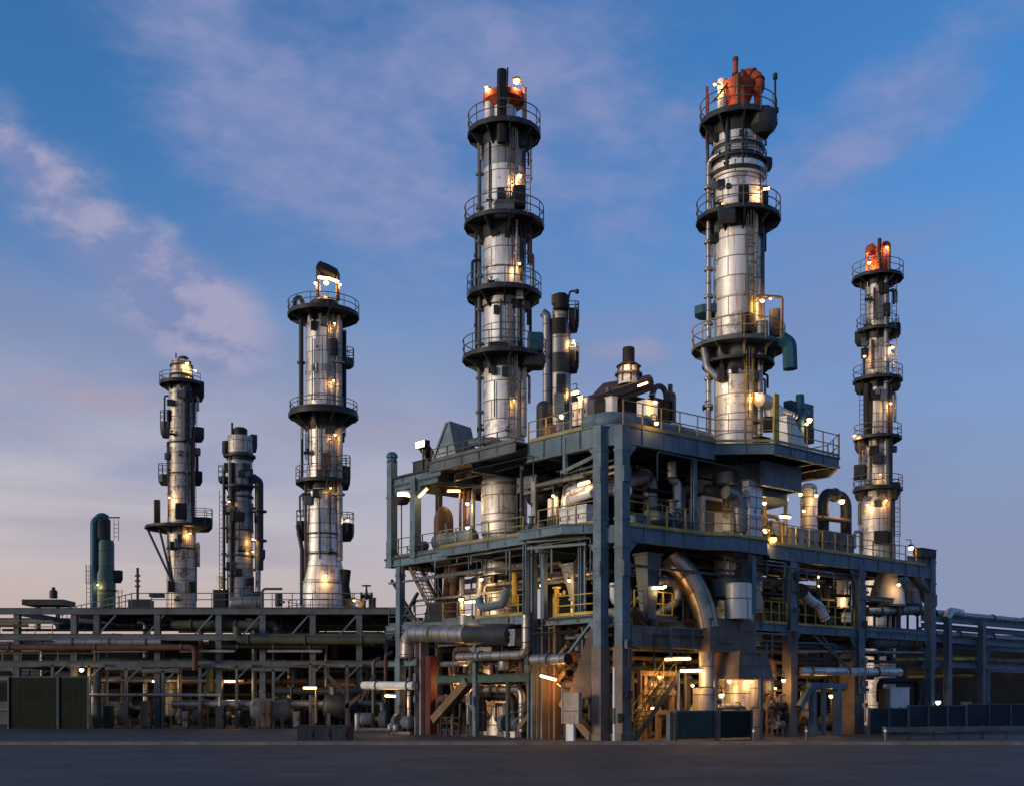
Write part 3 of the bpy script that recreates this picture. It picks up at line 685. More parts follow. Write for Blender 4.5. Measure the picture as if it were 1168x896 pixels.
m = T.mb(); m.tube([T.P(-6, -9, 320), T.P(6, -11, 321), T.P(17, -9, 324)], 1.5 * k, 8); m.build('glow_bar', 'lamp_warm', T.root)
T.pipe([(-32, -8, 362), (-32, -8, 346), (-26, -8, 342), (-22, -8, 352), (-22, -8, 362)], 2.6, 'steel_dark', 5, name='goose_neck')
T.lamp(3, -5, 324, 130, 6, 'lamp_pale', arm=False); T.pipe([(3, -5, 321), (3, -5, 308)], 0.8, 'steel_dark', name='lamp_arm'); T.lamp(-9, -8, 326, 60, 3.4, 'lamp_warm', arm=False); T.lamp(19, -8, 326, 50, 2.6, 'lamp_warm', arm=False)
T.lamp(12, -25, 376, 25, 2.2, 'lamp_warm'); T.lamp(11, -25, 440, 22, 2, 'lamp_warm'); T.lamp(13, -24, 500, 30, 2.6, 'lamp_warm'); T.lamp(27, -12, 594, 80, 3.4, 'lamp_pale'); T.lamp(2, -34, 659, 70, 3, 'lamp_pale'); T.lamp(8, -24, 560, 16, 2, 'lamp_warm')
T.box(7, 15, 392, 410, -20, 8, 'steel_black'); T.box(-8, 4, 540, 552, -24, 8, 'steel_brown'); T.valve_set(-18, -16, 520, 4); T.box(-1, 8, 520, 540, -20, 5, 'rusty', 'patch_plate')
T.platform(700, 40, 26, toe=5, drop=6, rail=14, gus=8)

T.clutter([364, 478, 556, 640], 20, 12, 4)

# --- the tower with the braced landing
T = Tower('process_tower', 'narrow weathered tower with a diagonal-braced low landing and a lit open top', 207, 118, 712)
T.shell([(13.5, 440), (14, 450), (14, 520), (14.5, 570), (16, 605), (17, 712)], 'silver_aged', seg=36)
T.shell([(11, 412), (12, 434), (12, 442)], 'silver_aged', 'burner_cup'); T.band(417, 419, 11.5, 'steel_dark'); T.band(428, 430, 12, 'steel_dark'); T.drum(2, -2, 407, 414, 6, 'steel_brown', 'top_cover', 0.3); T.platform(438, 24, 13, 60, 330, toe=9, drop=10, rail=10, gus=7)
T.balcony(-5, 12, 446, 14, 22, 13, 'steel_black', rail=0); T.balcony(178, 12, 491, 12, 18, 11); T.balcony(-4, 12, 495, 14, 16, 13, 'steel_dark', rail=0); T.balcony(178, 13, 548, 12, 12, 12); T.balcony(-6, 12, 545, 12, 16, 11, 'steel_black', rail=0)
T.platform(602, 40, 15, 130, 320, toe=6, drop=8, rail=0, gus=8); T.balcony(-8, 14, 598, 18, 16, 20, 'steel_black', rail=10)
for a in (-37, -24): T.pipe([(a, -8, 605), (-10, -14, 665)], 1.3, 'steel_dark', name='brace')
T.box(-30, -23, 572, 598, -6, 7, 'steel_black', 'control_cabinet'); T.box(-7, 6, 576, 594, -14, 7, 'steel_black')
T.pipe([(5, -14, 440), (5, -14, 505)], 4.4, 'steel_dark'); T.pipe([(12, -8, 500), (12, -8, 600)], 3, 'rusty'); T.pipe([(-15, -4, 505), (-15, -4, 545)], 1.3, 'steel_dark'); T.ladder(14, -7, 505, 596, 4, False); T.ladder(15, -5, 455, 490, 4, False)
T.pipe([(-14, -6, 490), (-14, -6, 470)], 1.4, 'steel_dark', name='vent'); T.band(540, 542, 14, 'steel_brown', out=1); T.band(625, 627, 16, 'steel_dark', 180, 330, 1); T.band(505, 507, 14, 'steel_dark', out=1.2)
T.box(-15, -8, 664, 676, -15, 6, 'steel_black'); T.box(8, 15, 664, 676, -14, 6, 'steel_black'); T.pipe([(-14, -8, 470), (-14, -8, 482)], 2.2, 'steel_black')
T.lamp(6, -15, 418, 120, 3.4, 'lamp_warm'); T.lamp(15, -10, 424, 60, 2.6, 'lamp_warm'); T.lamp(-13, -16, 570, 60, 2.2, 'lamp_warm'); T.lamp(9, -19, 610, 50, 2.2, 'lamp_warm'); T.pipe([(-6, -6, 412), (-6, -6, 405)], 0.8, 'steel_dark', name='antenna')

T.clutter([442, 505, 606, 690], 14.5, 15, 3)

# --- the short stout twin behind it
T = Tower('process_tower', 'short grey tower with a thick dark downpipe along its side', 274, 112, 712)
T.shell([(12.5, 498), (13.5, 506), (13.5, 600), (14.5, 640), (15.5, 712)], 'silver_dark', seg=36); T.drum(0, 0, 487, 502, 8, 'steel_black', 'top_drum', 0.3); T.pipe([(-9, -4, 500), (-9, -4, 483)], 1.2, 'steel_dark', name='antenna')
T.shell([(14.4, 498), (14.4, 517)], 'silver_aged', 'top_jacket'); T.platform(520, 17, 13, toe=5, drop=8, rail=0, gus=8)
T.pipe([(13, -10, 545), (21, -8, 550), (21, -8, 650)], 5, 'steel_dark', 5, fl=32, name='downpipe'); T.pipe([(20, -8, 650), (19, -8, 712)], 3, 'silver_aged'); T.pipe([(-18, -5, 545), (-18, -5, 690)], 1.7, 'steel_dark', fl=26); T.pipe([(-9, -12, 530), (-9, -12, 700)], 2.6, 'steel_black', fl=40)
T.balcony(178, 11, 513, 12, 18, 9, 'steel_black', rail=0); T.balcony(180, 12, 548, 10, 8, 12); T.balcony(0, 12, 505, 8, 20, 7, 'steel_dark', rail=0); T.ladder(-21, -4, 560, 690, 4, False); T.platform(555, 18, 13, 150, 330, toe=5, drop=8, rail=0)
T.band(566, 568, 14, 'steel_dark', out=1); T.band(604, 606, 14, 'steel_dark', out=1.2); T.band(633, 635, 15, 'steel_dark', out=1); T.box(-9, 5, 586, 596, -15, 6, 'steel_black'); T.box(6, 14, 660, 668, -15, 6, 'steel_black'); T.balcony(0, 20, 632, 10, 12, 8, 'steel_black', rail=0)
T.lamp(14, -16, 616, 60, 2.6, 'lamp_pale'); T.lamp(14, -16, 630, 35, 2, 'lamp_warm'); T.lamp(-12, -20, 575, 12, 1.8, 'lamp_warm')

T.clutter([522, 568, 636, 700], 13.5, 17, 3)

# --- the green vessel
T = Tower('process_tower', 'small green vessel tower with a dark looping overhead pipe', 120, 120, 702)
T.shell([(9, 616), (10, 620), (10, 650), (11.5, 655), (11.5, 702)], 'green_clad', seg=32); T.drum(-3, 0, 590, 618, 9, 'steel_dark', 'head', 0.3)
T.pipe([(-12, -4, 702), (-12, -4, 596), (-4, -4, 588), (2, -4, 592)], 4.2, 'teal', 8, name='overhead_pipe'); T.ladder(-18, -2, 645, 690, 4); T.ladder(12, -2, 592, 616, 5); T.ladder(16, -2, 672, 700, 4)
T.balcony(-5, 9, 657, 12, 14, 10, 'steel_dark', rail=0); T.drum(0, -10, 690, 701, 6, 'steel_black', 'manhole', 0.3); T.band(672, 674, 11.5, 'green', out=1); T.lamp(-8, -14, 668, 30, 1.8, 'lamp_pale', arm=False)
T.pipe([(-2, 0, 590), (16, 0, 589)], 0.8, 'steel_dark', name='davit')

# --- twin cylinders behind the tall tower
T = Tower('twin_stack', 'pair of strapped dark grey cylinders behind the tall tower, one slimmer than the other', 639, 82, group='process towers')
T.shell([(12, 371), (12, 833)], 'silver_dark', seg=32); T.shell([(9, 352), (9, 372)], 'silver_aged', 'neck'); T.drum(1, -4, 336, 358, 9, 'steel_black', 'head_valve', 0.4); T.drum(-5, -4, 337, 350, 5, 'rusty', 'head_cover', 0.3)
T.pipe([(-15, -6, 830), (-15, -6, 362), (-20, -6, 358)], 5, 'silver_dark', 6, name='slim_cylinder'); T.pipe([(8, -2, 350), (11, -2, 333), (20, -2, 333)], 1.2, 'steel_dark', 3, name='vent'); T.drum(19, -2, 331, 336, 2.4, 'steel_dark', 'vent_cap')
T.band(366, 384, 12, 'steel_black', 150, 300, 1); T.band(405, 427, 12, 'steel_dark', out=0.8); T.band(430, 470, 9, 'steel_dark', 250, 300, 4); T.balcony(-4, 11, 367, 12, 26, 10, 'steel_black', rail=8); T.balcony(-4, 11, 414, 12, 24, 10, 'steel_black', rail=8)
T.box(-7, 5, 452, 478, -13, 4, 'galv', 'cover_plate'); T.lamp(15, -10, 392, 60, 2.6, 'lamp_warm'); T.lamp(16, -12, 450, 90, 3.2, 'lamp_pale'); T.drum(15, -6, 446, 478, 4, 'white', 'riser_vent', 0.3); T.drum(19, -8, 452, 468, 7, 'steel_black', 'pump_head', 0.3)
# ------------------------------------------------------------------ the steel structure
ST = thing('steel_structure', 'large open blue-grey steel structure of three decks carrying the equipment around the two tall towers', 'steel structure', C0)
Z0, Z1, Z2 = 6.5, 11.04, 16.1
def S(): return MB(SF)
def column(s, t, z0, z1, w=0.6, mat='steel_blue', jacket=0.0):
    m = S(); m.ibeam((s, t, z0), (s, t, z1), w, w, 0.06, side=(0, 1, 0))
    for zz in [z for z in (Z0 - 0.5, Z1 - 0.5, Z2 - 0.6) if z0 < z < z1]: m.box((s - w * 0.55, t - w * 0.55, zz - 0.03), (s + w * 0.55, t + w * 0.55, zz + 0.03))
    c = m.build('column', mat, ST)
    if jacket:
        q = w * 0.62; m = S(); m.loft([[(s - a, t - a, z), (s + a, t - a, z), (s + a, t + a, z), (s - a, t + a, z)] for a, z in ((q + 0.08, 0.0), (q + 0.08, 0.35), (q, 0.40), (q, jacket), (q - 0.06, jacket + 0.06))])
        m.build('fireproof_jacket', 'concrete', c)
    return c
def boxcol(s, t, z0, z1, w=0.55, mat='steel_blue', jacket=0.0):
    m = S(); m.box((s - w / 2, t - w / 2, z0), (s + w / 2, t + w / 2, z1))
    for zz in (Z0 - 0.4, Z1 - 1.2, Z1 + 0.25, Z2 - 1.3):
        if z0 < zz < z1: m.box((s - w / 2 - 0.04, t - w / 2 - 0.04, zz), (s + w / 2 + 0.04, t + w / 2 + 0.04, zz + 0.12))
    c = m.build('column', mat, ST)
    if jacket:
        q = w * 0.60; m = S(); m.loft([[(s - a, t - a, z), (s + a, t - a, z), (s + a, t + a, z), (s - a, t + a, z)] for a, z in ((q + 0.1, 0.0), (q + 0.1, 0.35), (q, 0.40), (q, jacket), (q - 0.05, jacket + 0.06))])
        m.build('fireproof_jacket', 'concrete', c)
    return c
def beam(a, b_, w=0.32, h=0.55, mat='steel_blue', name='beam'): return S().ibeam(a, b_, w, h).build(name, mat, ST)
def fascia(poly, z, h, mat='steel_blue', th=0.09, lip=0.22):
    """edge girder following a deck edge: web plate with flanges"""
    m = S()
    for i in range(len(poly) - 1):
        p, q = Vector((*poly[i], 0)), Vector((*poly[i + 1], 0)); d = (q - p).normalized(); n = Vector((d.y, -d.x, 0))
        a, b_ = p, q
        m.ibeam((a.x, a.y, z - h / 2), (b_.x, b_.y, z - h / 2), lip + 0.002 * i, h, 0.06)
        L = (q - p).length; k = int(L / 1.7)
        for j in range(1, k + 1):
            c = p.lerp(q, j / (k + 1)); m.box((c.x - 0.03, c.y - lip * 0.42, z - h + 0.07), (c.x + 0.03, c.y + lip * 0.42, z - 0.07))
    return m.build('edge_girder', mat, ST)
def deck(poly, z, th=0.12, name='deck', mat='deck_grate', joists=None):
    d = S().prism(poly, z - th, z).build(name, mat, ST)
    return d
def railing(pts, z, H=1.1, mat='rail_ochre', step=1.35, r=0.03, kick=True):
    m = S()
    for i in range(len(pts) - 1):
        p, q = Vector((*pts[i], z)), Vector((*pts[i + 1], z)); L = (q - p).length; n = max(1, round(L / step))
        for hh in (H, H * 0.52): m.tube([p + Vector((0, 0, hh)), q + Vector((0, 0, hh))], r, 6)
        for j in range(n + (1 if i == len(pts) - 2 else 0)):
            c = p.lerp(q, j / n); m.bar(c, c + Vector((0, 0, H)), 0.06)
        if kick: m.bar(p + Vector((0, 0, 0.10)), q + Vector((0, 0, 0.10)), 0.025, 0.15)
    return m.build('railing', mat, ST)
def brace(a, b_, w=0.14, mat='steel_blue'): return S().bar(a, b_, w, w).build('brace', mat, ST)

# decks
top_poly = [(0.35, 1.0), (0.9, 0.35), (7.84, 0.1), (10.17, -2.16), (16.25, -2.16), (18.4, 0.1), (18.4, 12.0), (8.2, 12.0), (8.2, 19.9), (0.1, 19.9)]
l1_poly = [(0.35, 1.0), (0.9, 0.35), (6.9, 0.1), (8.3, -0.75), (11.4, -0.75), (12.6, 0.1), (30.3, 0.1), (30.3, 9.0), (19, 9.0), (19, 13.0), (8.2, 13.0), (8.2, 20.4), (0.1, 20.4)]
l0_poly = [(0.5, 2.0), (6.5, 2.0), (6.5, 0.3), (30.3, 0.3), (30.3, 9.0), (19, 9.0), (19, 13.0), (8.2, 13.0), (8.2, 20.4), (0.2, 20.4)]
deck(top_poly, Z2); deck(l1_poly, Z1); deck(l0_poly, Z0)
# edge girders
fascia([(0.3, 19.9), (0.3, 14.7)], Z2, 0.55); fascia([(-0.55, 14.7), (-0.55, 6.9)], Z2 + 0.1, 0.62, 'steel_grey'); fascia([(0.3, 6.9), (0.3, 1.3)], Z2 + 0.1, 1.1)
deck([(-0.6, 14.7), (0.3, 14.7), (0.3, 6.9), (-0.6, 6.9)], Z2 + 0.09, 0.08, 'walkway')
fascia([(0.95, 0.3), (7.84, 0.02)], Z2 + 0.05, 0.95); fascia([(7.84, 0.02), (10.17, -2.2)], Z2, 0.6); fascia([(10.17, -2.2), (16.25, -2.2)], Z2, 0.62); fascia([(16.25, -2.2), (18.4, 0.02), (18.4, 8.0)], Z2, 0.55)
S().bar((0.30, 1.28, Z2 - 0.45), (0.92, 0.34, Z2 - 0.45), 0.16, 1.08).build('edge_girder', 'steel_blue', ST)
fascia([(0.25, 20.4), (0.25, 14.0)], Z1, 0.55); fascia([(-0.5, 14.0), (-0.5, 6.2)], Z1 - 0.02, 0.5); fascia([(-0.9, 6.2), (-0.9, 2.8), (0.35, 1.3)], Z1 + 0.12, 0.5)
deck([(-0.55, 14.0), (0.3, 14.0), (0.3, 6.2), (-0.55, 6.2)], Z1 + 0.01, 0.08, 'walkway'); deck([(-0.95, 6.2), (0.36, 6.2), (0.36, 1.3), (-0.95, 2.7)], Z1 + 0.15, 0.08, 'walkway')
fascia([(0.95, 0.28), (6.9, 0.02), (8.3, -0.8), (11.4, -0.8), (12.6, 0.02), (30.3, 0.02)], Z1, 0.82)
S().bar((0.30, 1.28, Z1 - 0.45), (0.92, 0.34, Z1 - 0.45), 0.16, 0.9).build('edge_girder', 'steel_blue', ST)
fascia([(0.3, 20.4), (0.3, 6.5)], Z0 + 0.3, 0.5); fascia([(0.6, 6.3), (0.6, 1.6)], Z0 + 0.05, 0.42); fascia([(14.97, 0.2), (30.3, 0.2)], Z0 + 0.05, 0.5); fascia([(9.6, 0.25), (14.8, 0.25)], Z0 + 0.05, 0.45)
# the heavy brown transfer girder under the first deck
m = S(); m.box((0.95, 0.15, 4.85), (6.9, 0.45, 5.95))
for i in range(6): m.box((1.4 + i * 0.95, 0.09, 4.87), (1.46 + i * 0.95, 0.15, 5.93))
m.build('transfer_girder', 'concrete', ST)
m = S(); m.box((6.9, -0.45, 4.75), (10.9, 0.6, 6.55)); m.box((7.6, -0.52, 5.2), (8.9, -0.45, 6.1)); m.box((9.4, -0.5, 5.9), (10.6, -0.45, 6.3)); m.build('girder_block', 'concrete', ST)
# columns: left face, right face, inner grid
boxcol(0.30, 1.22, 0, Z2 + 0.02, 0.56, jacket=4.8); boxcol(0.92, 0.30, 0, Z2 - 0.02, 0.56, jacket=4.8)
boxcol(0.3, 19.8, Z1 - 0.6, Z2 + 1.0, 0.48); boxcol(0.3, 17.3, Z1 - 0.2, Z2 - 0.4, 0.5); boxcol(0.3, 18.9, 0, Z1 - 0.6, 0.42); column(0.4, 16.8, 0, Z0 + 0.05, 0.62, 'pink_grey')
column(0.3, 6.5, 0, Z1 - 0.4, 0.40); boxcol(0.3, 5.55, Z0, Z1 - 0.3, 0.28); column(-0.6, 6.0, Z0 + 0.2, Z1 - 0.2, 0.26); column(0.6, 6.0, 0, Z0, 0.5, 'concrete'); column(0.8, 5.2, 0, Z0, 0.5, 'steel_tan')
boxcol(0.45, 11.6, 0, Z0 + 0.1, 0.28); column(0.6, 3.0, Z0, Z1, 0.22)
column(14.97, 0.25, Z0 - 0.4, Z1 - 0.5, 0.60); boxcol(14.97, 0.25, 0, Z0 - 0.35, 0.62, 'concrete'); boxcol(10.5, -0.45, Z0 + 0.4, Z1 - 0.5, 0.36); column(6.6, 0.4, Z1, Z2 - 0.6, 0.25)
column(22.0, 0.25, 2.5, Z1 - 0.5, 0.62); boxcol(22.0, 0.7, 0, 5.2, 1.1, 'concrete')
boxcol(30.4, 0.2, 4.2, Z1 + 0.6, 0.55); column(30.4, 0.2, 0, 4.2, 0.45)
for s in (4.0, 8.0, 13.0, 18.3):
    for t in (6.5, 12.0):
        if not (s > 8.2 and t > 12): column(s, t, 0, Z2 - 0.2, 0.36, 'steel_grey')
for s, t in ((8.0, 16.0), (8.0, 19.8), (4.0, 19.8)): column(s, t, 0, Z2 - 0.2, 0.34, 'steel_grey')
for s, t in ((24.0, 8.5), (30.2, 8.5)) : column(s, t, 0, Z1 - 0.3, 0.36, 'steel_grey')
# floor beams under each deck
for z, tm, cut in ((Z2, 19.6, 18.2), (Z1, 20.1, 30.0), (Z0, 20.1, 30.0)):
    for s in (2.0, 4.0, 6.0, 8.0): beam((s, 0.6, z - 0.35), (s, tm if s < 8.1 else 12, z - 0.35), 0.2, 0.42, 'steel_grey')
    for s in (10.6, 13.0, 15.6, 18.0): beam((s, 0.6, z - 0.35), (s, 11.8, z - 0.35), 0.2, 0.42, 'steel_grey')
    if cut > 20:
        for s in (21.0, 24.0, 27.0, 30.0): beam((s, 0.5, z - 0.35), (s, 8.8, z - 0.35), 0.2, 0.42, 'steel_grey')
    for t in (6.5, 12.0): beam((0.5, t, z - 0.42), (cut if t < 9 else 18.2, t, z - 0.42), 0.24, 0.55, 'steel_blue')
    for t in (15.9, 19.6): beam((0.5, t, z - 0.42), (8.1, t, z - 0.42), 0.22, 0.5, 'steel_blue')
# loose framing and braces
beam((0.3, 20.0, Z2 - 0.75), (0.3, 15.0, Z2 - 0.75), 0.2, 0.3, 'steel_blue'); beam((0.35, 17.2, Z2 - 0.6), (4.2, 12.5, Z2 - 1.2), 0.15, 0.2, 'steel_grey')
brace((0.3, 1.5, Z2 - 1.4), (0.3, 4.2, Z2 - 1.9), 0.14); brace((0.32, 3.9, Z2 - 2.0), (0.32, 3.9, Z2 - 0.1), 0.2); brace((0.4, 4.1, Z2 - 2.0), (3.0, 1.6, Z2 - 1.0), 0.1)
brace((0.4, 20, Z0 - 0.5), (0.4, 17.2, Z0 + 2.2), 0.16, 'steel_dark'); brace((0.4, 17.4, Z0 + 0.5), (0.4, 20, Z0 + 3.2), 0.14, 'steel_dark'); brace((0.35, 20.2, Z0 + 3.0), (0.35, 15.6, Z0 + 3.0), 0.12)
brace((0.5, 2.0, Z0 - 0.3), (0.5, 4.6, Z0 - 2.6), 0.13); brace((0.5, 15.6, 0.9), (0.5, 12.3, 3.2), 0.5, 'steel_tan'); brace((0.8, 4.6, 2.0), (0.8, 2.3, 0.1), 0.42, 'steel_tan'); brace((0.5, 5.0, 4.1), (0.5, 3.9, 5.0), 0.2, 'steel_tan')
beam((0.45, 15.4, 3.35), (0.45, 6.6, 3.35), 0.3, 0.45, 'green'); beam((0.4, 20.3, 4.4), (0.4, 17.0, 4.4), 0.2, 0.3, 'steel_blue'); boxcol(0.35, 8.6, 0, 3.15, 0.2, 'green')
beam((0.3, 17, Z1 - 1.5), (0.3, 6.4, Z1 - 1.5), 0.14, 0.2, 'steel_grey'); beam((1.0, 0.4, Z1 - 2.0), (14.7, 0.4, Z1 - 2.0), 0.1, 0.14, 'steel_grey'); beam((15.2, 0.5, Z1 - 1.3), (21.7, 0.5, Z1 - 1.3), 0.14, 0.2, 'steel_grey')
beam((22.3, 0.2, Z0 + 0.1), (30.1, 0.2, Z0 + 0.1), 0.2, 0.4, 'steel_blue'); beam((27.5, 0.15, Z1 + 0.3), (30.4, 0.15, Z1 + 0.3), 0.26, 0.42, 'steel_blue'); brace((28.2, 0.2, Z1 - 0.4), (30.2, 0.2, Z1 - 1.6), 0.3)
brace((17.4, 0.3, Z0 - 0.5), (21.4, 0.3, Z0 - 2.6), 0.12, 'steel_grey'); brace((18.2, 0.3, Z0 - 0.5), (21.2, 0.3, Z0 - 2.8), 0.1, 'steel_grey'); beam((15.3, 0.5, 4.6), (30, 0.5, 4.6), 0.14, 0.2, 'steel_dark'); beam((15.3, 0.5, 5.4), (21.6, 0.5, 5.4), 0.12, 0.18, 'steel_dark')
for a in (0.5, 0.9): beam((-0.7, 5.8, Z1 - a * 0.9), (0.4, 2.4, Z1 - a * 0.9), 0.1, 0.14, 'steel_blue')
# railings
railing([(-0.5, 14.6), (-0.5, 7.0)], Z2 + 0.1, 0.75, 'rail', 1.5); railing([(0.3, 6.8), (0.3, 2.6)], Z2 + 0.1, 1.1, 'rail_ochre')
railing([(0.95, 0.25), (7.84, -0.02), (10.2, -2.2), (16.25, -2.2)], Z2 + 0.05, 1.25); railing([(16.3, -2.2), (18.4, 0.0), (18.4, 7.5)], Z2, 1.4, 'rail')
railing([(0.25, 20.3), (0.25, 14.0)], Z1, 1.15, 'rail'); railing([(-0.45, 13.8), (-0.45, 6.4)], Z1, 1.0, 'rail_ochre', 1.5); railing([(0.3, 6.0), (0.3, 1.6)], Z1 + 0.15, 1.2, 'rail_ochre')
railing([(1.25, 0.2), (6.9, -0.02), (8.3, -0.8), (11.4, -0.8), (12.6, 0.0), (21.8, 0.0)], Z1, 1.25, 'yellow'); railing([(22, 0.0), (29.6, 0.0)], Z1, 1.1, 'rail_ochre')
railing([(0.35, 20.2), (0.35, 11.8)], Z0 + 0.3, 1.1, 'rail'); railing([(0.45, 11.6), (0.45, 6.6)], Z0 + 0.3, 1.15, 'rail_ochre'); railing([(0.5, 5.0), (0.5, 1.8)], Z0 + 0.05, 1.1, 'yellow')
railing([(3.2, 1.6), (6.2, 1.6)], Z0 + 0.1, 1.35, 'yellow', 0.8); railing([(12.4, 0.2), (14.6, 0.2)], Z0, 1.3, 'yellow', 0.8); railing([(15.4, 0.2), (21.5, 0.2)], Z0, 1.3, 'yellow', 1.1)
# skirt box round the tower under the balcony
m = S(); m.sector(1.75, 3.0, Z2 - 2.35, Z2 - 0.5, 0, 360, 16, (13.4, 2.9)); m.build('tower_skirt', 'steel_blue', ST)
g0_, g1_ = s_of(868, -0.7), s_of(911, -0.7); m = S(); m.box((g0_, -0.9, Z2 - 2.0), (g1_, -0.6, Z2 - 0.62)); m.box((g1_ - 0.2, -0.597, Z2 - 2.0), (g1_, 3.0, Z2 - 0.62)); m.build('deep_girder', 'steel_blue', ST)
for s in (10.9, 12.6, 14.3, 15.9): beam((s, -2.05, Z2 - 0.36), (s, 3.0, Z2 - 0.36), 0.18, 0.4, 'steel_dark')
# stairs inside the structure
def stair(a, b_, w=0.9, name='stair', mat='steel_tan', hand='yellow'):
    a, b_ = Vector(a), Vector(b_); h = Vector((b_.x - a.x, b_.y - a.y, 0)).normalized(); n = Vector((-h.y, h.x, 0)) * w / 2
    m = S(); 
    for s_ in (-1, 1): m.bar(a + n * s_, b_ + n * s_, 0.06, 0.28)
    k = max(3, int((b_.z - a.z) / 0.24))
    for i in range(1, k):
        c = a.lerp(b_, i / k); m.loft([[c - n + h * -0.13, c + n + h * -0.13, c + n + h * 0.13, c - n + h * 0.13], [x + Vector((0, 0, 0.04)) for x in (c - n + h * -0.13, c + n + h * -0.13, c + n + h * 0.13, c - n + h * 0.13)]])
    d = m.build(name, mat, ST); m = S()
    for s_ in (-1, 1):
        for hh in (0.5, 1.0): m.tube([a + n * s_ + Vector((0, 0, hh)), b_ + n * s_ + Vector((0, 0, hh))], 0.03, 6)
        for i in range(5):
            c = a.lerp(b_, i / 4) + n * s_; m.bar(c, c + Vector((0, 0, 1.0)), 0.05)
    m.build('handrail', hand, d)
stair((2.0, 0.9, 0), (5.2, 0.9, 3.2)); stair((1.2, 15.5, Z0 + 0.05), (1.2, 18.8, Z1 - 0.3), hand='rail'); stair((1.3, 9, 0), (1.3, 4.5, 3.6), hand='rail')

# gusset plates, splice plates, conduits and boxes on the frame
rg = random.Random(5)
def gusset(s, t, z, a=0.55, face='s', sg=1):
    m = S()
    pr = [(0, 0), (a, 0), (a * 0.85, -a * 0.25), (a * 0.25, -a * 0.85), (0, -a)]
    if face == 's': m.loft([[(s + w, t + sg * p[0], z + p[1]) for p in pr] for w in (-0.02, 0.02)])
    else: m.loft([[(s + sg * p[0], t + w, z + p[1]) for p in pr] for w in (-0.02, 0.02)])
    return m.build('gusset_plate', 'steel_blue', ST)
for t_, z in ((1.5, Z2 - 1.0), (1.5, Z1 - 0.9), (1.5, Z0 - 0.4), (6.7, Z1 - 0.55), (17.55, Z2 - 0.6), (17.0, Z0 - 0.25), (11.75, Z0 - 0.25), (6.7, Z0 - 0.25)): gusset(0.3, t_, z, 0.6, 's', 1)
for t_, z in ((17.05, Z2 - 0.6), (16.5, Z0 - 0.25), (19.55, Z2 - 0.6), (6.3, Z1 - 0.55), (11.45, Z0 - 0.25)): gusset(0.3, t_, z, 0.6, 's', -1)
for s_, z in ((1.2, Z2 - 0.95), (1.2, Z1 - 0.85), (15.28, Z1 - 0.85), (22.3, Z1 - 0.85), (10.7, Z1 - 0.85), (15.3, Z0 - 0.45), (22.3, Z0 - 0.45)): gusset(s_, 0.2, z, 0.65, 't', 1)
for s_, z in ((14.66, Z1 - 0.85), (21.7, Z1 - 0.85), (30.1, Z1 - 0.85), (10.3, Z1 - 0.85), (14.65, Z0 - 0.45), (21.6, Z0 - 0.45), (30.1, Z0 - 0.2)): gusset(s_, 0.2, z, 0.65, 't', -1)
for (s_, t_) in ((0.0, 1.22), (0.92, 0.0), (14.97, -0.1), (22.0, -0.1), (30.4, -0.1)):
    for z in (8.4, 13.2):
        if (s_ > 5 and z > Z1): continue
        m = S(); a = 0.31
        if s_ == 0.0: m.box((-0.02, t_ - 0.26, z), (0.018, t_ + 0.26, z + 0.8)); [m.box((-0.045, t_ + x, z + 0.08 + 0.16 * i), (-0.021, t_ + x + 0.05, z + 0.13 + 0.16 * i)) for x in (-0.2, 0.15) for i in range(5)]
        else: m.box((s_ - 0.26, t_ - 0.08, z), (s_ + 0.26, t_ + 0.018, z + 0.8)); [m.box((s_ + x, t_ - 0.105, z + 0.08 + 0.16 * i), (s_ + x + 0.05, t_ - 0.081, z + 0.13 + 0.16 * i)) for x in (-0.2, 0.15) for i in range(5)]
        m.build('splice_plate', 'steel_blue', ST)
for i in range(12):
    z = rg.choice((Z2 - 0.75, Z1 - 0.6, Z1 - 1.0, Z0 - 0.35, Z0 - 0.8)); a = rg.uniform(1.5, 12); b_ = a + rg.uniform(3, 7); x = 0.12 - rg.uniform(0, 0.1)
    m = S(); m.tube([(x - 0.12, a, z - rg.uniform(0.8, 2)), (x - 0.12, a, z), (x - 0.12, b_, z), (x - 0.12, b_, z - rg.uniform(0.3, 1.5))], rg.uniform(0.03, 0.055), 8, 0.15); m.build('conduit', rg.choice(('steel_grey', 'steel_dark', 'steel_blue')), ST)
for i in range(14):
    z = rg.choice((Z2 - 1.1, Z1 - 1.0, Z1 - 1.2, Z0 - 0.6, Z0 - 1.0)); a = rg.uniform(1.4, 18 if z < Z1 else 6); b_ = a + rg.uniform(3, 8)
    m = S(); y = 0.0 - rg.uniform(0, .1); m.tube([(a, y, z - rg.uniform(0.8, 2)), (a, y, z), (b_, y, z), (b_, y, z - rg.uniform(0.3, 1.5))], rg.uniform(0.03, 0.055), 8, 0.15); m.build('conduit', rg.choice(('steel_grey', 'steel_dark', 'steel_blue')), ST)
for i in range(10):
    s_, t_ = rg.choice(((0.92, -0.02), (14.97, -0.1), (22.0, -0.12))); z = rg.uniform(1.3, 9.5); w, h = rg.uniform(0.14, 0.26), rg.uniform(0.25, 0.5)
    m = S(); m.box((s_ - w, t_ - 0.26, z), (s_ + w * 0.6, t_ - 0.06, z + h)); m.box((s_ - 0.03, t_ - 0.2, z - 0.9), (s_ + 0.03, t_ - 0.14, z - 0.003)); m.build('junction_box', rg.choice(('galv', 'steel_grey', 'steel_dark')), ST)
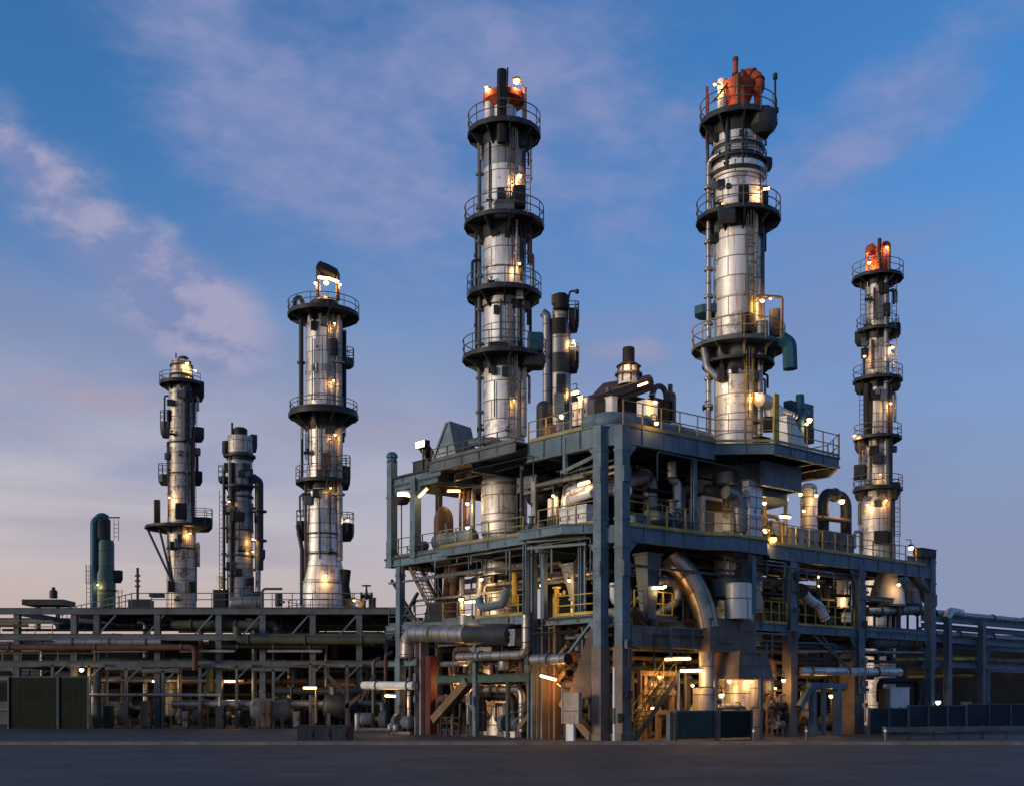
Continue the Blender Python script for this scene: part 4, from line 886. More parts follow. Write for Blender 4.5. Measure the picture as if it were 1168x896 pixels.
for i in range(8):
    t_ = rg.choice((1.22, 6.5, 16.8, 11.6)); z = rg.uniform(1.3, 6 if t_ != 1.22 else 14); w, h = rg.uniform(0.14, 0.26), rg.uniform(0.25, 0.5); x = -0.02 if t_ == 1.22 else 0.06
    m = S(); m.box((x - 0.24, t_ - w, z), (x - 0.04, t_ + w * 0.6, z + h)); m.box((x - 0.18, t_ - 0.03, z - 0.9), (x - 0.12, t_ + 0.03, z - 0.003)); m.build('junction_box', rg.choice(('galv', 'steel_grey', 'steel_dark')), ST)
# ------------------------------------------------------------------ equipment builders (structure coordinates unless a frame is given)
def pipe(label, pts, r, mat='pipe_metal', bend=None, fl=(), frame=None, name='pipe', group=None, seg=14, cat='pipe', band=None):
    m = MB(frame or SF); P = [Vector(p) for p in pts]; m.tube(P, r, seg, r * 1.6 if bend is None else bend)
    o = m.build(name, mat, None, label=label, category=cat)
    if group: o['group'] = group
    def sub(nm, f, rr, th, mt):
        tot = [(P[i + 1] - P[i]).length for i in range(len(P) - 1)]; d = f * sum(tot); i = 0
        while i < len(tot) - 1 and d > tot[i]: d -= tot[i]; i += 1
        c = P[i].lerp(P[i + 1], d / tot[i]); q = MB(frame or SF); q.flange(c, P[i + 1] - P[i], rr, th, 16); q.build(nm, mt, o)
    for f in fl: sub('flange', f, r * 1.28, max(0.09, r * 0.22), 'steel_grey')
    for f, w, mt in (band or ()): sub('band', f, r * 1.03, w, mt)
    return o
def origin(frame, p): return (frame or SF) @ Vector(p)
def dish(a, b_, r, n=5, e=0.45):
    a, b_ = Vector(a), Vector(b_); d = (b_ - a).normalized(); L = (b_ - a).length; h = min(r * e, L * 0.3); P, rs = [], []
    for i in range(n + 1):
        x = i / n; P.append(a + d * (h * (1 - math.cos(x * math.pi / 2)))); rs.append(max(0.01, r * math.sin(x * math.pi / 2)))
    for i in range(n + 1):
        x = 1 - i / n; P.append(b_ - d * (h * (1 - math.cos(x * math.pi / 2)))); rs.append(max(0.01, r * math.sin(x * math.pi / 2)))
    return P, rs
def vessel(label, a, b_, r, mat='silver_dark', legs=0.8, name='pressure_vessel', frame=None, cat='vessel', bands=(), nozzles=((0.3, 0.5),), e=0.45, base=None, group=None):
    """dished vessel along any axis: saddles when lying, legs or skirt when upright"""
    A, Bv = Vector(a), Vector(b_); fr = frame or SF; up = abs((Bv - A).normalized().z) > 0.7
    lo = A if A.z < Bv.z else Bv
    t = thing(name, label, cat, fr @ Vector((lo.x, lo.y, lo.z - legs)), group)
    P, rs = dish(A, Bv, r, 5, e); m = MB(fr); m.tube(P, rs, 28); m.build('shell', mat, t)
    d = (Bv - A).normalized(); L = (Bv - A).length
    if legs > 0:
        if up:
            for i in range(3):
                an = R(40 + 120 * i); m = MB(fr); x, y = lo.x + r * 0.8 * math.cos(an), lo.y + r * 0.8 * math.sin(an); m.bar((x, y, lo.z - legs), (x, y, lo.z + r * 0.5), max(0.08, r * 0.16)); m.build('leg', base or 'steel_grey', t)
        else:
            n = Vector((-d.y, d.x, 0))
            for f in (0.22, 0.78):
                c = A.lerp(Bv, f); m = MB(fr); w = 0.12
                m.loft([[c + d * s_ + n * (r * 0.9) + Vector((0, 0, -r * 0.35)), c + d * s_ - n * (r * 0.9) + Vector((0, 0, -r * 0.35)), c + d * s_ - n * (r * 0.7) + Vector((0, 0, -r - legs)), c + d * s_ + n * (r * 0.7) + Vector((0, 0, -r - legs))] for s_ in (-w, w)])
                m.build('saddle', base or 'steel_grey', t)
    for f, l in nozzles:
        c = A.lerp(Bv, f); dr = Vector((0, 0, 1)) if not up else Vector((0.64, -0.77, 0)).normalized()
        m = MB(fr); q = c + dr * r * 0.9; m.tube([q, q + dr * (l + r * 0.1)], r * 0.22, 12); m.flange(q + dr * (l + r * 0.1), dr, r * 0.33, 0.08); m.build('nozzle', base or 'steel_grey', t)
    for f, w in bands:
        m = MB(fr); m.flange(A.lerp(Bv, f), d, r * 1.02, w, 28); m.build('band', 'steel_dark', t)
    return t
def cabinet(label, a, b_, mat='steel_grey', doors=2, side='t', name='cabinet', frame=None, cat='cabinet', louvre=False, base=0.0, group=None):
    """box a..b with door leaves, handles and a cap; side: which face carries the doors (t: low t, s: low s)"""
    fr = frame or SF; x0, x1 = sorted((a[0], b_[0])); y0, y1 = sorted((a[1], b_[1])); z0, z1 = sorted((a[2], b_[2]))
    t = thing(name, label, cat, fr @ Vector(((x0 + x1) / 2, (y0 + y1) / 2, z0)), group)
    m = MB(fr); m.box((x0, y0, z0 + base), (x1, y1, z1 - 0.05)); m.build('body', mat, t)
    m = MB(fr); m.box((x0 - 0.05, y0 - 0.05, z1 - 0.047), (x1 + 0.05, y1 + 0.05, z1)); m.build('cap', mat, t)
    if base: m = MB(fr); m.box((x0 + 0.06, y0 + 0.06, z0), (x1 - 0.06, y1 - 0.06, z0 + base - 0.003)); m.build('plinth', 'steel_dark', t)
    ax = 0 if side == 't' else 1; lo, hi = ((x0, x1), (y0, y1))[ax]; n = max(1, doors); w = (hi - lo) / n
    for i in range(doors):
        u0, u1 = lo + i * w + 0.03, lo + (i + 1) * w - 0.03; h0, h1 = z0 + base + 0.06, z1 - 0.12
        m = MB(fr); m.box((u0, y0 - 0.03, h0), (u1, y0 - 0.002, h1)) if ax == 0 else m.box((x0 - 0.03, u0, h0), (x0 - 0.002, u1, h1))
        d = m.build('door', mat, t); hz = (h0 + h1) / 2; hu = u1 - 0.12
        m = MB(fr); m.box((hu, y0 - 0.07, hz - 0.12), (hu + 0.05, y0 - 0.032, hz + 0.12)) if ax == 0 else m.box((x0 - 0.07, hu, hz - 0.12), (x0 - 0.032, hu + 0.05, hz + 0.12)); m.build('handle', 'steel_black', d)
        if louvre:
            m = MB(fr)
            for j in range(5):
                zz = h0 + (h1 - h0) * (0.62 + 0.06 * j); m.box((u0 + 0.1, y0 - 0.05, zz), (u1 - 0.1, y0 - 0.033, zz + 0.03)) if ax == 0 else m.box((x0 - 0.05, u0 + 0.1, zz), (x0 - 0.033, u1 - 0.1, zz + 0.03))
            m.build('louvre', 'steel_dark', d)
    return t
def frustum(label, c, z0, z1, a, b_, mat, name='hopper', frame=None, cat='hopper', legs=0.0, off=(0, 0), lip=0.12):
    """rectangular hopper: half sizes a (low) and b (high)"""
    fr = frame or SF; q = lambda h, z, o=(0, 0): [(c[0] + o[0] - h[0], c[1] + o[1] - h[1], z), (c[0] + o[0] + h[0], c[1] + o[1] - h[1], z), (c[0] + o[0] + h[0], c[1] + o[1] + h[1], z), (c[0] + o[0] - h[0], c[1] + o[1] + h[1], z)]
    t = thing(name, label, cat, fr @ Vector((c[0], c[1], z0 - legs)))
    m = MB(fr); m.loft([q(a, z0), q(b_, z1, off)]); m.build('body', mat, t)
    for z, h, o in ((z0, a, (0, 0)), (z1, b_, off)):
        m = MB(fr); m.loft([q((h[0] + 0.07, h[1] + 0.07), z - lip / 2, o), q((h[0] + 0.07, h[1] + 0.07), z + lip / 2, o)]); m.build('flange', mat, t)
    m = MB(fr)
    f = 0.5; h = (a[0] + (b_[0] - a[0]) * f + 0.05, a[1] + (b_[1] - a[1]) * f + 0.05); zz = z0 + (z1 - z0) * f; oo = (off[0] * f, off[1] * f)
    m.loft([q(h, zz - 0.05, oo), q(h, zz + 0.05, oo)]); m.build('stiffener', mat, t)
    if legs:
        for sx in (-1, 1):
            for sy in (-1, 1): m = MB(fr); m.bar((c[0] + sx * b_[0] * 0.9, c[1] + sy * b_[1] * 0.9, z0 - legs), (c[0] + sx * b_[0] * 0.9, c[1] + sy * b_[1] * 0.9, z1), 0.12); m.build('leg', 'steel_grey', t)
    return t
def valve(label, p, axis='s', r=0.16, mat='steel_dark', group=None, frame=None):
    fr = frame or SF; t = thing('valve', label, 'valve', fr @ Vector(p), group); p = Vector(p); d = Vector((1, 0, 0)) if axis == 's' else Vector((0, 1, 0)); u = Vector((0, 0, 1))
    m = MB(fr); m.tube([p - d * r * 2, p - d * r, p, p + d * r, p + d * r * 2], [r, r * 0.8, r * 1.25, r * 0.8, r], 14); m.build('body', mat, t)
    for s_ in (-2, 2): m = MB(fr); m.flange(p + d * r * s_, d, r * 1.7, r * 0.5); m.build('flange', mat, t)
    m = MB(fr); m.tube([p, p + u * r * 4.2], [r * 0.7, r * 0.25], 10); m.build('bonnet', mat, t)
    c = p + u * r * 4.2; m = MB(fr); ring = [c + Vector((math.cos(a), math.sin(a), 0)) * r * 1.7 for a in [R(30 * i) for i in range(13)]]; m.tube(ring, r * 0.22, 6); m.bar(ring[0], ring[6], r * 0.2); m.bar(ring[3], ring[9], r * 0.2); m.build('handwheel', 'red_oxide', t)
    return t
def pump(label, p, along='s', L=2.0, mat='steel_grey', frame=None, group=None):
    fr = frame or SF; s0, t0, z0 = p; t = thing('pump', label, 'pump', fr @ Vector(p), group)
    V = (lambda a, b_, z: (s0 + a, t0 + b_, z0 + z)) if along == 's' else (lambda a, b_, z: (s0 + b_, t0 + a, z0 + z)); h = L * 0.28
    m = MB(fr); m.box(V(-L / 2, -L * 0.2, 0), V(L / 2, L * 0.2, 0.18)); m.build('base', 'concrete', t)
    P, rs = dish(V(-L * 0.42, 0, 0.18 + h), V(L * 0.08, 0, 0.18 + h), h * 0.75); m = MB(fr); m.tube(P, rs, 18); m.build('motor', mat, t)
    m = MB(fr); m.tube([V(L * 0.08, 0, 0.18 + h), V(L * 0.22, 0, 0.18 + h)], h * 0.3, 10); m.build('coupling', 'yellow', t)
    m = MB(fr); m.tube([V(L * 0.20, 0, 0.18 + h), V(L * 0.24, 0, 0.18 + h), V(L * 0.42, 0, 0.18 + h), V(L * 0.46, 0, 0.18 + h)], [h * 0.5, h, h, h * 0.5], 18); m.tube([V(L * 0.33, 0, 0.18 + h), V(L * 0.33, 0, 0.3 + h * 2.6)], h * 0.35, 10); m.flange(V(L * 0.33, 0, 0.3 + h * 2.6), (0, 0, 1), h * 0.55); m.build('casing', mat, t)
    for f in (-0.3, 0.0): m = MB(fr); m.box(V(L * f - 0.06, -h * 0.5, 0.18), V(L * f + 0.06, h * 0.5, 0.2 + h * 0.5)); m.build('foot', 'steel_dark', t)
    return t
def tube_lamp(label, a, b_, power, frame=None, mat='lamp_warm', color=(1.0, 0.58, 0.22), hang=None, group='lamps on the structure', drop=0.28, r=0.07):
    """fluorescent batten: housing, glowing tube, hanger"""
    fr = frame or SF; A, Bv = Vector(a), Vector(b_); c = (A + Bv) / 2; t = thing('batten_lamp', label, 'lamp', fr @ c, group); d = (Bv - A).normalized()
    m = MB(fr); m.bar(A + Vector((0, 0, r * 1.7)), Bv + Vector((0, 0, r * 1.7)), r * 2.2, r * 1.2); m.build('housing', 'steel_grey', t)
    m = MB(fr); m.tube([A, Bv], r, 10); m.build('glow_tube', mat, t)
    m = MB(fr); m.bar(A.lerp(Bv, 0.5) + Vector((0, 0, r * 2.3)), c + Vector((0, 0, hang or 0.6)), 0.04); m.build('hanger', 'steel_dark', t)
    point_light(fr @ (c + Vector((0, 0, -drop))), power, t, color, 0.15); return t
def bulb_lamp(label, p, power, s_=0.16, frame=None, mat='lamp_warm', color=(1.0, 0.56, 0.2), group='lamps on the structure', post=0.0):
    """bulkhead globe with hood, on an arm or a post"""
    fr = frame or SF; p = Vector(p); t = thing('globe_lamp', label, 'lamp', fr @ p, group); u = Vector((0, 0, 1))
    m = MB(fr); m.lathe([(0.01, p.z + s_ * 1.2), (s_ * 0.7, p.z + s_ * 1.0), (s_ * 1.25, p.z + s_ * 0.3), (s_ * 1.1, p.z + s_ * 0.25), (0.01, p.z + s_ * 0.8)][::-1], (p.x, p.y), 16); m.build('hood', 'steel_dark', t)
    m = MB(fr); m.lathe([(0.01, p.z - s_ * 0.9), (s_ * 0.6, p.z - s_ * 0.65), (s_ * 0.85, p.z - s_ * 0.1), (s_ * 0.7, p.z + s_ * 0.24), (0.01, p.z + s_ * 0.3)], (p.x, p.y), 16); m.build('globe', mat, t)
    m = MB(fr); m.tube([p + u * s_ * 1.2, p + u * (s_ * 1.2 + 0.3), p + u * (s_ * 1.2 + 0.3) + Vector((0, 0.35, 0))], 0.03, 6, 0.1); 
    if post: m.bar(p + Vector((0, 0.35, s_ * 1.2 + 0.3)), p + Vector((0, 0.35, -post)), 0.07)
    m.build('arm', 'steel_grey', t)
    point_light(fr @ (p - u * s_ * 1.6), power, t, color, 0.15); return t
def enclosure(label, a, b_, mat='backdrop_dark', doors=((0.3, 0.9),), wins=(), name='deck_backdrop', frame=None, cat='building', roof='steel_dark', vents=2, side='t'):
    fr = frame or SF; x0, x1 = sorted((a[0], b_[0])); y0, y1 = sorted((a[1], b_[1])); z0, z1 = sorted((a[2], b_[2])); t = thing(name, label, cat, fr @ Vector(((x0 + x1) / 2, (y0 + y1) / 2, z0)))
    m = MB(fr); m.box((x0, y0, z0), (x1, y1, z1 - 0.15)); m.build('wall', mat, t); m = MB(fr); m.box((x0 - 0.15, y0 - 0.15, z1 - 0.147), (x1 + 0.15, y1 + 0.15, z1)); m.build('roof', roof, t)
    for f, w in doors:
        c = x0 + (x1 - x0) * f; m = MB(fr); m.box((c - w / 2, y0 - 0.05, z0 + 0.02), (c + w / 2, y0 - 0.003, z0 + 2.05)); d = m.build('door', 'steel_grey', t); m = MB(fr); m.box((c + w * 0.32, y0 - 0.1, z0 + 0.95), (c + w * 0.4, y0 - 0.053, z0 + 1.1)); m.build('handle', 'steel_black', d)
    for i in range(vents):
        c = x0 + (x1 - x0) * (0.55 + 0.3 * i / max(1, vents - 1)); m = MB(fr); h0 = z0 + (z1 - z0) * 0.5
        for j in range(6): m.box((c - 0.5, y0 - 0.06, h0 + j * 0.14), (c + 0.5, y0 - 0.003, h0 + j * 0.14 + 0.08))
        m.build('louvre', 'steel_dark', t)
    return t
def post_panel(label, p0, p1, h, z0=0.05, mat='panel_green', frame=None, group='fence panels along the front', thick=0.06, posts=2):
    """solid fence panel with posts and a top rail"""
    fr = frame or SF; A, Bv = Vector((*p0, 0)), Vector((*p1, 0)); t = thing('sheet_fence', label, 'fence', fr @ ((A + Bv) / 2), group)
    m = MB(fr); m.bar(A + Vector((0, 0, z0 + (h - z0) / 2)), Bv + Vector((0, 0, z0 + (h - z0) / 2)), thick, h - z0); m.build('sheet', mat, t)
    m = MB(fr); m.bar(A + Vector((0, 0, h + 0.033)), Bv + Vector((0, 0, h + 0.033)), 0.10, 0.06); m.build('top_rail', 'steel_grey', t)
    for c in [A.lerp(Bv, i / (posts - 1)) for i in range(posts)]:
        n = Vector((Bv.y - A.y, A.x - Bv.x, 0)).normalized() * 0.085
        m = MB(fr); m.bar(c + n, c + n + Vector((0, 0, h + 0.1)), 0.10); m.build('post', 'steel_grey', t)
    return t

# ------------------------------------------------------------------ upper deck
a, b_ = t_of(531, 1.5), t_of(497, 1.5)
t = thing('cowl', 'blue triangular steel cowl on the upper deck beside the tall silver tower', 'cowl', W(1.5, (a + b_) / 2, Z2))
m = S(); mid = (a + b_) / 2 - 0.1; zt = zat(474, 71)
m.loft([[(1.0 + q, a, Z2), (1.0 + q, b_, Z2), (1.0 + q + 0.3, mid + 0.16, zt - q * 0.1), (1.0 + q + 0.3, mid - 0.16, zt - q * 0.1)] for q in (0, 1.6)]); m.build('body', 'steel_blue', t)
m = S(); m.bar((0.95, a + 0.02, Z2 + 0.1), (1.27, mid - 0.16, zt - 0.05), 0.12); m.bar((0.95, b_ - 0.02, Z2 + 0.1), (1.27, mid + 0.16, zt - 0.05), 0.12); m.build('edge_trim', 'steel_grey', t)
pipe('short grey duct joining the triangular cowl to the tall tower', [(1.9, a + 0.1, 17.6), (2.6, a - 1.3, 17.6), (3.2, a - 1.7, 17.2)], 0.24, 'steel_grey', fl=(0.4,))
cabinet('dark control box at the outer end of the upper deck, under a bright floodlight', (0.8, t_of(492, 1), Z2), (1.8, t_of(474, 1), Z2 + 0.85), 'steel_dark', 1, 's')
p = pL(481, 507, 0.6); t = thing('floodlight', 'bright floodlight at the outer end of the upper deck', 'lamp', W(p.x, p.y, Z2), 'lamps on the structure')
m = S(); m.box((p.x - 0.1, p.y - 0.45, p.z - 0.2), (p.x + 0.3, p.y + 0.45, p.z + 0.25)); m.bar((p.x + 0.1, p.y, Z2), (p.x + 0.1, p.y, p.z), 0.08); m.build('housing', 'steel_dark', t)
m = S(); m.box((p.x - 0.14, p.y - 0.4, p.z - 0.15), (p.x - 0.103, p.y + 0.4, p.z + 0.2)); m.build('lens', 'lamp_pale', t); point_light(W(p.x - 0.5, p.y, p.z - 0.1), 90, t, (1, 0.75, 0.45))
t = vessel('dark round vessel head beside the floodlight on the upper deck', (1.6, 17.6, Z2 + 1.3), (1.6, 18.2, Z2 + 1.9), 0.36, 'steel_black', 0.6)
t = thing('vent_cowl', 'dark blue hooded vent capping the outermost column', 'vent', W(0.3, 19.8, Z2 + 1.0)); m = S()
m.lathe([(0.30, Z2 + 1.003), (0.30, Z2 + 1.25), (0.36, Z2 + 1.3), (0.36, Z2 + 1.45), (0.22, Z2 + 1.62), (0.01, Z2 + 1.66)], (0.3, 19.8), 20); m.build('hood', 'teal', t); m = S(); m.sector(0.30, 0.34, Z2 + 1.02, Z2 + 1.08, c=(0.3, 19.8)); m.build('collar', 'steel_dark', t)
pipe('thick blue-grey pipe lying just behind the yellow rail of the upper deck', [(1.5, 3.4, Z2 + 0.62), (1.5, 1.7, Z2 + 0.62), (9.3, 1.7, Z2 + 0.62)], 0.50, 'steel_blue', 0.7, fl=(0.45, 0.7))
# the roofed burner house with chimney
hs, ht = s_of(722, 7), 7.0; D_ = W(hs, ht).y; zz = lambda py: zat(py, D_)
t = thing('burner_house', 'rust-roofed open shelter with short black chimney on the upper deck', 'shelter', W(hs, ht, Z2))
e0, e1 = s_of(674, 7) - 0.1, s_of(746, 7); M_ = S()
rq = lambda px, py, t_: (s_of(px, t_), t_, zat(py, W(s_of(px, t_), t_).y))
rc = [rq(671, 459, 5.4), rq(744, 434, 5.4), rq(741, 431, 8.8), rq(688, 441, 8.8)]
M_.loft([rc, [(p[0], p[1], p[2] + 0.22) for p in rc]]); M_.build('roof', 'rusty', t)
M_ = S(); M_.tube([rq(706, 455, 5.7), rq(744, 441, 5.7)], 0.2, 12); M_.build('eave_pipe', 'steel_brown', t)
M_ = S(); M_.tube([rq(727, 440.5, 5.3), rq(738, 436.5, 5.3)], 0.07, 8); M_.build('lamp_tube', 'lamp_pale', t)
M_ = S(); M_.bar(rq(670.5, 459.5, 5.32), rq(744.5, 434.5, 5.32), 0.12, 0.34); M_.build('fascia_board', 'steel_brown', t)
for s_, tt in ((e0 + 0.1, ht - 1.4), (e1 - 0.1, ht - 1.4), (e0 + 0.1, ht + 1.6), (e1 - 0.1, ht + 1.6)): M_ = S(); M_.bar((s_, tt, Z2), (s_, tt, zz(438) if s_ > hs else zz(459)), 0.2); M_.build('post', 'steel_grey', t)
M_ = S(); M_.box((e0 + 0.6, ht - 1.0, Z2), (e1 - 0.3, ht + 1.2, zz(458))); M_.build('furnace_box', 'steel_black', t)
cs = s_of(717, 7); M_ = S(); M_.lathe([(0.36, zz(417)), (0.36, zz(399)), (0.32, zz(398)), (0.01, zz(399))], (cs, ht), 24); ch = M_.build('chimney', 'steel_black', t)
M_ = S(); M_.lathe([(0.75, zz(419.5)), (0.42, zz(415)), (0.36, zz(414.5))], (cs, ht), 24); M_.build('chimney_skirt', 'steel_brown', ch)
M_ = S(); M_.lathe([(0.62, zz(440)), (0.62, zz(430)), (0.5, zz(419.5))], (cs, ht), 20); M_.build('chimney_base', 'white', t)
M_ = S()
M_.lathe([(0.82, zz(429.6)), (0.82, zz(427.4)), (0.66, zz(427.4))], (cs, ht), 14); M_.build('base_collar', 'steel_brown', t)
for i in range(8): an = R(45 * i + 10); M_ = S(); M_.bar((cs + 0.66 * math.cos(an), ht + 0.66 * math.sin(an), zz(438)), (cs + 0.6 * math.cos(an), ht + 0.6 * math.sin(an), zz(419.8)), 0.07); M_.build('stay', 'steel_brown', t)
point_light(W(cs - 0.9, ht - 0.8, zz(423)), 60, t); M_ = S(); M_.lathe([(0.01, zz(428)), (0.12, zz(426.5)), (0.01, zz(425))], (cs - 0.9, ht - 0.7), 12); M_.build('lamp_globe', 'lamp_pale', t)
q = s_of(748, 6.4); pipe('dark arched pipe curving down at the end of the rust-roofed shelter', [(q - 0.5, 6.3, zz(452)), (q - 0.1, 6.3, zz(438)), (q + 0.7, 6.3, zz(438)), (q + 1.1, 6.3, zz(478))], 0.17, 'steel_grey', 0.6, fl=(0.8,))
q = s_of(766, 5); pipe('thin grey pipe frame standing past the shelter on the upper deck', [(q - 0.5, 5, zz(452)), (q + 0.25, 5, zz(452)), (q + 0.25, 5, Z2)], 0.10, 'steel_grey', 0.15)
cabinet('black machine box under the arched pipe on the upper deck', (s_of(746, 5.2), 5.2, Z2 + 1.0), (s_of(767, 5.2), 6.2, zat(455, 70)), 'steel_black', 2, base=0.1)
cabinet('floodlit cream switch cabinet behind the yellow rail of the upper deck', (s_of(737, 2.8), 2.8, Z2 + 0.6), (s_of(750, 2.8), 3.5, zat(457, 66)), 'white', 2, 't', base=0.15)
bulb_lamp('globe lamp over the cream switch cabinet on the upper deck', (s_of(744, 2.4), 2.2, zat(457, 65)), 60, 0.13, mat='lamp_pale'); bulb_lamp('globe lamp hung outside the upper deck girder near the corner', (s_of(747, -0.2), -0.3, zat(489, 63)), 20, 0.13)
cabinet('narrow white box beside the shelter post on the upper deck', (s_of(698, 4.5), 4.5, Z2 + 0.8), (s_of(704, 4.5), 5.0, zat(455, 67)), 'white', 1)
for i, px in enumerate((655, 662, 668)): cabinet(['low white panel box near the twin cylinders', 'taller white panel box between two panel boxes by the shelter', 'small grey panel box beside the shelter eave'][i], (3.3, t_of(px + 2.4, 3.3), Z2 + 1.2), (3.8, t_of(px - 2.2, 3.3), zat((464, 459, 463)[i], 68)), ('white', 'white', 'galv')[i], 1, 's', base=0.2)
bulb_lamp('white globe lamp at the rail in front of the twin cylinders', (0.8, t_of(641, 0.8), zat(474, 64)), 60, 0.16, mat='lamp_pale'); bulb_lamp('globe lamp glowing beside the panel boxes of the upper deck', (3.0, t_of(658, 3), zat(450, 67)), 50, 0.14, mat='lamp_pale')
vessel('small domed dark blue tank at the foot of the twin cylinders', (2.2, t_of(621, 2.2), Z2 + 0.3), (2.2, t_of(621, 2.2), zat(461, 68)), 0.46, 'steel_dark', 0.3, e=0.8)
cabinet('brown-lit instrument box in front of the small domed tank', (1.4, t_of(628, 1.4), Z2), (1.8, t_of(619, 1.4), Z2 + 1.2), 'steel_tan', 1, 's')
# balcony equipment
bx = lambda px, t_: s_of(px, t_)
t = thing('scrubber', 'teal cylinder between two teal plates standing on the balcony', 'scrubber', W(bx(913, 0.5), 0.5, Z2)); z4 = lambda py: zat(py, 70)
M_ = S(); c_ = (bx(912.5, 0.2), 0.2); M_.lathe([(0.01, Z2), (0.25, Z2), (0.25, z4(449)), (0.22, z4(447.5)), (0.01, z4(447.5))], c_, 24); M_.build('cylinder', 'teal', t)
M_ = S(); M_.box((bx(901.5, 0.6), 0.6, Z2), (bx(909, 0.6), 1.1, z4(453))); M_.build('side_plate', 'teal', t); M_ = S(); M_.box((bx(917, 0.6), 0.6, z4(492)), (bx(928, 0.6), 0.9, z4(452))); M_.build('side_plate', 'teal', t)
M_ = S(); M_.box((bx(918, 0.2), 0.1, z4(500)), (bx(927, 0.2), 0.58, z4(482))); M_.build('blower', 'steel_black', t); M_ = S(); M_.flange((c_[0], c_[1], z4(465)), (0, 0, 1), 0.29, 0.08, 24); M_.build('flange', 'steel_dark', t)
bulb_lamp('pale globe lamp beside the teal cylinder on the balcony', (bx(923, -0.4), -0.4, z4(478)), 50, 0.2, mat='lamp_pale'); bulb_lamp('small lower globe lamp under the teal plate on the balcony', (bx(920, -0.9), -0.9, z4(487)), 14, 0.11, mat='lamp_pale')
frustum('sloping white hopper on the balcony beside the yellow post', (bx(902, -0.9), -0.9), Z2 + 0.05, z4(487), (1.05, 0.6), (0.35, 0.4), 'white', off=(-0.45, 0.1))
pipe('silver elbow duct leaving the tall tower toward the teal cylinder', [(bx(866, 1.0), 1.0, z4(459)), (bx(878, 1.0), 1.0, z4(459)), (bx(882, 1.0), 1.0, z4(482))], 0.42, 'silver', 0.6); pipe('level silver pipe running into the teal cylinder', [(bx(884, 0.3), 0.3, z4(469)), (bx(907, 0.3), 0.3, z4(473))], 0.2, 'silver', fl=(0.15, 0.9))
vessel('squat silver drum next to the yellow post on the balcony', (bx(890, 0), 0.2, z4(484)), (bx(890, 0), 0.2, z4(467)), 0.34, 'silver', 0.6)
t = thing('post', 'flat yellow post lit by lamps on the balcony edge', 'post', W(bx(885, -1.4), -1.4, Z2)); M_ = S(); M_.box((bx(883, -1.4), -1.45, Z2 + 0.05), (bx(888, -1.4), -1.3, z4(467))); M_.build('upright', 'yellow', t); M_ = S(); M_.box((bx(882, -1.4), -1.5, Z2), (bx(889, -1.4), -1.2, Z2 + 0.047)); M_.build('foot', 'steel_dark', t)
cabinet('black motor box on the balcony beside the tower ladder', (bx(867, -0.6), -0.6, Z2), (bx(878, -0.6), -0.1, Z2 + 0.8), 'steel_black', 1)

# ------------------------------------------------------------------ first deck
enclosure('added dark clad backdrop box standing back on the first deck', (5.2, 7.4, Z1), (17.8, 11.5, Z2 - 0.8), doors=((0.15, 0.9), (0.7, 0.9)))  # dark box added so the bays behind the rail stay dark
enclosure('added dark clad backdrop box standing back on the lowest deck', (5.5, 7.6, Z0), (18.2, 11.6, Z1 - 0.9), doors=((0.2, 0.9), (0.6, 0.9)), name='lower_backdrop')  # added dark mass that keeps sky out of the lowest deck bays
enclosure('added dark clad backdrop box standing back in the far bay of the lowest deck', (18.8, 7.4, Z0), (s_of(988, 7.4), 8.8, Z1 - 0.9), doors=((0.3, 0.9), (0.7, 0.9)), name='far_bay_backdrop')  # added to black out the sky behind this bay
enclosure('long added dark backdrop block at ground level behind the structure columns', (4.5, 9.5, 0), (30.0, 14.0, Z0 - 0.8), doors=((0.1, 1.0), (0.4, 1.0), (0.75, 1.0)), name='ground_backdrop', vents=3)  # added dark mass blocking the sky at ground level
L_ = lambda px, py, s_: pL(px, py, s_)
p = L_(506, 600, 2.6); vessel('dark bullet-shaped hood on the first deck near the outer columns', (2.6, p.y, Z1 + 0.1), (2.6, p.y, zat(571, 73)), 0.62, 'steel_brown', 0.1, e=1.6, nozzles=())
vessel('blue-grey horizontal drum beside the dark bullet-shaped hood', (1.4, t_of(497, 1.4), Z1 + 0.75), (1.4, t_of(541, 1.4), Z1 + 0.75), 0.52, 'steel_blue', 0.25)
pump('small pump between the drum and the rail on the first deck', (0.8, t_of(480, 0.8), Z1), 't', 1.4)
t = thing('bowl_lamp', 'large white bowl-shaped lamp glowing behind the outermost column', 'lamp', W(2.0, t_of(458, 2), zat(575, 77)), 'lamps on the structure'); q = W(2.0, t_of(458, 2), 0); zb = zat(566, 77)
m = MB(Matrix.Translation((q.x, q.y, 0))); m.lathe([(0.01, zb - 0.5), (0.4, zb - 0.42), (0.6, zb - 0.1), (0.62, zb)], seg=24); m.build('bowl', 'steel_dark', t); m = MB(Matrix.Translation((q.x, q.y, 0))); m.lathe([(0.58, zb - 0.02), (0.5, zb + 0.25), (0.01, zb + 0.36)], seg=24); m.build('globe', 'lamp_pale', t); m = MB(Matrix.Translation((q.x, q.y, 0))); m.bar((0, 0, zb - 0.5), (0, 0, Z1), 0.08); m.build('stem', 'steel_grey', t); point_light((q.x - 0.3, q.y - 0.9, zb + 0.2), 40, t, (1, .75, .45))
tube_lamp('slanting glowing tube lamp outside the second outer column', L_(478, 566, 0.2), L_(487, 557, 0.2), 30); tube_lamp('horizontal tube lamp under the upper deck beside the tall tower', L_(511, 559.5, 3.0), L_(524, 559.5, 3.0), 60)
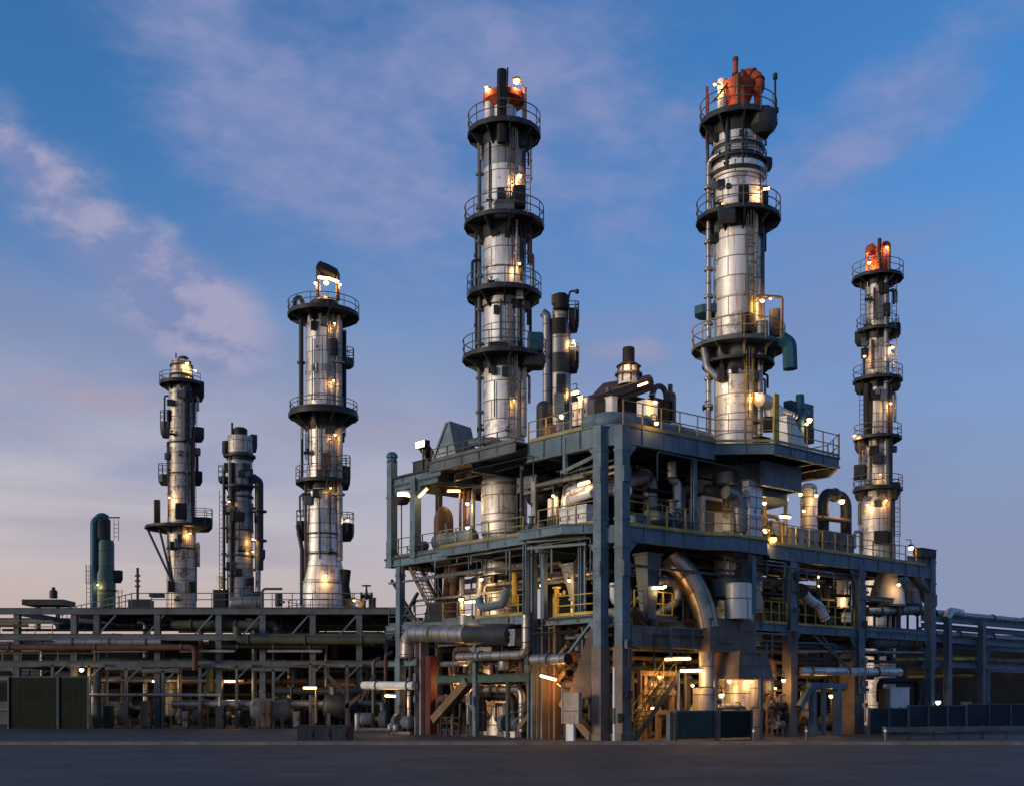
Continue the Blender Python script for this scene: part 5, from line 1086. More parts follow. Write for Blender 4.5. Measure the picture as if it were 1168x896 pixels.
for i, px in enumerate((525, 530, 535, 540)): pipe(['outermost amber-lit upright pipe beside the tall tower', 'second amber-lit upright pipe beside the tall tower', 'third amber-lit upright pipe beside the tall tower', 'amber-lit upright pipe touching the side of the tall tower'][i], [(3.4, t_of(px, 3.4), Z1), (3.4, t_of(px, 3.4), zat(555 - 2 * (i % 2), 73)), (4.2, t_of(px, 3.4) - 0.2, zat(553 - 2 * (i % 2), 73))], 0.09 + 0.03 * (i % 2), ('steel_tan', 'rusty', 'steel_tan', 'galv')[i], group='pipes beside the tall tower')
bulb_lamp('globe lamp among the upright pipes beside the tall tower', (3.0, t_of(533, 3), zat(568, 72)), 60, 0.13); bulb_lamp('white globe lamp low on the first deck near the drum', (0.6, t_of(533, 0.6), zat(601, 70)), 25, 0.14, mat='lamp_pale')
cabinet('pale upright panel beside the tower on the first deck', (1.6, t_of(611, 1.6), Z1 + 0.5), (1.75, t_of(605.5, 1.6), zat(548, 68)), 'galv', 1, 's', base=0.1); cabinet('blue-grey box hung under the upper deck behind the pale panel', (2.6, t_of(612, 2.6), zat(560, 69)), (3.6, t_of(590, 2.6), zat(543, 69)), 'steel_blue', 1, 's')
pipe('dark riser with an elbow between the pale panel and the tower', [(1.2, t_of(595, 1.2), Z1), (1.2, t_of(595, 1.2), zat(537, 68)), (3.0, t_of(595, 1.2), zat(532, 68))], 0.11, 'steel_dark', 0.3, fl=(0.3, 0.7))
vessel('black horizontal tank filling the bay under the upper deck near the corner', (3.2, t_of(606, 3.2), zat(560, 68)), (3.2, t_of(648, 3.2), zat(560, 66)), 0.62, 'steel_black', 1.7)
vessel('brightly lit small cylinder on the first deck, nearer the tower of a pair', (1.3, t_of(627.5, 1.3), zat(588, 65)), (1.3, t_of(627.5, 1.3), zat(566, 65)), 0.14, 'white', 0.5, nozzles=()); vessel('brightly lit small cylinder on the first deck, nearer the corner of a pair', (1.3, t_of(634.5, 1.3), zat(588, 65)), (1.3, t_of(634.5, 1.3), zat(565, 65)), 0.14, 'white', 0.5, nozzles=())
bulb_lamp('globe lamp in front of the pair of lit cylinders', (0.9, t_of(631, .9), zat(562, 64)), 30, 0.10)
pipe('fat silver pipe with two elbows behind the corner columns', [(1.6, t_of(647, 1.6), Z1 + 0.4), (1.6, t_of(647, 1.6), zat(561, 65)), (1.6, t_of(676, 1.6), zat(556, 63)), (3.5, t_of(690, 1.6), zat(556, 63))], 0.34, 'silver', 0.5, fl=(0.35, 0.6)); pipe('slanting bright duct in front of the fat silver pipe', [(1.1, t_of(652, 1.1), zat(570, 64)), (1.1, t_of(676, 1.1), zat(563, 63))], 0.22, 'white')
tube_lamp('warm tube lamp above the fat silver pipe near the corner', (1.0, t_of(672, 1.0), zat(550, 63)), (1.0, t_of(660, 1.0), zat(551, 63)), 60)
cabinet('long white cabinet behind the ochre rail near the corner', (1.0, t_of(669, 1.0), Z1 + 0.15), (1.5, t_of(638, 1.0), zat(578, 64)), 'white', 3, 's', base=0.15)
pump('grey pump on the first deck by the rail bend', (1.0, t_of(612, 1), Z1), 't', 1.3)
for i, z in enumerate((531, 538)): pipe(['upper of two grey pipes crossing under the upper deck near the corner', 'lower of two grey pipes crossing under the upper deck near the corner'][i], [(2.2, 1.8, zat(z, 63)), (2.2, 9.5, zat(z + 4, 63))], 0.10, 'galv', fl=(0.3, 0.8))
valve('hand valve on the grey pipes near the corner', (2.2, 4.4, zat(545, 64)), 't', 0.16); valve('hand valve beside the black tank under the upper deck', (2.0, 6.0, zat(552, 66)), 't', 0.16)
vessel('short upright pot among pipes behind the hand valve', (2.3, 5.0, zat(570, 65)), (2.3, 5.0, zat(549, 65)), 0.3, 'silver_dark', 0.8)
# first deck, long face
R_ = pR
pipe('grey square downpipe with a silver elbow under the upper deck', [(s_of(766, 2.2), 2.2, zat(526, 66)), (s_of(766, 2.2), 2.2, zat(545, 66)), (s_of(772, 2.2), 2.2, zat(549, 66)), (s_of(772, 2.2), 2.2, zat(583, 66))], 0.26, 'silver', 0.3, fl=(0.3, 0.95))
cabinet('narrow grey cabinet beside the silver elbow on the first deck', (s_of(775, 2), 2.0, Z1), (s_of(782, 2), 2.5, zat(553, 66)), 'steel_grey', 1)
pipe('fat grey elbow pipe rising behind the yellow rail near the corner', [(s_of(742, 3), 3, Z1), (s_of(742, 3), 3, zat(541, 66)), (s_of(722, 3), 3, zat(546, 65)), (s_of(700, 3), 3, zat(552, 64))], 0.42, 'silver_dark', 0.6, fl=(0.25, 0.6))
t = pump('large grey pump set behind the yellow rail near the corner', (s_of(757, 1.4), 1.4, Z1), 's', 2.2)
cabinet('low blue-grey machine box beside the large pump', (s_of(764, 1.2), 1.0, Z1), (s_of(784, 1.2), 1.8, zat(585, 65)), 'steel_blue', 2, louvre=True)
cabinet('low blue-grey machine box nearest the corner column', (s_of(722, 1.2), 1.0, Z1), (s_of(738, 1.2), 1.7, zat(588, 63)), 'steel_blue', 2)
vessel('silver drum wrapping the bay beside the second tower', (s_of(827, 1.6), 1.6, zat(551, 67)), (s_of(827, 1.6), 1.6, zat(532, 67)), 0.72, 'silver_dark', 0.9, e=0.2, nozzles=())
enclosure('small lit kiosk with a dark window behind the yellow rail', (s_of(803, 1.5), 1.5, Z1), (s_of(824, 1.5), 2.6, zat(562, 67)), 'white', doors=((0.3, 0.7),), name='kiosk', vents=0)
M_ = S(); M_.box((s_of(805, 1.5), 1.44, zat(578, 66)), (s_of(823, 1.5), 1.497, zat(566, 66))); M_.build('window', 'steel_black', bpy.data.objects['kiosk'])
cabinet('tall white panelled casing beside the second tower on the first deck', (s_of(854.5, -0.3), -0.3, Z1), (s_of(869.5, -0.3), 0.2, zat(544, 66)), 'white_clad', 2); pipe('curved grey chute beside the white panelled casing', [(s_of(828, 0.2), 0.2, zat(560, 66)), (s_of(838, 0.2), 0.2, zat(562, 66)), (s_of(843, 0.2), 0.2, zat(574, 66)), (s_of(844, 0.2), 0.2, zat(604, 66))], 0.36, 'galv', 0.5)
tube_lamp('bright tube lamp behind the yellow rail under the balcony', R_(890, 588.5, 0.3), R_(901, 589.5, 0.3), 110, mat='lamp_pale'); bulb_lamp('glowing globe lamp low beside the white panelled casing', R_(874, 604, 0.2), 50, 0.22, mat='lamp_pale'); bulb_lamp('dim amber globe lamp hung on the first deck girder', R_(882, 614, -0.3), 16, 0.24, mat='lamp_deep')
pipe('amber-lit upright pipe under the balcony', [R_(872, 608, 1.2), R_(872, 570, 1.2), R_(876, 566, 2.4)], 0.12, 'steel_tan', 0.2); bulb_lamp('amber globe lamp beside the upright pipe under the balcony', R_(872, 573, 0.6), 60, 0.13, mat='lamp_pale')
cabinet('low pale machine under the balcony lit from above', (s_of(880, 2.4), 2.4, Z1), (s_of(896, 2.4), 3.4, zat(583, 69)), 'galv', 2)
pipe('slim grey post pipe under the balcony edge', [R_(896, 610, 1), R_(896, 553, 1)], 0.12, 'steel_grey')
q = s_of(922.5, 2.4); vessel('tall white rounded tank beyond the balcony on the first deck', (q, 2.4, Z1 + 0.15), (q, 2.4, zat(537, 71)), 0.52, 'white_clad', 0.15, e=0.7)
bulb_lamp('globe lamp on the near side of the tall white tank', R_(913, 563, 1.4), 60, 0.14); bulb_lamp('globe lamp low between the tall white tank and the casing', R_(917, 582, 1.2), 40, 0.11); bulb_lamp('globe lamp on the far side of the tall white tank', R_(931, 564, 1.4), 40, 0.13)
q0, q1 = s_of(939, 2.5), s_of(965, 2.5); pipe('fat dark pipe bent into an arch at the far part of the first deck', [(q0, 2.5, Z1), (q0, 2.5, zat(548, 72)), (q1, 2.5, zat(549, 72)), (q1, 2.5, Z1)], 0.36, 'steel_dark', 0.7, fl=(0.15, 0.5, 0.85)); pipe('ochre level pipe crossing under the dark arched pipe', [(s_of(930, 2), 2.0, zat(582, 72)), (s_of(969, 2), 2.0, zat(583, 73))], 0.16, 'steel_tan', fl=(0.2, 0.8)); bulb_lamp('orange globe lamp framed by the dark arched pipe', R_(960, 571, 1.7), 90, 0.22, mat='lamp_pale')
cabinet('long pale trough behind the rail along the far part of the first deck', (s_of(902, 1.0), 1.0, Z1), (s_of(935, 1.0), 1.6, zat(594, 69)), 'galv', 4); cabinet('grey trough following the pale trough along the first deck', (s_of(937, 1.0), 1.0, Z1), (s_of(974, 1.0), 1.6, zat(600, 72)), 'steel_grey', 4)
pipe('thin bracketed pipe above the grey trough near the far tower', [R_(975, 625, 2), R_(975, 606, 2), R_(983, 606, 2), R_(983, 628, 2)], 0.10, 'galv', 0.15); cabinet('black curved-top box on the end beam of the first deck', (s_of(1046, 0.2), -0.1, Z1 + 0.55), (s_of(1063, 0.2), 0.5, Z1 + 1.15), 'steel_dark', 1); bulb_lamp('white lamp at the foot of the end beam box', R_(1039, 624, 0), 40, 0.2, mat='lamp_pale')
# ------------------------------------------------------------------ lowest deck
for i, (px, s_, py, r) in enumerate(((509, 2.5, 641, 0.28), (517, 2.5, 638, 0.34))):
    pipe(['thinner rust-brown upright pipe below the first deck', 'thicker rust-brown upright pipe below the first deck'][i], [(s_, t_of(px - 1, s_), Z0), (s_, t_of(px + 2, s_), zat(660, 74)), (s_, t_of(px + 3, s_), Z1 - 0.5)], r, 'rusty', fl=(0.25, 0.8))
for i, px in enumerate((527, 547)):
    t_ = t_of(px, 1.4); vessel(['slim amber-lit cylinder on the lowest deck farther from the tower', 'slim amber-lit cylinder on the lowest deck touching the tower'][i], (1.4, t_, Z0 + 0.5), (1.4, t_, zat(658, 72)), 0.17, 'galv', 0.5, nozzles=())
bulb_lamp('bright amber globe lamp at the foot of the slim cylinders', pL(526, 683, 0.9), 90, 0.16, mat='lamp_pale'); bulb_lamp('amber globe lamp on the face of the tall tower below the first deck', pL(549, 660, 1.0), 70, 0.13); cabinet('small brown switch box on the face of the tall tower', (1.9, t_of(563.5, 1.9), zat(667, 71)), (2.2, t_of(559.5, 1.9), zat(657, 71)), 'steel_brown', 1, 's')
tube_lamp('amber tube lamp along the rail of the lowest deck', pL(531, 686.5, 0.6), pL(541, 685.5, 0.6), 60)
frustum('black hood on the lowest deck edge in front of the slim cylinders', (0.9, t_of(502, 0.9)), Z0 + 0.3, zat(689, 73), (0.6, 0.9), (0.5, 0.66), 'steel_black', cat='hood', name='hood')
pipe('curved blue-grey bracket duct at the foot of the tall tower', [(0.2, t_of(546, 0.2), zat(683, 69)), (0.2, t_of(549, 0.2), zat(694, 69)), (0.2, t_of(574, 0.2), zat(690, 68)), (0.2, t_of(579, 0.2), zat(672, 68))], 0.24, 'steel_blue', 0.4)
pipe('silver neck pipe standing on the lowest deck over the big elbow', [(0.7, t_of(477, .7), zat(703, 73)), (0.7, t_of(477, .7), zat(720, 73))], 0.34, 'pipe_metal')
vessel('upright amber-lit pot on the lowest deck near the middle columns', (1.2, t_of(587, 1.2), Z0 + 0.9), (1.2, t_of(587, 1.2), zat(650, 67)), 0.15, 'yellow', 0.9, nozzles=())
bulb_lamp('amber gooseneck globe lamp on the lowest deck near the corner', pL(618, 667, 1.2), 80, 0.14); bulb_lamp('amber globe lamp beside the white hopper chute', pL(649, 661, 0.9), 70, 0.12)
t = thing('standpipe', 'yellow standpipe on the lowest deck below the gooseneck lamp', 'standpipe', W(0.9, t_of(635, .9), Z0)); M_ = S(); q = pL(635, 670, 0.9); M_.tube([(q.x, q.y, Z0), (q.x, q.y, q.z)], 0.13, 12); M_.build('barrel', 'yellow', t); M_ = S(); M_.flange((q.x, q.y, q.z), (0, 0, 1), 0.24, 0.1); M_.build('head', 'yellow', t)
M_ = S(); M_.tube([(q.x, q.y - 0.3, q.z - 0.35), (q.x, q.y + 0.3, q.z - 0.35)], 0.07, 10); M_.build('outlet', 'yellow', t)
q = pL(655, 663, 1.6); frustum('pale tapering chute below the first deck beside a white pipe', (1.6, q.y), zat(684, 65), zat(645, 65), (0.15, 0.14), (0.45, 0.5), 'galv', off=(0, 0.12), name='chute', cat='chute'); pipe('upright white pipe between the pale chute and the corner column', [(1.1, t_of(666, 1.1), Z0), (1.1, t_of(666, 1.1), Z1 - 0.5)], 0.13, 'white', fl=(0.1,))
pipe('pale elbow pipe seen between the twin corner columns', [(1.6, 1.5, zat(664, 62)), (1.6, 1.5, zat(684, 62)), (2.4, 1.5, zat(688, 62))], 0.26, 'white', 0.3, fl=(0.1,)); cabinet('pale box seen between the twin corner columns', (1.5, 1.4, zat(712, 62)), (2.2, 1.9, zat(693, 62)), 'galv', 1)
# long face of the lowest deck
q = lambda px, py, t_=0.6: (s_of(px, t_), t_, zat(py, W(s_of(px, t_), t_).y))
o = pipe('huge bronze elbow duct sweeping down past the lowest deck', [q(765, 633, 1.6), q(771, 641, 1.4), q(784, 655, 1.1), q(796, 676, 0.7), q(803, 696, 0.3), q(807, 717, 0.1)], 0.66, 'bronze_clad', 0.8, seg=24, cat='duct', name='duct')
frustum('grey conical chute hanging below the first deck by the corner', (s_of(739, 1.5), 1.5), zat(702, 63), zat(630, 63), (0.28, 0.28), (0.55, 0.5), 'steel_grey', name='chute', cat='chute')
pipe('dark elbow under the grey conical chute', [q(739, 702, 1.5), q(737, 711, 1.5), q(722, 696, 1.5)], 0.32, 'steel_dark', 0.3); cabinet('narrow deck-edge girder box under the yellow gate by the corner', (s_of(735, 1.4), 1.45, zat(706, 63)), (s_of(773, 1.4), 1.75, zat(699, 63)), 'steel_grey', 0)
t = bulb_lamp('white globe lamp over the yellow gate near the corner', q(758, 668, 1.2), 30, 0.13, mat='lamp_pale'); tube_lamp('short pale tube lamp over the yellow gate near the corner', q(745, 670, 1.0), q(756, 670, 1.0), 20, mat='lamp_pale')
c_ = (s_of(842, -0.6), -0.6); t = vessel('bright silver drum in front of the second tower below the first deck', (c_[0], c_[1], zat(706, 65)), (c_[0], c_[1], zat(663, 65)), 0.74, 'silver', 0, e=0.08, nozzles=())
vessel('wide dark ring tank crowning the bright silver drum', (s_of(832, 0.3), 0.3, zat(683, 66)), (s_of(832, 0.3), 0.3, zat(658, 66)), 1.1, 'steel_grey', 0.4, e=0.12, nozzles=()); frustum('dark wedge-shaped bracket box above the silver drum', (s_of(845, -0.5), -0.55), zat(660, 65), zat(640, 65), (0.5, 0.2), (0.12, 0.2), 'steel_dark', name='bracket_box', cat='bracket')
pipe('bent silver duct slanting over the yellow rail of the lowest deck', [q(917, 676, 0.1), q(922, 683, 0.1), q(934, 691, 0.0), q(941, 706, -0.1)], 0.30, 'silver', 0.3, seg=10)
bulb_lamp('upper of two small lamps under the first deck beyond the brown column', q(933, 657, 1.2), 30, 0.11, mat='lamp_pale'); bulb_lamp('lower of two small lamps under the first deck beyond the brown column', q(933, 668, 1.2), 24, 0.11, mat='lamp_pale'); bulb_lamp('amber lamp between two pale panels under the first deck', q(962, 682, 1.0), 60, 0.14)
for i, (a, b_, c, d) in enumerate(((959, 969, 657, 673), (959, 968, 677, 690), (964, 974, 695, 706))): cabinet(['uppermost of three pale panels beside the far column', 'middle of three pale panels beside the far column', 'lowest of three pale panels beside the far column'][i], (s_of(a, 1.2), 1.2, zat(d, 73)), (s_of(b_, 1.2), 1.5, zat(c, 73)), 'white', 1)
cabinet('yellow-lit box by the yellow rail beside the silver drum', (s_of(868, 0.4), 0.4, Z0), (s_of(877, 0.4), 0.9, zat(696, 67)), 'steel_tan', 1)
# far right bay
q2 = lambda px, py, t_=2.0: (s_of(px, t_), t_, zat(py, W(s_of(px, t_), t_).y))
for lab, px, tt, y0, y1, r0, r1, mt2 in (('large white cone hopper in the far bay of the structure', 1012, 1.7, 690, 650, 1.15, 0.55, None), ('smaller pale tapered hood beside the white cone hopper', 1035, 2.6, 689, 651, 0.95, 0.6, 'galv')):
    c_ = q2(px, 0, tt)[:2]; D_ = W(*c_).y; za, zb = zat(y0, D_), zat(y1, D_); t = thing('cone_hopper', lab, 'hopper', W(*c_, za - 0.5)); zm = za + (zb - za) * 0.38
    M_ = S(); M_.lathe([(r0, za), (r0 * 0.94, zm), (r1, zb), (0.01, zb + 0.05)], c_, 36); M_.build('cone', 'white', t); M_ = S(); M_.lathe([(r0 + 0.05, za - 0.12), (r0 + 0.05, za + 0.03)], c_, 36); M_.build('rim', 'steel_grey', t)
    M_ = S(); M_.lathe([(r1 * 0.5, zb), (r1 * 0.5, zb + 0.7)], c_, 20); M_.build('neck', 'steel_blue', t)
    if mt2: M_ = S(); M_.lathe([(r0 * 1.01, za + 0.04), (r0 * 0.97, zm)], c_, 36); M_.build('band', mt2, t)
    for a in range(3): M_ = S(); an = R(30 + 120 * a); M_.bar((c_[0] + r0 * .8 * math.cos(an), c_[1] + r0 * .8 * math.sin(an), Z0), (c_[0] + r0 * .8 * math.cos(an), c_[1] + r0 * .8 * math.sin(an), za), 0.12); M_.build('leg', 'steel_grey', t)
bulb_lamp('amber globe lamp between the white cone hopper and the smaller pale hood', q2(1025, 666, 0.3), 32, 0.13, mat='lamp_pale'); bulb_lamp('amber globe lamp on the end column bay', q2(1059, 668, 2.0), 30, 0.1)
pipe('slanting dark duct over the pale hood to the end column', [q2(1038, 652, 1.6), q2(1052, 668, 1.6), q2(1058, 685, 1.6)], 0.34, 'steel_blue', 0.4, seg=10)
pipe('fat silver pipe under the white cone hopper', [q2(987, 697, 1.2), q2(1060, 695, 1.2)], 0.32, 'pipe_metal', fl=(0.2, 0.5, 0.8)); cabinet('flat blue-grey tray over the fat silver pipe', (s_of(988, 0.8), 0.8, zat(688, 79)), (s_of(1023, 0.8), 1.2, zat(683, 79)), 'steel_grey', 0)
vessel('blue and tan horizontal drum slung below the lowest deck', q2(994, 730, 0.9), q2(1059, 729, 0.9), 0.52, 'steel_blue', 0.5, bands=((0.35, 0.12), (0.62, 0.1)), nozzles=((0.2, 0.3), (0.85, 0.3))); pipe('tan jacket drum following the blue horizontal drum', [q2(1036, 729.5, 0.85), q2(1056, 729, 0.85)], 0.56, 'steel_tan', 0)
# ------------------------------------------------------------------ ground level, short face
g0 = lambda px, s_=0.0: t_of(px, s_)
T_ = lambda px, py, s_=0.0: pL(px, py, s_)
pipe('big silver elbow pipe running level then turning down to a flange', [T_(579, 724, 0.0), T_(466, 721.5, 0.0), T_(465, 750, 0.0)], 0.52, 'pipe_metal', 1.15, fl=(0.995,), seg=24, band=((0.62, 0.3, 'olive'),))
vessel('dark blue lagged drum on the end of the big silver elbow pipe', (-0.02, g0(534), zat(724, 70)), (-0.02, g0(586), zat(725, 67)), 0.62, 'steel_dark', 0.0, nozzles=(), e=0.2); cabinet('pale box over the dark blue lagged drum', (0.2, g0(580, .2), zat(723, 68)), (0.9, g0(559, .2), zat(704, 68)), 'steel_grey', 1, 's'); frustum('pale chute at the far end of the dark blue lagged drum', (0.0, g0(588)), zat(736, 67), zat(720, 67), (0.25, 0.2), (0.3, 0.55), 'galv', name='chute', cat='chute', off=(0, 0.25))
vessel('squat grey drum under the rail beside the tall tower', (0.6, g0(532, .6), zat(714, 70)), (0.6, g0(532, .6), zat(700, 70)), 0.5, 'silver_dark', 0, e=0.2, nozzles=())
pipe('grey pipe running level then rising beside the tan column', [T_(523, 749, -0.2), T_(600.5, 746, -0.2), T_(600.5, 697, -0.2)], 0.26, 'pipe_metal', 0.5, fl=(0.25, 0.75)); pipe('grey pipe running level from the tan column to the corner', [T_(608, 752, 0.1), T_(648, 751, 0.1)], 0.32, 'pipe_metal', fl=(0.5,))
vessel('short upright grey pot standing on the green beam', (0.45, g0(575.5, .45), zat(765, 67)), (0.45, g0(575.5, .45), zat(748, 67)), 0.37, 'galv', 0, e=0.3, nozzles=()); cabinet('long white box between the level pipe and the elbow', (0.4, g0(561, .4), zat(748, 69)), (0.9, g0(537, .4), zat(738, 69)), 'galv', 1, 's')
pipe('pale pipe running level to the pinkish column', [T_(415, 781, 0.0), T_(473, 781.5, 0.0)], 0.26, 'white', fl=(0.3, 0.9)); cabinet('narrow red-oxide panel bolted beside the pinkish column', (0.4, g0(491, .4), 0), (0.9, g0(482, .4), zat(747, 72)), 'red_oxide', 1, 's')
tube_lamp('amber tube lamp under the pale level pipe', T_(440, 793, 0.3), T_(458, 794, 0.3), 90); tube_lamp('strong orange tube lamp by the tan brace near the corner', T_(617, 770, -0.3), T_(634, 774.5, -0.3), 180, mat='lamp_warm', color=(1, 0.42, 0.1)); tube_lamp('orange tube lamp behind the green beam', T_(512, 774, 1.6), T_(530, 774, 1.6), 140, color=(1, .48, .14)); tube_lamp('orange tube lamp deep behind the tan brace', T_(560, 778, 2.2), T_(574, 778, 2.2), 120, color=(1, .48, .14))
# sign cabinet on its post
t = thing('sign_board', 'pale blank panel box on a short post in front of the corner column', 'sign board', W(-1.2, g0(649, -1.2), 0)); tt = g0(649, -1.2); M_ = S(); M_.box((-1.3, g0(660, -1.3), zat(825, 60)), (-1.05, g0(642.5, -1.3), zat(789, 60))); M_.build('panel', 'pink_grey', t)
M_ = S(); M_.box((-1.2, g0(654, -1.2), 0), (-1.06, g0(645.5, -1.2), zat(825, 60) - 0.003)); M_.build('post', 'white', t); M_ = S(); M_.box((-1.32, g0(659.5, -1.3), zat(810.8, 60)), (-1.303, g0(643, -1.3), zat(810, 60))); M_.build('seam', 'steel_dark', t)
pipe('bent grey conduit reaching the pale panel box', [T_(641.5, 825, -1.2), T_(641.5, 783, -1.2), T_(636, 779, -0.6)], 0.05, 'galv', 0.1)
q = T_(672, 752, 0.9); frustum('tall brown tapering hopper behind the twin corner columns', (0.9, g0(672, .9)), zat(795, 61.5), zat(713, 61.5), (0.75, 0.85), (0.3, 0.22), 'steel_brown', off=(0.0, -0.62), legs=0.4)
t = thing('marker_post', 'thin white marker post between the twin corner columns', 'post', W(0.2, 0.2, 0)); M_ = S(); c_ = (s_of(700.5, 0), 0.0); M_.tube([(c_[0], c_[1], 0), (c_[0], c_[1], 3.75)], 0.07, 10); M_.build('pole', 'white', t); M_ = S(); M_.tube([(c_[0], c_[1], 0.9), (c_[0], c_[1], 1.7)], 0.074, 10); M_.build('band', 'teal', t)
cabinet('small tan switch box low on the corner column', (s_of(702, -0.1), -0.25, zat(824, 60)), (s_of(709.5, -0.1), -0.1, zat(813, 60)), 'steel_tan', 1)
vessel('slim grey upright vessel behind the tan brace', (1.6, g0(535.5, 1.6), 0.6), (1.6, g0(535.5, 1.6), zat(795, 71)), 0.2, 'galv', 0.6, nozzles=()); cabinet('white barrel box on the ground beside the green post', (0.4, g0(587, .4), 0.02), (0.9, g0(575, .4), zat(834, 66)), 'white', 0, 's')
pump('pump set on the ground behind the pinkish column', (0.2, 18.2, 0), 't', 2.0); pump('pump set on the ground behind the green post', (1.6, 9.6, 0), 't', 2.0); pump('pump set on the ground behind the tan column', (1.9, 6.2, 0), 't', 1.8)
for i, px in enumerate((446, 452)): vessel(['small round-topped flask nearer the outer column', 'small round-topped flask nearer the pinkish column'][i], (-0.2, g0(px, -0.2), 0.15), (-0.2, g0(px, -0.2), zat(824, 76)), 0.24, 'galv', 0.15, e=1.0, nozzles=((0.9, 0.2),))
t = thing('barrier', 'low black metal barrier in front of the tan brace', 'barrier', W(-0.3, g0(515, -.3), 0)); M_ = S(); a, b_ = g0(524, -.3), g0(503, -.3)
for z_ in (0.35, 0.75, 1.1): M_.bar((-0.3, a, z_), (-0.3, b_, z_), 0.06)
for f in (0, .33, .66, 1): M_.bar((-0.3, a + (b_ - a) * f, 0), (-0.3, a + (b_ - a) * f, 1.13), 0.07)
M_.build('frame', 'steel_dark', t); M_ = S(); M_.box((-0.32, a + 0.2, 0), (-0.1, a + 0.6, 0.06)); M_.build('foot', 'steel_dark', t)
# ------------------------------------------------------------------ ground level, long face
G = lambda px, py, t_=0.0: (s_of(px, t_), t_, zat(py, W(s_of(px, t_), t_).y))
frustum('wide flared hood under the brown girder block', (s_of(842, 0.1), 0.15), zat(772, 64), zat(742, 64), (1.55, 1.3), (1.2, 1.1), 'concrete', name='hood', cat='hood')
vessel('amber-lit grey cylinder under the girder, joined to a wider drum', (s_of(806, 0.4), 0.4, zat(783, 64)), (s_of(806, 0.4), 0.4, zat(738, 64)), 0.42, 'silver_aged', 0, e=0.05, nozzles=()); vessel('wide grey drum standing behind the green fence panel', (s_of(804, 0.6), 0.6, 0.1), (s_of(804, 0.6), 0.6, zat(783, 64)), 0.66, 'silver_aged', 0.1, e=0.1, nozzles=((0.7, 0.2),))
vessel('bright amber-lit silver cylinder behind the fence under the flared hood', (s_of(841, 2.0), 2.0, 0.2), (s_of(841, 2.0), 2.0, zat(766, 67)), 0.75, 'silver', 0.2, e=0.1, nozzles=())
tube_lamp('bright tube lamp under the brown girder', G(777, 764.5, 0.3), G(800, 764, 0.3), 170, mat='lamp_pale'); tube_lamp('dim copper tube lamp hung above the bright one under the girder', G(759, 751.5, 1.5), G(787, 750.5, 1.5), 60, mat='lamp_warm', color=(1, .45, .12)); bulb_lamp('lit globe lamp on the front of the silver cylinder', G(823, 792, 0.9), 90, 0.17, mat='lamp_pale'); bulb_lamp('globe lamp under the edge of the flared hood', G(832, 776, 0.9), 130, 0.15, mat='lamp_pale'); bulb_lamp('deep orange globe lamp at the end of the flared hood', G(856, 776, 1.0), 70, 0.14, mat='lamp_deep', color=(1, .4, .1))
bulb_lamp('small white lamp on the wide grey drum', G(790, 781, -0.1), 25, 0.1, mat='lamp_pale'); pipe('pale upright conduit holding the bright tube lamp', [G(774, 812, 0.3), G(774, 766, 0.3)], 0.06, 'white')
t = thing('goalpost_stand', 'tan steel goalpost frame with shelves behind the corner stair', 'stand', W(s_of(749, 2), 2, 0))
for px in (735, 751, 766): M_ = S(); M_.bar(G(px, 0, 2.2)[:2] + (0,), G(px, 0, 2.2)[:2] + (zat(766, 64),), 0.22); M_.build('post', 'steel_tan', t)
for py in (767, 789, 812): M_ = S(); M_.bar((s_of(729, 2.05), 2.05, zat(py, 64)), (s_of(770, 2.05), 2.05, zat(py, 64)), 0.18, 0.26); M_.build('beam', 'steel_tan', t)
vessel('amber-lit horizontal tank on the tan goalpost frame', (s_of(738, 2.4), 2.5, zat(781, 64)), (s_of(765, 2.4), 2.5, zat(781, 64)), 0.36, 'galv', 0.15); bulb_lamp('orange globe lamp over the tank on the tan frame', G(752, 771, 1.5), 110, 0.12, color=(1, .48, .14)); bulb_lamp('orange globe lamp low under the tan frame', G(744, 806, 1.2), 80, 0.12, color=(1, .45, .12))
for i, (a, b_) in enumerate(((770, 814.5), (819, 856))): post_panel(['green-grey sheet fence panel nearer the corner stair', 'olive sheet fence panel under the flared hood'][i], (s_of(a, -1.6), -1.6), (s_of(b_, -1.6), -1.6), zat(811, 62), 0.1, ('panel_green', 'shed_green')[i])
for i, px in enumerate((764, 817, 867.5)):
    t = thing('fence_post', ['square grey fence post by the foot of the corner stair', 'thin grey post between the two sheet fence panels', 'tall grey post at the end of the olive fence panel'][i], 'post', W(s_of(px, -1.7), -1.7, 0), 'posts along the front'); w = (0.26, 0.10, 0.18)[i]; h = zat((811, 770, 772)[i], 62); M_ = S(); c_ = s_of(px, -1.7); M_.box((c_ - w / 2, -1.7 - w / 2, 0.04), (c_ + w / 2, -1.7 + w / 2, h)); M_.build('shaft', 'steel_grey', t); M_ = S(); M_.box((c_ - w, -1.7 - w, 0), (c_ + w, -1.7 + w, 0.037)); M_.build('base_plate', 'steel_dark', t)
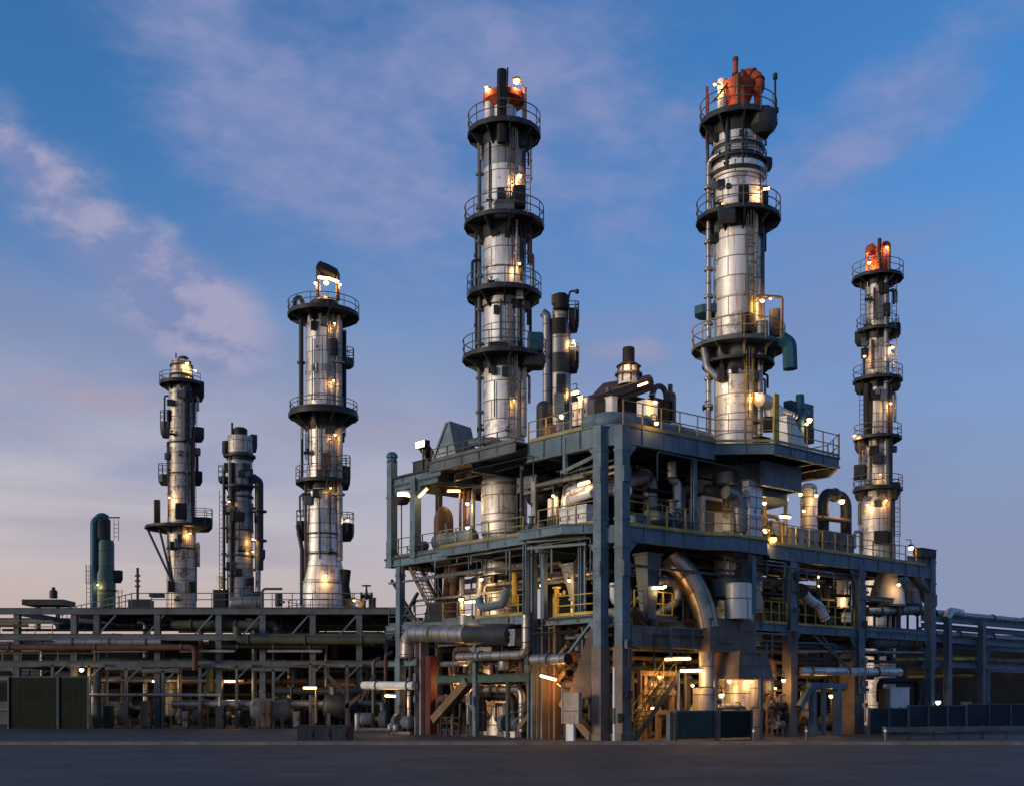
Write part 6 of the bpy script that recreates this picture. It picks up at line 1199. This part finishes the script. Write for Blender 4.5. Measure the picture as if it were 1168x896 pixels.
# valve manifold
pipe('amber-lit pipe bend dropping between the hood and the brown column', [G(870, 752, 1.2), G(882, 752, 1.2), G(882, 775, 1.2)], 0.2, 'steel_tan', 0.4, fl=(0.8,)); vessel('amber-lit pot under the pipe bend beside the brown column', (s_of(876, 1.6), 1.6, zat(792, 66)), (s_of(876, 1.6), 1.6, zat(772, 66)), 0.36, 'galv', 0.6)
for i, (px, py) in enumerate(((877, 805), (884, 800), (890, 806), (880, 822), (888, 826), (893, 818))): valve('small dark valve in the manifold between the fence and the brown column', G(px, py, 0.2 + 0.3 * (i % 2)), ('s', 't')[i % 2], 0.13 + 0.02 * (i % 3), ('steel_grey', 'galv', 'steel_dark')[i % 3], 'manifold valves')
for i, px in enumerate((875, 881, 887, 893)): pipe('thin upright manifold pipe between the fence and the brown column', [G(px, 842, 0.5), G(px, 795 + 5 * (i % 2), 0.5), G(px + 6, 791 + 5 * (i % 2), 0.9)], 0.07, ('steel_tan', 'galv')[i % 2], 0.2, group='manifold pipes')
bulb_lamp('amber globe lamp on the flank of the brown column', G(894, 775, -0.2), 110, 0.14, mat='lamp_pale'); bulb_lamp('orange globe lamp deep behind the manifold', G(884, 784, 2.6), 100, 0.12, color=(1, .48, .14)); t = pump('pump set under the manifold pipes', (s_of(884, 1.5), 1.5, 0), 's', 1.8)
pipe('long level silver pipe beyond the brown column', [G(911, 765, 0.0), G(1026, 766, 0.0)], 0.27, 'silver', fl=(0.1, 0.45, 0.75)); pipe('thin grey pipe above the long level silver pipe', [G(911, 742, 0.4), G(1060, 744, 0.4)], 0.10, 'galv', fl=(0.3, 0.6)); pipe('thin dark pipe below the long level silver pipe', [G(911, 786, 0.9), G(990, 786, 0.9)], 0.10, 'steel_dark')
t = thing('trestle', 'blue-grey trestle with a sloping leg beyond the brown column', 'trestle', W(s_of(930, -0.3), -0.3, 0))
M_ = S(); M_.bar(G(912, 806, -0.3), G(926, 780, -0.3), 0.3, 0.34); M_.build('sloping_leg', 'steel_blue', t)
for px, w in ((927, 0.34), (939, 0.22), (955, 0.4)): M_ = S(); c_ = G(px, 0, -0.3); M_.bar((c_[0], c_[1], 0), (c_[0], c_[1], zat(784, 68)), w); M_.build('leg', 'steel_blue', t)
M_ = S(); M_.bar(G(922, 781, -0.3), G(964, 782, -0.3), 0.36, 0.34); M_.build('beam', 'steel_blue', t)
bulb_lamp('amber globe lamp under the blue-grey trestle', G(948, 793, 0.3), 90, 0.16, mat='lamp_pale'); vessel('amber-lit small round tank under the blue-grey trestle', (s_of(917, 0.8), 0.8, zat(828, 69)), (s_of(917, 0.8), 0.8, zat(816, 69)), 0.3, 'steel_tan', 0.6, e=0.9, nozzles=()); bulb_lamp('orange lamp low behind the blue-grey trestle', G(958, 812, 1.4), 60, 0.12, color=(1, .48, .14)); pump('pump set behind the blue-grey trestle', (s_of(945, 1.8), 1.8, 0), 's', 2.0)
# right end: fence, cabinet, yellow pipes, rack
post_panel('dark blue-grey sheet fence nearer the concrete column', (s_of(990, -1.2), -1.2), (s_of(1034, -1.2), -1.2), zat(808, 73), 0.05, 'panel_blue', posts=3); post_panel('dark blue-grey sheet fence farther from the concrete column', (s_of(1035, -1.2), -1.2), (s_of(1100, -1.2), -1.2), zat(805, 76), 0.05, 'panel_blue', posts=4); post_panel('dark blue-grey sheet fence leading away past the end column', (s_of(1101, -1.2), -1.2), (s_of(1175, -1.2), -1.2), zat(803, 82), 0.05, 'panel_blue', posts=4)
cabinet('white switch cabinet showing above the dark fence', (s_of(1016, 0.4), 0.4, 0.05), (s_of(1037, 0.4), 1.1, zat(783, 77)), 'white', 2, base=0.2); bulb_lamp('bright globe lamp above the dark fence', G(1070, 800, 0.0), 60, 0.2, mat='lamp_pale'); cabinet('brown-lit narrow cabinet beside the white switch cabinet', (s_of(1009, 0.5), 0.5, 0.05), (s_of(1014, 0.5), 1.0, zat(785, 76)), 'steel_tan', 1)
for i, (py, a, b_, r, mt) in enumerate(((752, 1020, 1110, 0.14, 'yellow'), (757, 1028, 1110, 0.10, 'steel_tan'), (765, 1000, 1110, 0.22, 'steel_tan'), (771, 1034, 1110, 0.12, 'yellow'))): pipe(['uppermost yellow pipe running past the end column', 'thin tan pipe just below the uppermost yellow pipe', 'fat tan pipe running past the end column', 'lowest thin yellow pipe running past the end column'][i], [G(a, py, 1.2 + 0.4 * i), G(b_, py - 1, 1.2 + 0.4 * i)], r, mt, fl=(0.25, 0.7))
pipe('black pipe hoop under the yellow pipes', [G(1003, 800, 1.0), G(1003, 776, 1.0), G(1046, 776, 1.0), G(1046, 806, 1.0)], 0.2, 'steel_black', 0.5)
t = thing('pipe_rack', 'short blue-grey pipe rack past the end column', 'pipe rack', W(s_of(1081, 1), 1, 0))
for px, t_ in ((1081, 0.6), (1120, 0.6), (1081, 5), (1125, 5)): M_ = S(); c_ = (s_of(px, t_), t_); M_.ibeam((*c_, 0), (*c_, 7.8), 0.42, 0.42, 0.06); M_.build('column', 'steel_blue', t)
for z_, px1 in ((7.7, 1180), (6.3, 1180), (4.6, 1180)):
    for t_ in (0.6, 5.0): M_ = S(); M_.ibeam((s_of(1055, t_), t_ + 0.3, z_), (s_of(px1, t_), t_ + 0.3, z_), 0.25, 0.4); M_.build('beam', 'steel_blue', t)
for i, (z_, t_, r) in enumerate(((8.15, 1.4, 0.25), (8.2, 2.4, 0.3), (6.75, 1.4, 0.22), (6.8, 2.5, 0.3), (5.05, 1.6, 0.24), (8.1, 3.5, 0.2))): pipe(['near silver pipe on the top tier of the short pipe rack', 'middle fat pipe on the top tier of the short pipe rack', 'near pipe on the middle tier of the short pipe rack', 'fat pipe on the middle tier of the short pipe rack', 'single pipe on the low tier of the short pipe rack', 'far thin pipe on the top tier of the short pipe rack'][i], [(s_of(1066, t_), t_, z_), (s_of(1190, t_), t_, z_)], r, ('pipe_metal', 'silver_dark', 'galv', 'steel_grey', 'steel_tan', 'galv')[i], fl=(0.2, 0.5, 0.8))
pipe('small silver elbow on the end of the short pipe rack', [G(1078, 706, 1.0), G(1084, 697, 1.0), G(1096, 699, 1.0)], 0.3, 'silver', 0.4)
# guard rail and kerb along the front
t = thing('guard_rail', 'low dark guard rail in front of the dark fence', 'guard rail', at(1060, 843, 62)); M0 = MB(); A = at(1008, 800, 62.5); Bq = at(1175, 800, 66)
M_ = MB(); M_.bar((A.x, A.y, 0.55), (Bq.x, Bq.y, 0.55), 0.08, 0.28); M_.build('beam', 'steel_grey', t)
for i in range(7): c_ = A.lerp(Bq, i / 6); M_ = MB(); M_.bar((c_.x, c_.y + 0.1, 0), (c_.x, c_.y + 0.1, 0.75), 0.1); M_.build('post', 'steel_dark', t)
for i in range(9):
    c_ = at(770 + 30 * i, 846, 57.5 + 0.05 * i); t = thing('bollard', 'short grey bollard standing on the tarmac in front of the fence panels', 'bollard', (c_.x, c_.y, 0), 'bollards along the front') if i in (3, 5, 8) else None
    if t: M_ = MB(); M_.lathe([(0.07, 0), (0.07, 0.72), (0.05, 0.78), (0.01, 0.8)], (c_.x, c_.y), 14); M_.build('shaft', 'steel_grey', t); M_ = MB(); M_.lathe([(0.073, 0.55), (0.073, 0.66)], (c_.x, c_.y), 14); M_.build('band', 'white', t)
k_ = MB(); k_.box((-60, 55.4, 0), (90, 55.7, 0.13)); o = k_.build('kerb', 'concrete'); o['kind'] = 'structure'
k_ = MB(); k_.box((-60, 55.703, 0.0), (90, 58.0, 0.11)); o = k_.build('pavement', 'concrete'); o['kind'] = 'structure'

# ------------------------------------------------------------------ the long pipe rack and the plant behind
RK = thing('pipe_rack', 'long two-tier blue-grey pipe rack standing beyond the first columns of the structure', 'pipe rack', at(250, 800, 95).xy.to_3d())
ZR = zat(700, 95)
def rbar(a, b_, w, h, nm='beam', mt='steel_grey'): return MB().ibeam(a, b_, w, h).build(nm, mt, RK)
for D, dz in ((92, 0), (103, 0)):
    xs = [at(px, 0, D).x for px in (-60, 20, 85, 111, 180, 250, 300, 357, 410, 460)]
    for x in xs: M_ = MB(); M_.ibeam((x, D, 0), (x, D, ZR), 0.45, 0.45, 0.06); M_.build('column', 'steel_grey' if D < 100 else 'steel_dark', RK)
    for z_ in (ZR, ZR - 2.0, zat(758, 95)): rbar((at(-80, 0, D).x, D - 0.26, z_), (at(470, 0, D).x, D - 0.26, z_), 0.25, 0.5)
for px in (20, 85, 111, 180, 250, 300, 357, 410, 460):
    x = at(px, 0, 92).x
    for z_ in (ZR - 0.1, ZR - 2.1, zat(760, 95)): rbar((x, 92.3, z_), (x, 102.7, z_), 0.22, 0.4, 'cross_beam', 'steel_grey')
M_ = MB(); M_.prism([(at(150, 0, 96).x, 92.5), (at(470, 0, 96).x, 92.5), (at(470, 0, 120).x, 122), (at(70, 0, 122).x, 122), (at(60, 0, 110).x, 110)], ZR + 0.26, ZR + 0.36); M_.build('deck', 'deck_grate', RK)
def wrail(pts, H=1.1, step=1.5, mt='rail'):
    m = MB()
    for i in range(len(pts) - 1):
        p, q_ = Vector(pts[i]), Vector(pts[i + 1]); n = max(1, round((q_ - p).length / step))
        for hh in (H, H * .55): m.tube([p + Vector((0, 0, hh)), q_ + Vector((0, 0, hh))], 0.04, 6)
        for j in range(n + 1): c_ = p.lerp(q_, j / n); m.bar(c_, c_ + Vector((0, 0, H)), 0.06)
    return m.build('railing', mt, RK)
wrail([(at(150, 0, 92.6).x, 92.6, ZR + 0.36), (at(425, 0, 92.6).x, 92.6, ZR + 0.36)]); wrail([(at(-60, 0, 91.7).x, 91.7, zat(758, 95) + 0.26), (at(108, 0, 91.7).x, 91.7, zat(758, 95) + 0.26)], 1.0, 1.4, 'rail_ochre'); wrail([(at(-60, 0, 91.7).x, 91.7, ZR - 1.75), (at(60, 0, 91.7).x, 91.7, ZR - 1.75)], 1.0, 1.4, 'rail_ochre'); wrail([(at(66, 0, 110).x, 110, ZR + 0.36), (at(150, 0, 93).x, 93, ZR + 0.36)])
for i in range(6): x = at(110 + 55 * i, 0, 92).x; M_ = MB(); M_.bar((x, 91.9, ZR - 2), (x + 1.6, 91.9, ZR - 0.2), 0.12); M_.build('knee_brace', 'steel_blue', RK)
rows = [(-0.85 + 0.33, 94, .30, 'pipe_metal'), (-0.62, 95.2, .22, 'galv'), (-0.55, 96.3, .36, 'silver_dark'), (-0.6, 97.6, .2, 'steel_tan'), (-0.5, 98.9, .4, 'pipe_metal'), (-0.6, 100.2, .26, 'steel_dark'),
        (-2.2 + 0.65, 93.6, .24, 'steel_dark'), (-1.5, 94.6, .3, 'silver_dark'), (-1.55, 95.8, .22, 'galv'), (-1.45, 97.0, .36, 'steel_brown'), (-1.5, 98.5, .3, 'pipe_metal'), (zat(755, 95) - ZR + 0.1, 94, .26, 'steel_tan'), (zat(755, 95) - ZR + 0.2, 95.5, .34, 'silver_dark'), (zat(755, 95) - ZR + 0.1, 97, .2, 'olive')]
desc = ['fat pale pipe nearest the front on the top tier', 'thin galvanised pipe second from the front on the top tier', 'grey lagged pipe mid-way on the top tier', 'thin tan pipe on the top tier', 'fattest silver pipe on the top tier', 'dark pipe at the back of the top tier', 'dark pipe nearest the front on the middle tier', 'grey lagged pipe second on the middle tier', 'thin galvanised pipe on the middle tier', 'brown pipe on the middle tier', 'silver pipe at the back of the middle tier', 'tan pipe nearest the front on the low tier', 'fat grey pipe on the low tier', 'thin olive pipe at the back of the low tier']
for (dz, D, r, mt), d_ in zip(rows, desc): pipe(d_ + ' of the long rack', [(at(-100, 0, D).x, D, ZR + dz), (at(470 if dz > -1 else 452, 0, D).x, D, ZR + dz)], r, mt, fl=(0.2, 0.45, 0.7, 0.9), group='pipes along the long rack')
DR = 91
pipe('fat banded silver drum pipe in front of the long rack', [at(334, 726, DR), at(391, 726, DR)], 0.56, 'pipe_metal', 0, seg=24, band=((0.32, 1.1, 'steel_dark'), (0.95, 0.4, 'steel_dark'))); pipe('fat tan lagged drum pipe reaching the first outer column', [at(391, 721, DR), at(431, 720, DR)], 0.62, 'steel_tan', 0, seg=24, band=((0.5, 0.2, 'steel_brown'),))
pipe('fat grey elbow pipe curling up beside the pale tower', [at(308, 694, 94), at(308, 684, 94), at(318, 678, 94), at(330, 668, 94), at(345, 666, 94)], 0.62, 'silver_dark', 0.8, fl=(0.15,), seg=18); pipe('slim curved pipe between the braced tower and the short tower', [at(222, 634, 116), at(241, 634, 116), at(250, 645, 116), at(250, 690, 116)], 0.42, 'galv', 0.9, fl=(0.8,)); vessel('lit white pot at the foot of the slim curved pipe', at(251, 700, 115), at(251, 656, 115), 0.42, 'white', 0.2, frame=Matrix.Identity(4), nozzles=()); bulb_lamp('globe lamp beside the lit white pot', at(255, 672, 113), 60, 0.2, frame=Matrix.Identity(4), mat='lamp_pale')
WI = Matrix.Identity(4)
def wbox(label, px0, px1, py0, py1, D, dep, mt, doors=1, **k): a, b_ = at(px0, py1, D), at(px1, py0, D); return cabinet(label, (a.x, D, a.z), (b_.x, D + dep, b_.z), mt, doors, 't', frame=WI, **k)
wbox('dark box house on the rack deck under the thin mast', 146, 168, 683, 703, 106, 2.0, 'steel_dark', 2); wbox('low dark cabinet on the rack deck beside the braced tower', 170, 184, 676, 680, 112, 1.2, 'steel_dark', 0); wbox('dark motor cabinet at the foot of the short tower', 243, 258, 672, 700, 111, 1.2, 'steel_black', 1); wbox('small dark cabinet beside the dark downpipe of the short tower', 288, 298, 674, 698, 110, 1.2, 'steel_black', 1)
t = thing('mast', 'thin lattice-armed mast on the dark box house', 'mast', at(157, 683, 106)); M_ = MB(); a = at(157, 683, 106); b_ = at(157, 647, 106); M_.tube([a, b_], 0.12, 10); M_.build('pole', 'steel_dark', t)
for py in (656, 662, 668): M_ = MB(); M_.bar(at(154, py, 106), at(160, py, 106), 0.14); M_.build('crossarm', 'steel_dark', t)
# far-left landing
t = thing('raised_landing', 'dark raised platform with railing at the far end of the rack', 'platform', at(58, 702, 108)); a, b_ = at(30, 684, 108), at(77, 684, 108); M_ = MB(); M_.box((a.x, 107, a.z - 0.5), (b_.x, 110, a.z)); M_.build('deck', 'steel_dark', t)
for px in (44, 66): M_ = MB(); c_ = at(px, 0, 108); M_.bar((c_.x, 108, ZR - 0.5), (c_.x, 108, a.z - 0.5), 0.3); M_.build('leg', 'steel_dark', t)
M_ = MB(); c_ = at(61, 678, 108); M_.lathe([(0.01, c_.z - 0.3), (0.35, c_.z - 0.3), (0.35, c_.z + 0.35), (0.15, c_.z + 0.5), (0.15, c_.z + 0.7), (0.01, c_.z + 0.7)], (c_.x, c_.y), 14); M_.build('vent_head', 'steel_dark', t)
# ground level behind the rack
enclosure('long low added dark backdrop behind the pipe rack', (at(-80, 0, 106).x, 106, 0), (at(345, 0, 106).x, 116, ZR - 1.6), frame=WI, doors=((0.2, 1.2), (0.5, 1.2), (0.8, 1.2)), vents=3, name='rear_backdrop'); enclosure('long low added dark backdrop closing the view behind the short face of the structure', (at(350, 0, 104).x, 104, 0), (at(640, 0, 104).x, 112, ZR - 1.5), frame=WI, doors=((0.3, 1.2), (0.7, 1.2)), vents=3, name='rear_backdrop'); enclosure('far added dark backdrop showing beyond the end bay of the structure', (at(820, 0, 125).x, 125, 0), (at(1290, 0, 125).x, 140, zat(724, 125)), 'backdrop_dark', frame=WI, doors=((0.3, 1.2), (0.6, 1.2)), vents=3, name='rear_backdrop')  # dark blocks added to shut out the sky behind rack and bays
for i, (a, b_) in enumerate(((10, 66), (67, 101))): post_panel(['olive sheet fence panel outermost under the long rack', 'olive sheet fence panel beside the second rack column'][i], at(a, 0, 88).xy, at(b_, 0, 88).xy, zat(772, 88), 0.05, 'shed_green', frame=WI)
wbox('wide dark blue skip box on the ground under the rack end', 339, 397, 827, 846, 62.5, 2.2, 'panel_blue', 3); bulb_lamp('amber globe lamp under the outer end of the rack', at(93, 763, 91), 90, 0.2, frame=WI); tube_lamp('amber tube lamp standing under the rack near the blue box', at(346, 784, 88), at(361, 784, 88), 120, frame=WI); tube_lamp('slanting tube lamp deep under the rack', at(385, 790, 95), at(399, 795, 95), 90, frame=WI, color=(1, .48, .14))
pipe('amber-lit upright conduit below the tube lamp of the rack', [at(361, 824, 88), at(361, 786, 88)], 0.10, 'steel_tan', frame=WI)
t = thing('trestle', 'wooden-brown A-shaped trestle on the ground under the rack', 'trestle', at(400, 832, 86)); 
for nm, a, b_ in (('leg', (372, 768), (394, 790)), ('leg', (410, 800), (427, 770)), ('post', (396, 765), (396, 832)), ('brace', (394, 806), (412, 792))): M_ = MB(); M_.bar(at(*a, 86), at(*b_, 86), 0.28); M_.build(nm, 'steel_brown', t)
vessel('grey cylinder on the ground between rack columns', at(408, 835, 84), at(408, 812, 84), 0.24, 'galv', 0.2, frame=WI, nozzles=()); vessel('dark horizontal tank on the ground behind the trestle', at(368, 806, 90), at(408, 806, 90), 1.0, 'steel_dark', 1.3, frame=WI); vessel('dark horizontal tank under the rack beyond the blue box', at(285, 810, 92), at(335, 810, 92), 1.0, 'steel_grey', 1.0, frame=WI)
pump('pump set on the ground in front of the rack tank', (at(425, 0, 84).x, 84, 0), 's', 2.2, frame=WI)
for i, (px, D, h) in enumerate(((440, 88, 5.4), (452, 88, 5.2), (468, 90, 5.6), (426, 89, 5.0))): pipe('upright rusty pipe standing behind the outer ground columns', [at(px, 0, D).xy.to_3d(), at(px, 0, D).xy.to_3d() + Vector((0, 0, h)), at(px + 5, 0, D).xy.to_3d() + Vector((0, 1.0, h + 0.3))], 0.14, ('rusty', 'steel_tan')[i % 2], 0.3, frame=WI, fl=(0.4,), group='rusty pipes at ground level')

# plant under and on the long rack
I_ = WI
rackpx = lambda px, D, z: (at(px, 0, D).x, D, z)
for i, (px, D, r, h, mt) in enumerate(((112, 97, .8, 4.6, 'silver_dark'), (150, 99, 1.0, 5.2, 'steel_dark'), (196, 97, .7, 4.0, 'silver_aged'), (238, 98, .9, 5.0, 'steel_grey'), (322, 100, .9, 4.8, 'silver_dark'), (388, 100, .8, 4.6, 'steel_brown'))):
    vessel(['grey upright tank under the rack, nearest the olive fence', 'dark fat upright tank under the rack', 'streaked upright tank under the middle of the rack', 'blue-grey upright tank under the middle of the rack', 'grey upright tank under the rack behind the tank and blue box', 'brown upright tank under the rack behind the trestle'][i], rackpx(px, D, 0.7), rackpx(px, D, h), r, mt, 0.7, frame=WI)
for i, px in enumerate((128, 172, 214, 262, 300)): pump('pump set standing in the row under the long rack', rackpx(px, 93.5, 0), 's', 2.2, frame=WI, group='pumps under the long rack')
for i, px in enumerate((122, 140, 166, 188, 205, 229, 248, 272, 290, 312, 330, 346, 372, 420)):
    D = 93.2 + 1.3 * (i % 4); top = (ZR - 2.0, zat(755, 95) + .1, ZR - .6)[i % 3]; pipe('upright feed pipe rising from the ground into the long rack', [rackpx(px, D, 0.3), rackpx(px, D, top), rackpx(px + (9 if i % 2 else -9), D, top)], 0.11 + 0.05 * (i % 3), ('galv', 'rusty', 'pipe_metal', 'steel_dark')[i % 4], 0.4, frame=WI, fl=(0.3, 0.7), group='feed pipes under the long rack')
for i, (px, z_) in enumerate(((180, 3.6), (262, 3.6))): tube_lamp(['amber tube lamp under the rack nearer the olive fence', 'amber tube lamp under the middle of the rack'][i], rackpx(px - 6, 93, z_), rackpx(px + 6, 93, z_), 120, frame=WI)
vessel('grey horizontal drum lying on the top of the rack by the railing', rackpx(262, 97, ZR + 1.1), rackpx(300, 97, ZR + 1.1), 0.5, 'silver_dark', 0.3, frame=WI); vessel('small dark pot on the rack deck beside the grey elbow pipe', rackpx(318, 95, ZR + 0.6), rackpx(318, 95, ZR + 1.7), 0.3, 'steel_dark', 0.3, frame=WI)
pipe('thin grey pipe hoop beside the grey elbow pipe on the rack', [rackpx(299, 95, ZR + .4), rackpx(299, 95, zat(671, 95)), rackpx(322, 95, zat(671, 95))], 0.1, 'steel_grey', 0.3, frame=WI)
for i, (px, py, w) in enumerate(((398, 690, 8), (413, 692, 6), (424, 689, 7))): wbox(['black pump housing on the rack deck beside the pale tower', 'small amber-lit box on the rack deck rail', 'small dark box on the rack deck closest to the structure'][i], px - w / 2, px + w / 2, py - 8, 698, 94, 0.8, ('steel_black', 'steel_tan', 'steel_dark')[i], 1)
bulb_lamp('amber globe lamp on the rack deck beside the black pump housing', rackpx(404, 93.5, zat(684, 94)), 50, 0.15, frame=WI); valve('large hand valve on the rack deck rail near the structure', rackpx(418, 93.6, ZR + 1.3), 's', 0.2, frame=WI)
rr_ = random.Random(23)
for i in range(44):
    D = rr_.uniform(90.6, 100); a = rr_.uniform(-90, 330); b_ = a + rr_.uniform(90, 260); z_ = rr_.choice((rr_.uniform(1.2, 3.4), rr_.uniform(3.4, 5.4), rr_.uniform(6.0, 7.0), rr_.uniform(7.3, 8.3)))
    P = [rackpx(a, D, z_), rackpx(min(b_, 440), D, z_)]
    if i % 2: P = P + [rackpx(min(b_, 440), D, max(0.4, z_ - rr_.uniform(0.8, 2.5)))]
    if i % 3 == 0: P = [rackpx(a, D, z_ + 1.0)] + P
    pipe('mixed level pipe hung in the bays of the long rack', P, rr_.uniform(0.09, 0.34), rr_.choice(('steel_dark', 'rusty', 'silver_dark', 'steel_brown', 'galv', 'olive', 'steel_black')), None, fl=(0.15, 0.5, 0.85), frame=WI, group='mixed pipes in the bays of the long rack', seg=12)
for i in range(9):
    px = 60 + 42 * i; x = at(px, 0, 91.4).x; o = MB(); zt = rr_.uniform(4.4, 5.6); o.bar((x, 91.4, 0), (x, 91.4, zt), 0.2); o.bar((x - 1.6, 91.4, zt), (x + 1.2, 91.4, zt), 0.2, 0.26); o.bar((x, 91.4, zt - 1.0), (x + 1.0, 91.4, zt), 0.12); o.build('pipe_support', 'steel_grey', None, label='T-shaped grey pipe support standing in front of the long rack', category='pipe support', group='pipe supports along the long rack')
for i in range(5):
    a = 105 + 50 * i; m_ = MB(); z_ = 5.9 + 0.35 * (i % 2); A, Bq = at(a, 0, 91.2), at(a + 62, 0, 91.2)
    for q_ in (0, 0.5): m_.bar((A.x, 91.2 + q_, z_), (Bq.x, 91.2 + q_, z_), 0.05, 0.18)
    for j in range(12): x = A.x + (Bq.x - A.x) * j / 11; m_.bar((x, 91.2, z_ - 0.04), (x, 91.7, z_ - 0.04), 0.06)
    m_.build('cable_tray', 'galv', None, label='ladder-like galvanised cable tray along the front of the long rack', category='cable tray', group='cable trays along the long rack')
for i, px in enumerate((60, 118, 160, 208, 246, 296, 334)): cabinet('switch cabinet standing on the ground under the long rack', rackpx(px, 90.2, 0.02), rackpx(px + 9 + 3 * (i % 3), 90.9, 1.3 + 0.4 * (i % 3)), ('steel_grey', 'steel_dark', 'steel_brown')[i % 3], 1 + i % 2, frame=WI, base=0.1, group='switch cabinets under the long rack')
# ------------------------------------------------------------------ runs of small pipe that fill the bays
rnd = random.Random(11)
def runs(label, group, n, s0, s1, t0, t1, z0, z1, along, rr=(0.05, 0.15), mts=('galv', 'steel_dark', 'steel_grey', 'steel_tan', 'pipe_metal'), drop=True):
    for i in range(n):
        s, t_, z, r = rnd.uniform(s0, s1), rnd.uniform(t0, t1), rnd.uniform(z0, z1), rnd.uniform(*rr); L = rnd.uniform(0.35, 0.8)
        if along == 's': a = rnd.uniform(s0, s0 + (s1 - s0) * (1 - L)); P = [(a, t_, z), (a + (s1 - s0) * L, t_, z)]
        elif along == 't': a = rnd.uniform(t0, t0 + (t1 - t0) * (1 - L)); P = [(s, a, z), (s, a + (t1 - t0) * L, z)]
        else: P = [(s, t_, z0), (s, t_, z0 + (z1 - z0) * rnd.uniform(0.5, 1)), (s + rnd.uniform(-.9, .9), t_ + 0.5, z0 + (z1 - z0) * rnd.uniform(0.5, 1))]
        if drop and along != 'z' and rnd.random() < 0.55: P.append((P[-1][0], P[-1][1], P[-1][2] - rnd.uniform(0.5, 1.8)))
        pipe(label, P, r, rnd.choice(mts), 0.25, fl=(rnd.uniform(.2, .8),), group=group, seg=10)
runs('small level pipe under the upper deck along the long face', 'pipes under the upper deck, long face', 12, 1.5, 17.5, 2.2, 6.8, Z1 + 2.2, Z2 - 0.9, 's'); runs('small level pipe under the upper deck along the short face', 'pipes under the upper deck, short face', 9, 1.2, 4.5, 2.0, 10, Z1 + 1.8, Z2 - 0.9, 't')
runs('small level pipe under the first deck along the long face', 'pipes under the first deck, long face', 14, 1.5, 29, 1.5, 7.0, Z0 + 1.4, Z1 - 0.8, 's'); runs('small level pipe under the first deck along the short face', 'pipes under the first deck, short face', 10, 0.9, 5, 2, 19, Z0 + 1.8, Z1 - 0.8, 't')
runs('level pipe under the lowest deck along the long face', 'pipes under the lowest deck, long face', 16, 1.5, 29, 1.0, 8.5, 3.2, Z0 - 0.8, 's', (0.06, 0.22)); runs('level pipe under the lowest deck along the short face', 'pipes under the lowest deck, short face', 14, 0.9, 4.5, 2, 20, 3.0, Z0 - 0.8, 't', (0.06, 0.22))
runs('upright pipe standing at ground level under the long face', 'upright pipes, long face', 14, 2, 28, 1.6, 8.5, 0.0, 4.5, 'z', (0.05, 0.14)); runs('upright pipe standing at ground level under the short face', 'upright pipes, short face', 16, 1.0, 4.2, 2.5, 20, 0.0, 4.5, 'z', (0.05, 0.14)); runs('upright pipe standing on the first deck', 'upright pipes on the first deck', 10, 2, 17, 2.4, 7, Z1, Z2 - 1.2, 'z', (0.05, 0.12)); runs('upright pipe standing on the lowest deck', 'upright pipes on the lowest deck', 12, 2, 21, 2.2, 7, Z0, Z1 - 1, 'z', (0.05, 0.14))
rr2 = random.Random(31)
for i in range(26):
    lf = i % 2; base_z = (0.3, 0.3, Z0 + 0.2, 3.2)[i % 4]; zt = base_z + rr2.uniform(1.2, 3.4); r = rr2.uniform(0.12, 0.30); mt = rr2.choice(('steel_dark', 'silver_dark', 'rusty', 'steel_brown', 'pipe_metal', 'steel_black'))
    if lf: a = rr2.uniform(2, 15); b_ = a + rr2.uniform(1.5, 5); x = rr2.uniform(0.9, 2.6); P = [(x, a, base_z), (x, a, zt), (x, b_, zt), (x, b_, zt - rr2.uniform(0.6, 1.6)), (x + 1.5, b_, zt - 1.7)]
    else: a = rr2.uniform(2, 25); b_ = a + rr2.uniform(1.5, 5); x = rr2.uniform(1.0, 3.2); P = [(a, x, base_z), (a, x, zt), (b_, x, zt), (b_, x, zt - rr2.uniform(0.6, 1.6)), (b_, x + 1.5, zt - 1.7)]
    pipe('bent process pipe looping between floor and ceiling of the short-face bays' if lf else 'bent process pipe looping between floor and ceiling of the long-face bays', P, r, mt, r * 1.8, fl=(0.12, 0.45, 0.6), group='looping pipes, short face' if lf else 'looping pipes, long face', seg=12)
for i in range(6): vessel('dark upright tank standing at ground level deep inside the structure', (3.5 + 4 * i, 6.6 + rnd.uniform(-.6, .6), 0.6), (3.5 + 4 * i, 6.6, 3 + rnd.uniform(-.5, 1)), 0.6, ('steel_dark', 'silver_dark', 'steel_brown')[i % 3], 0.6, group='tanks inside the structure')
for i in range(4): bulb_lamp('added orange fill lamp deep inside the ground level', (2.5 + 6 * i, 4.6, 3.1), 70, 0.12, color=(1, .46, .12), group='added fill lamps deep inside the structure')  # fill lamps added to warm the depth of the ground level
for i in range(3): bulb_lamp('added orange fill lamp under the decks of the short face', (2.8, 6.5 + 5 * i, 3.2), 70, 0.12, color=(1, .46, .12), group='added fill lamps deep under the short face')  # more added fill light, behind the short face
for o in bpy.data.objects:
    if o.parent is None and 'category' in o.keys() and 'kind' not in o.keys(): o['kind'] = 'thing'
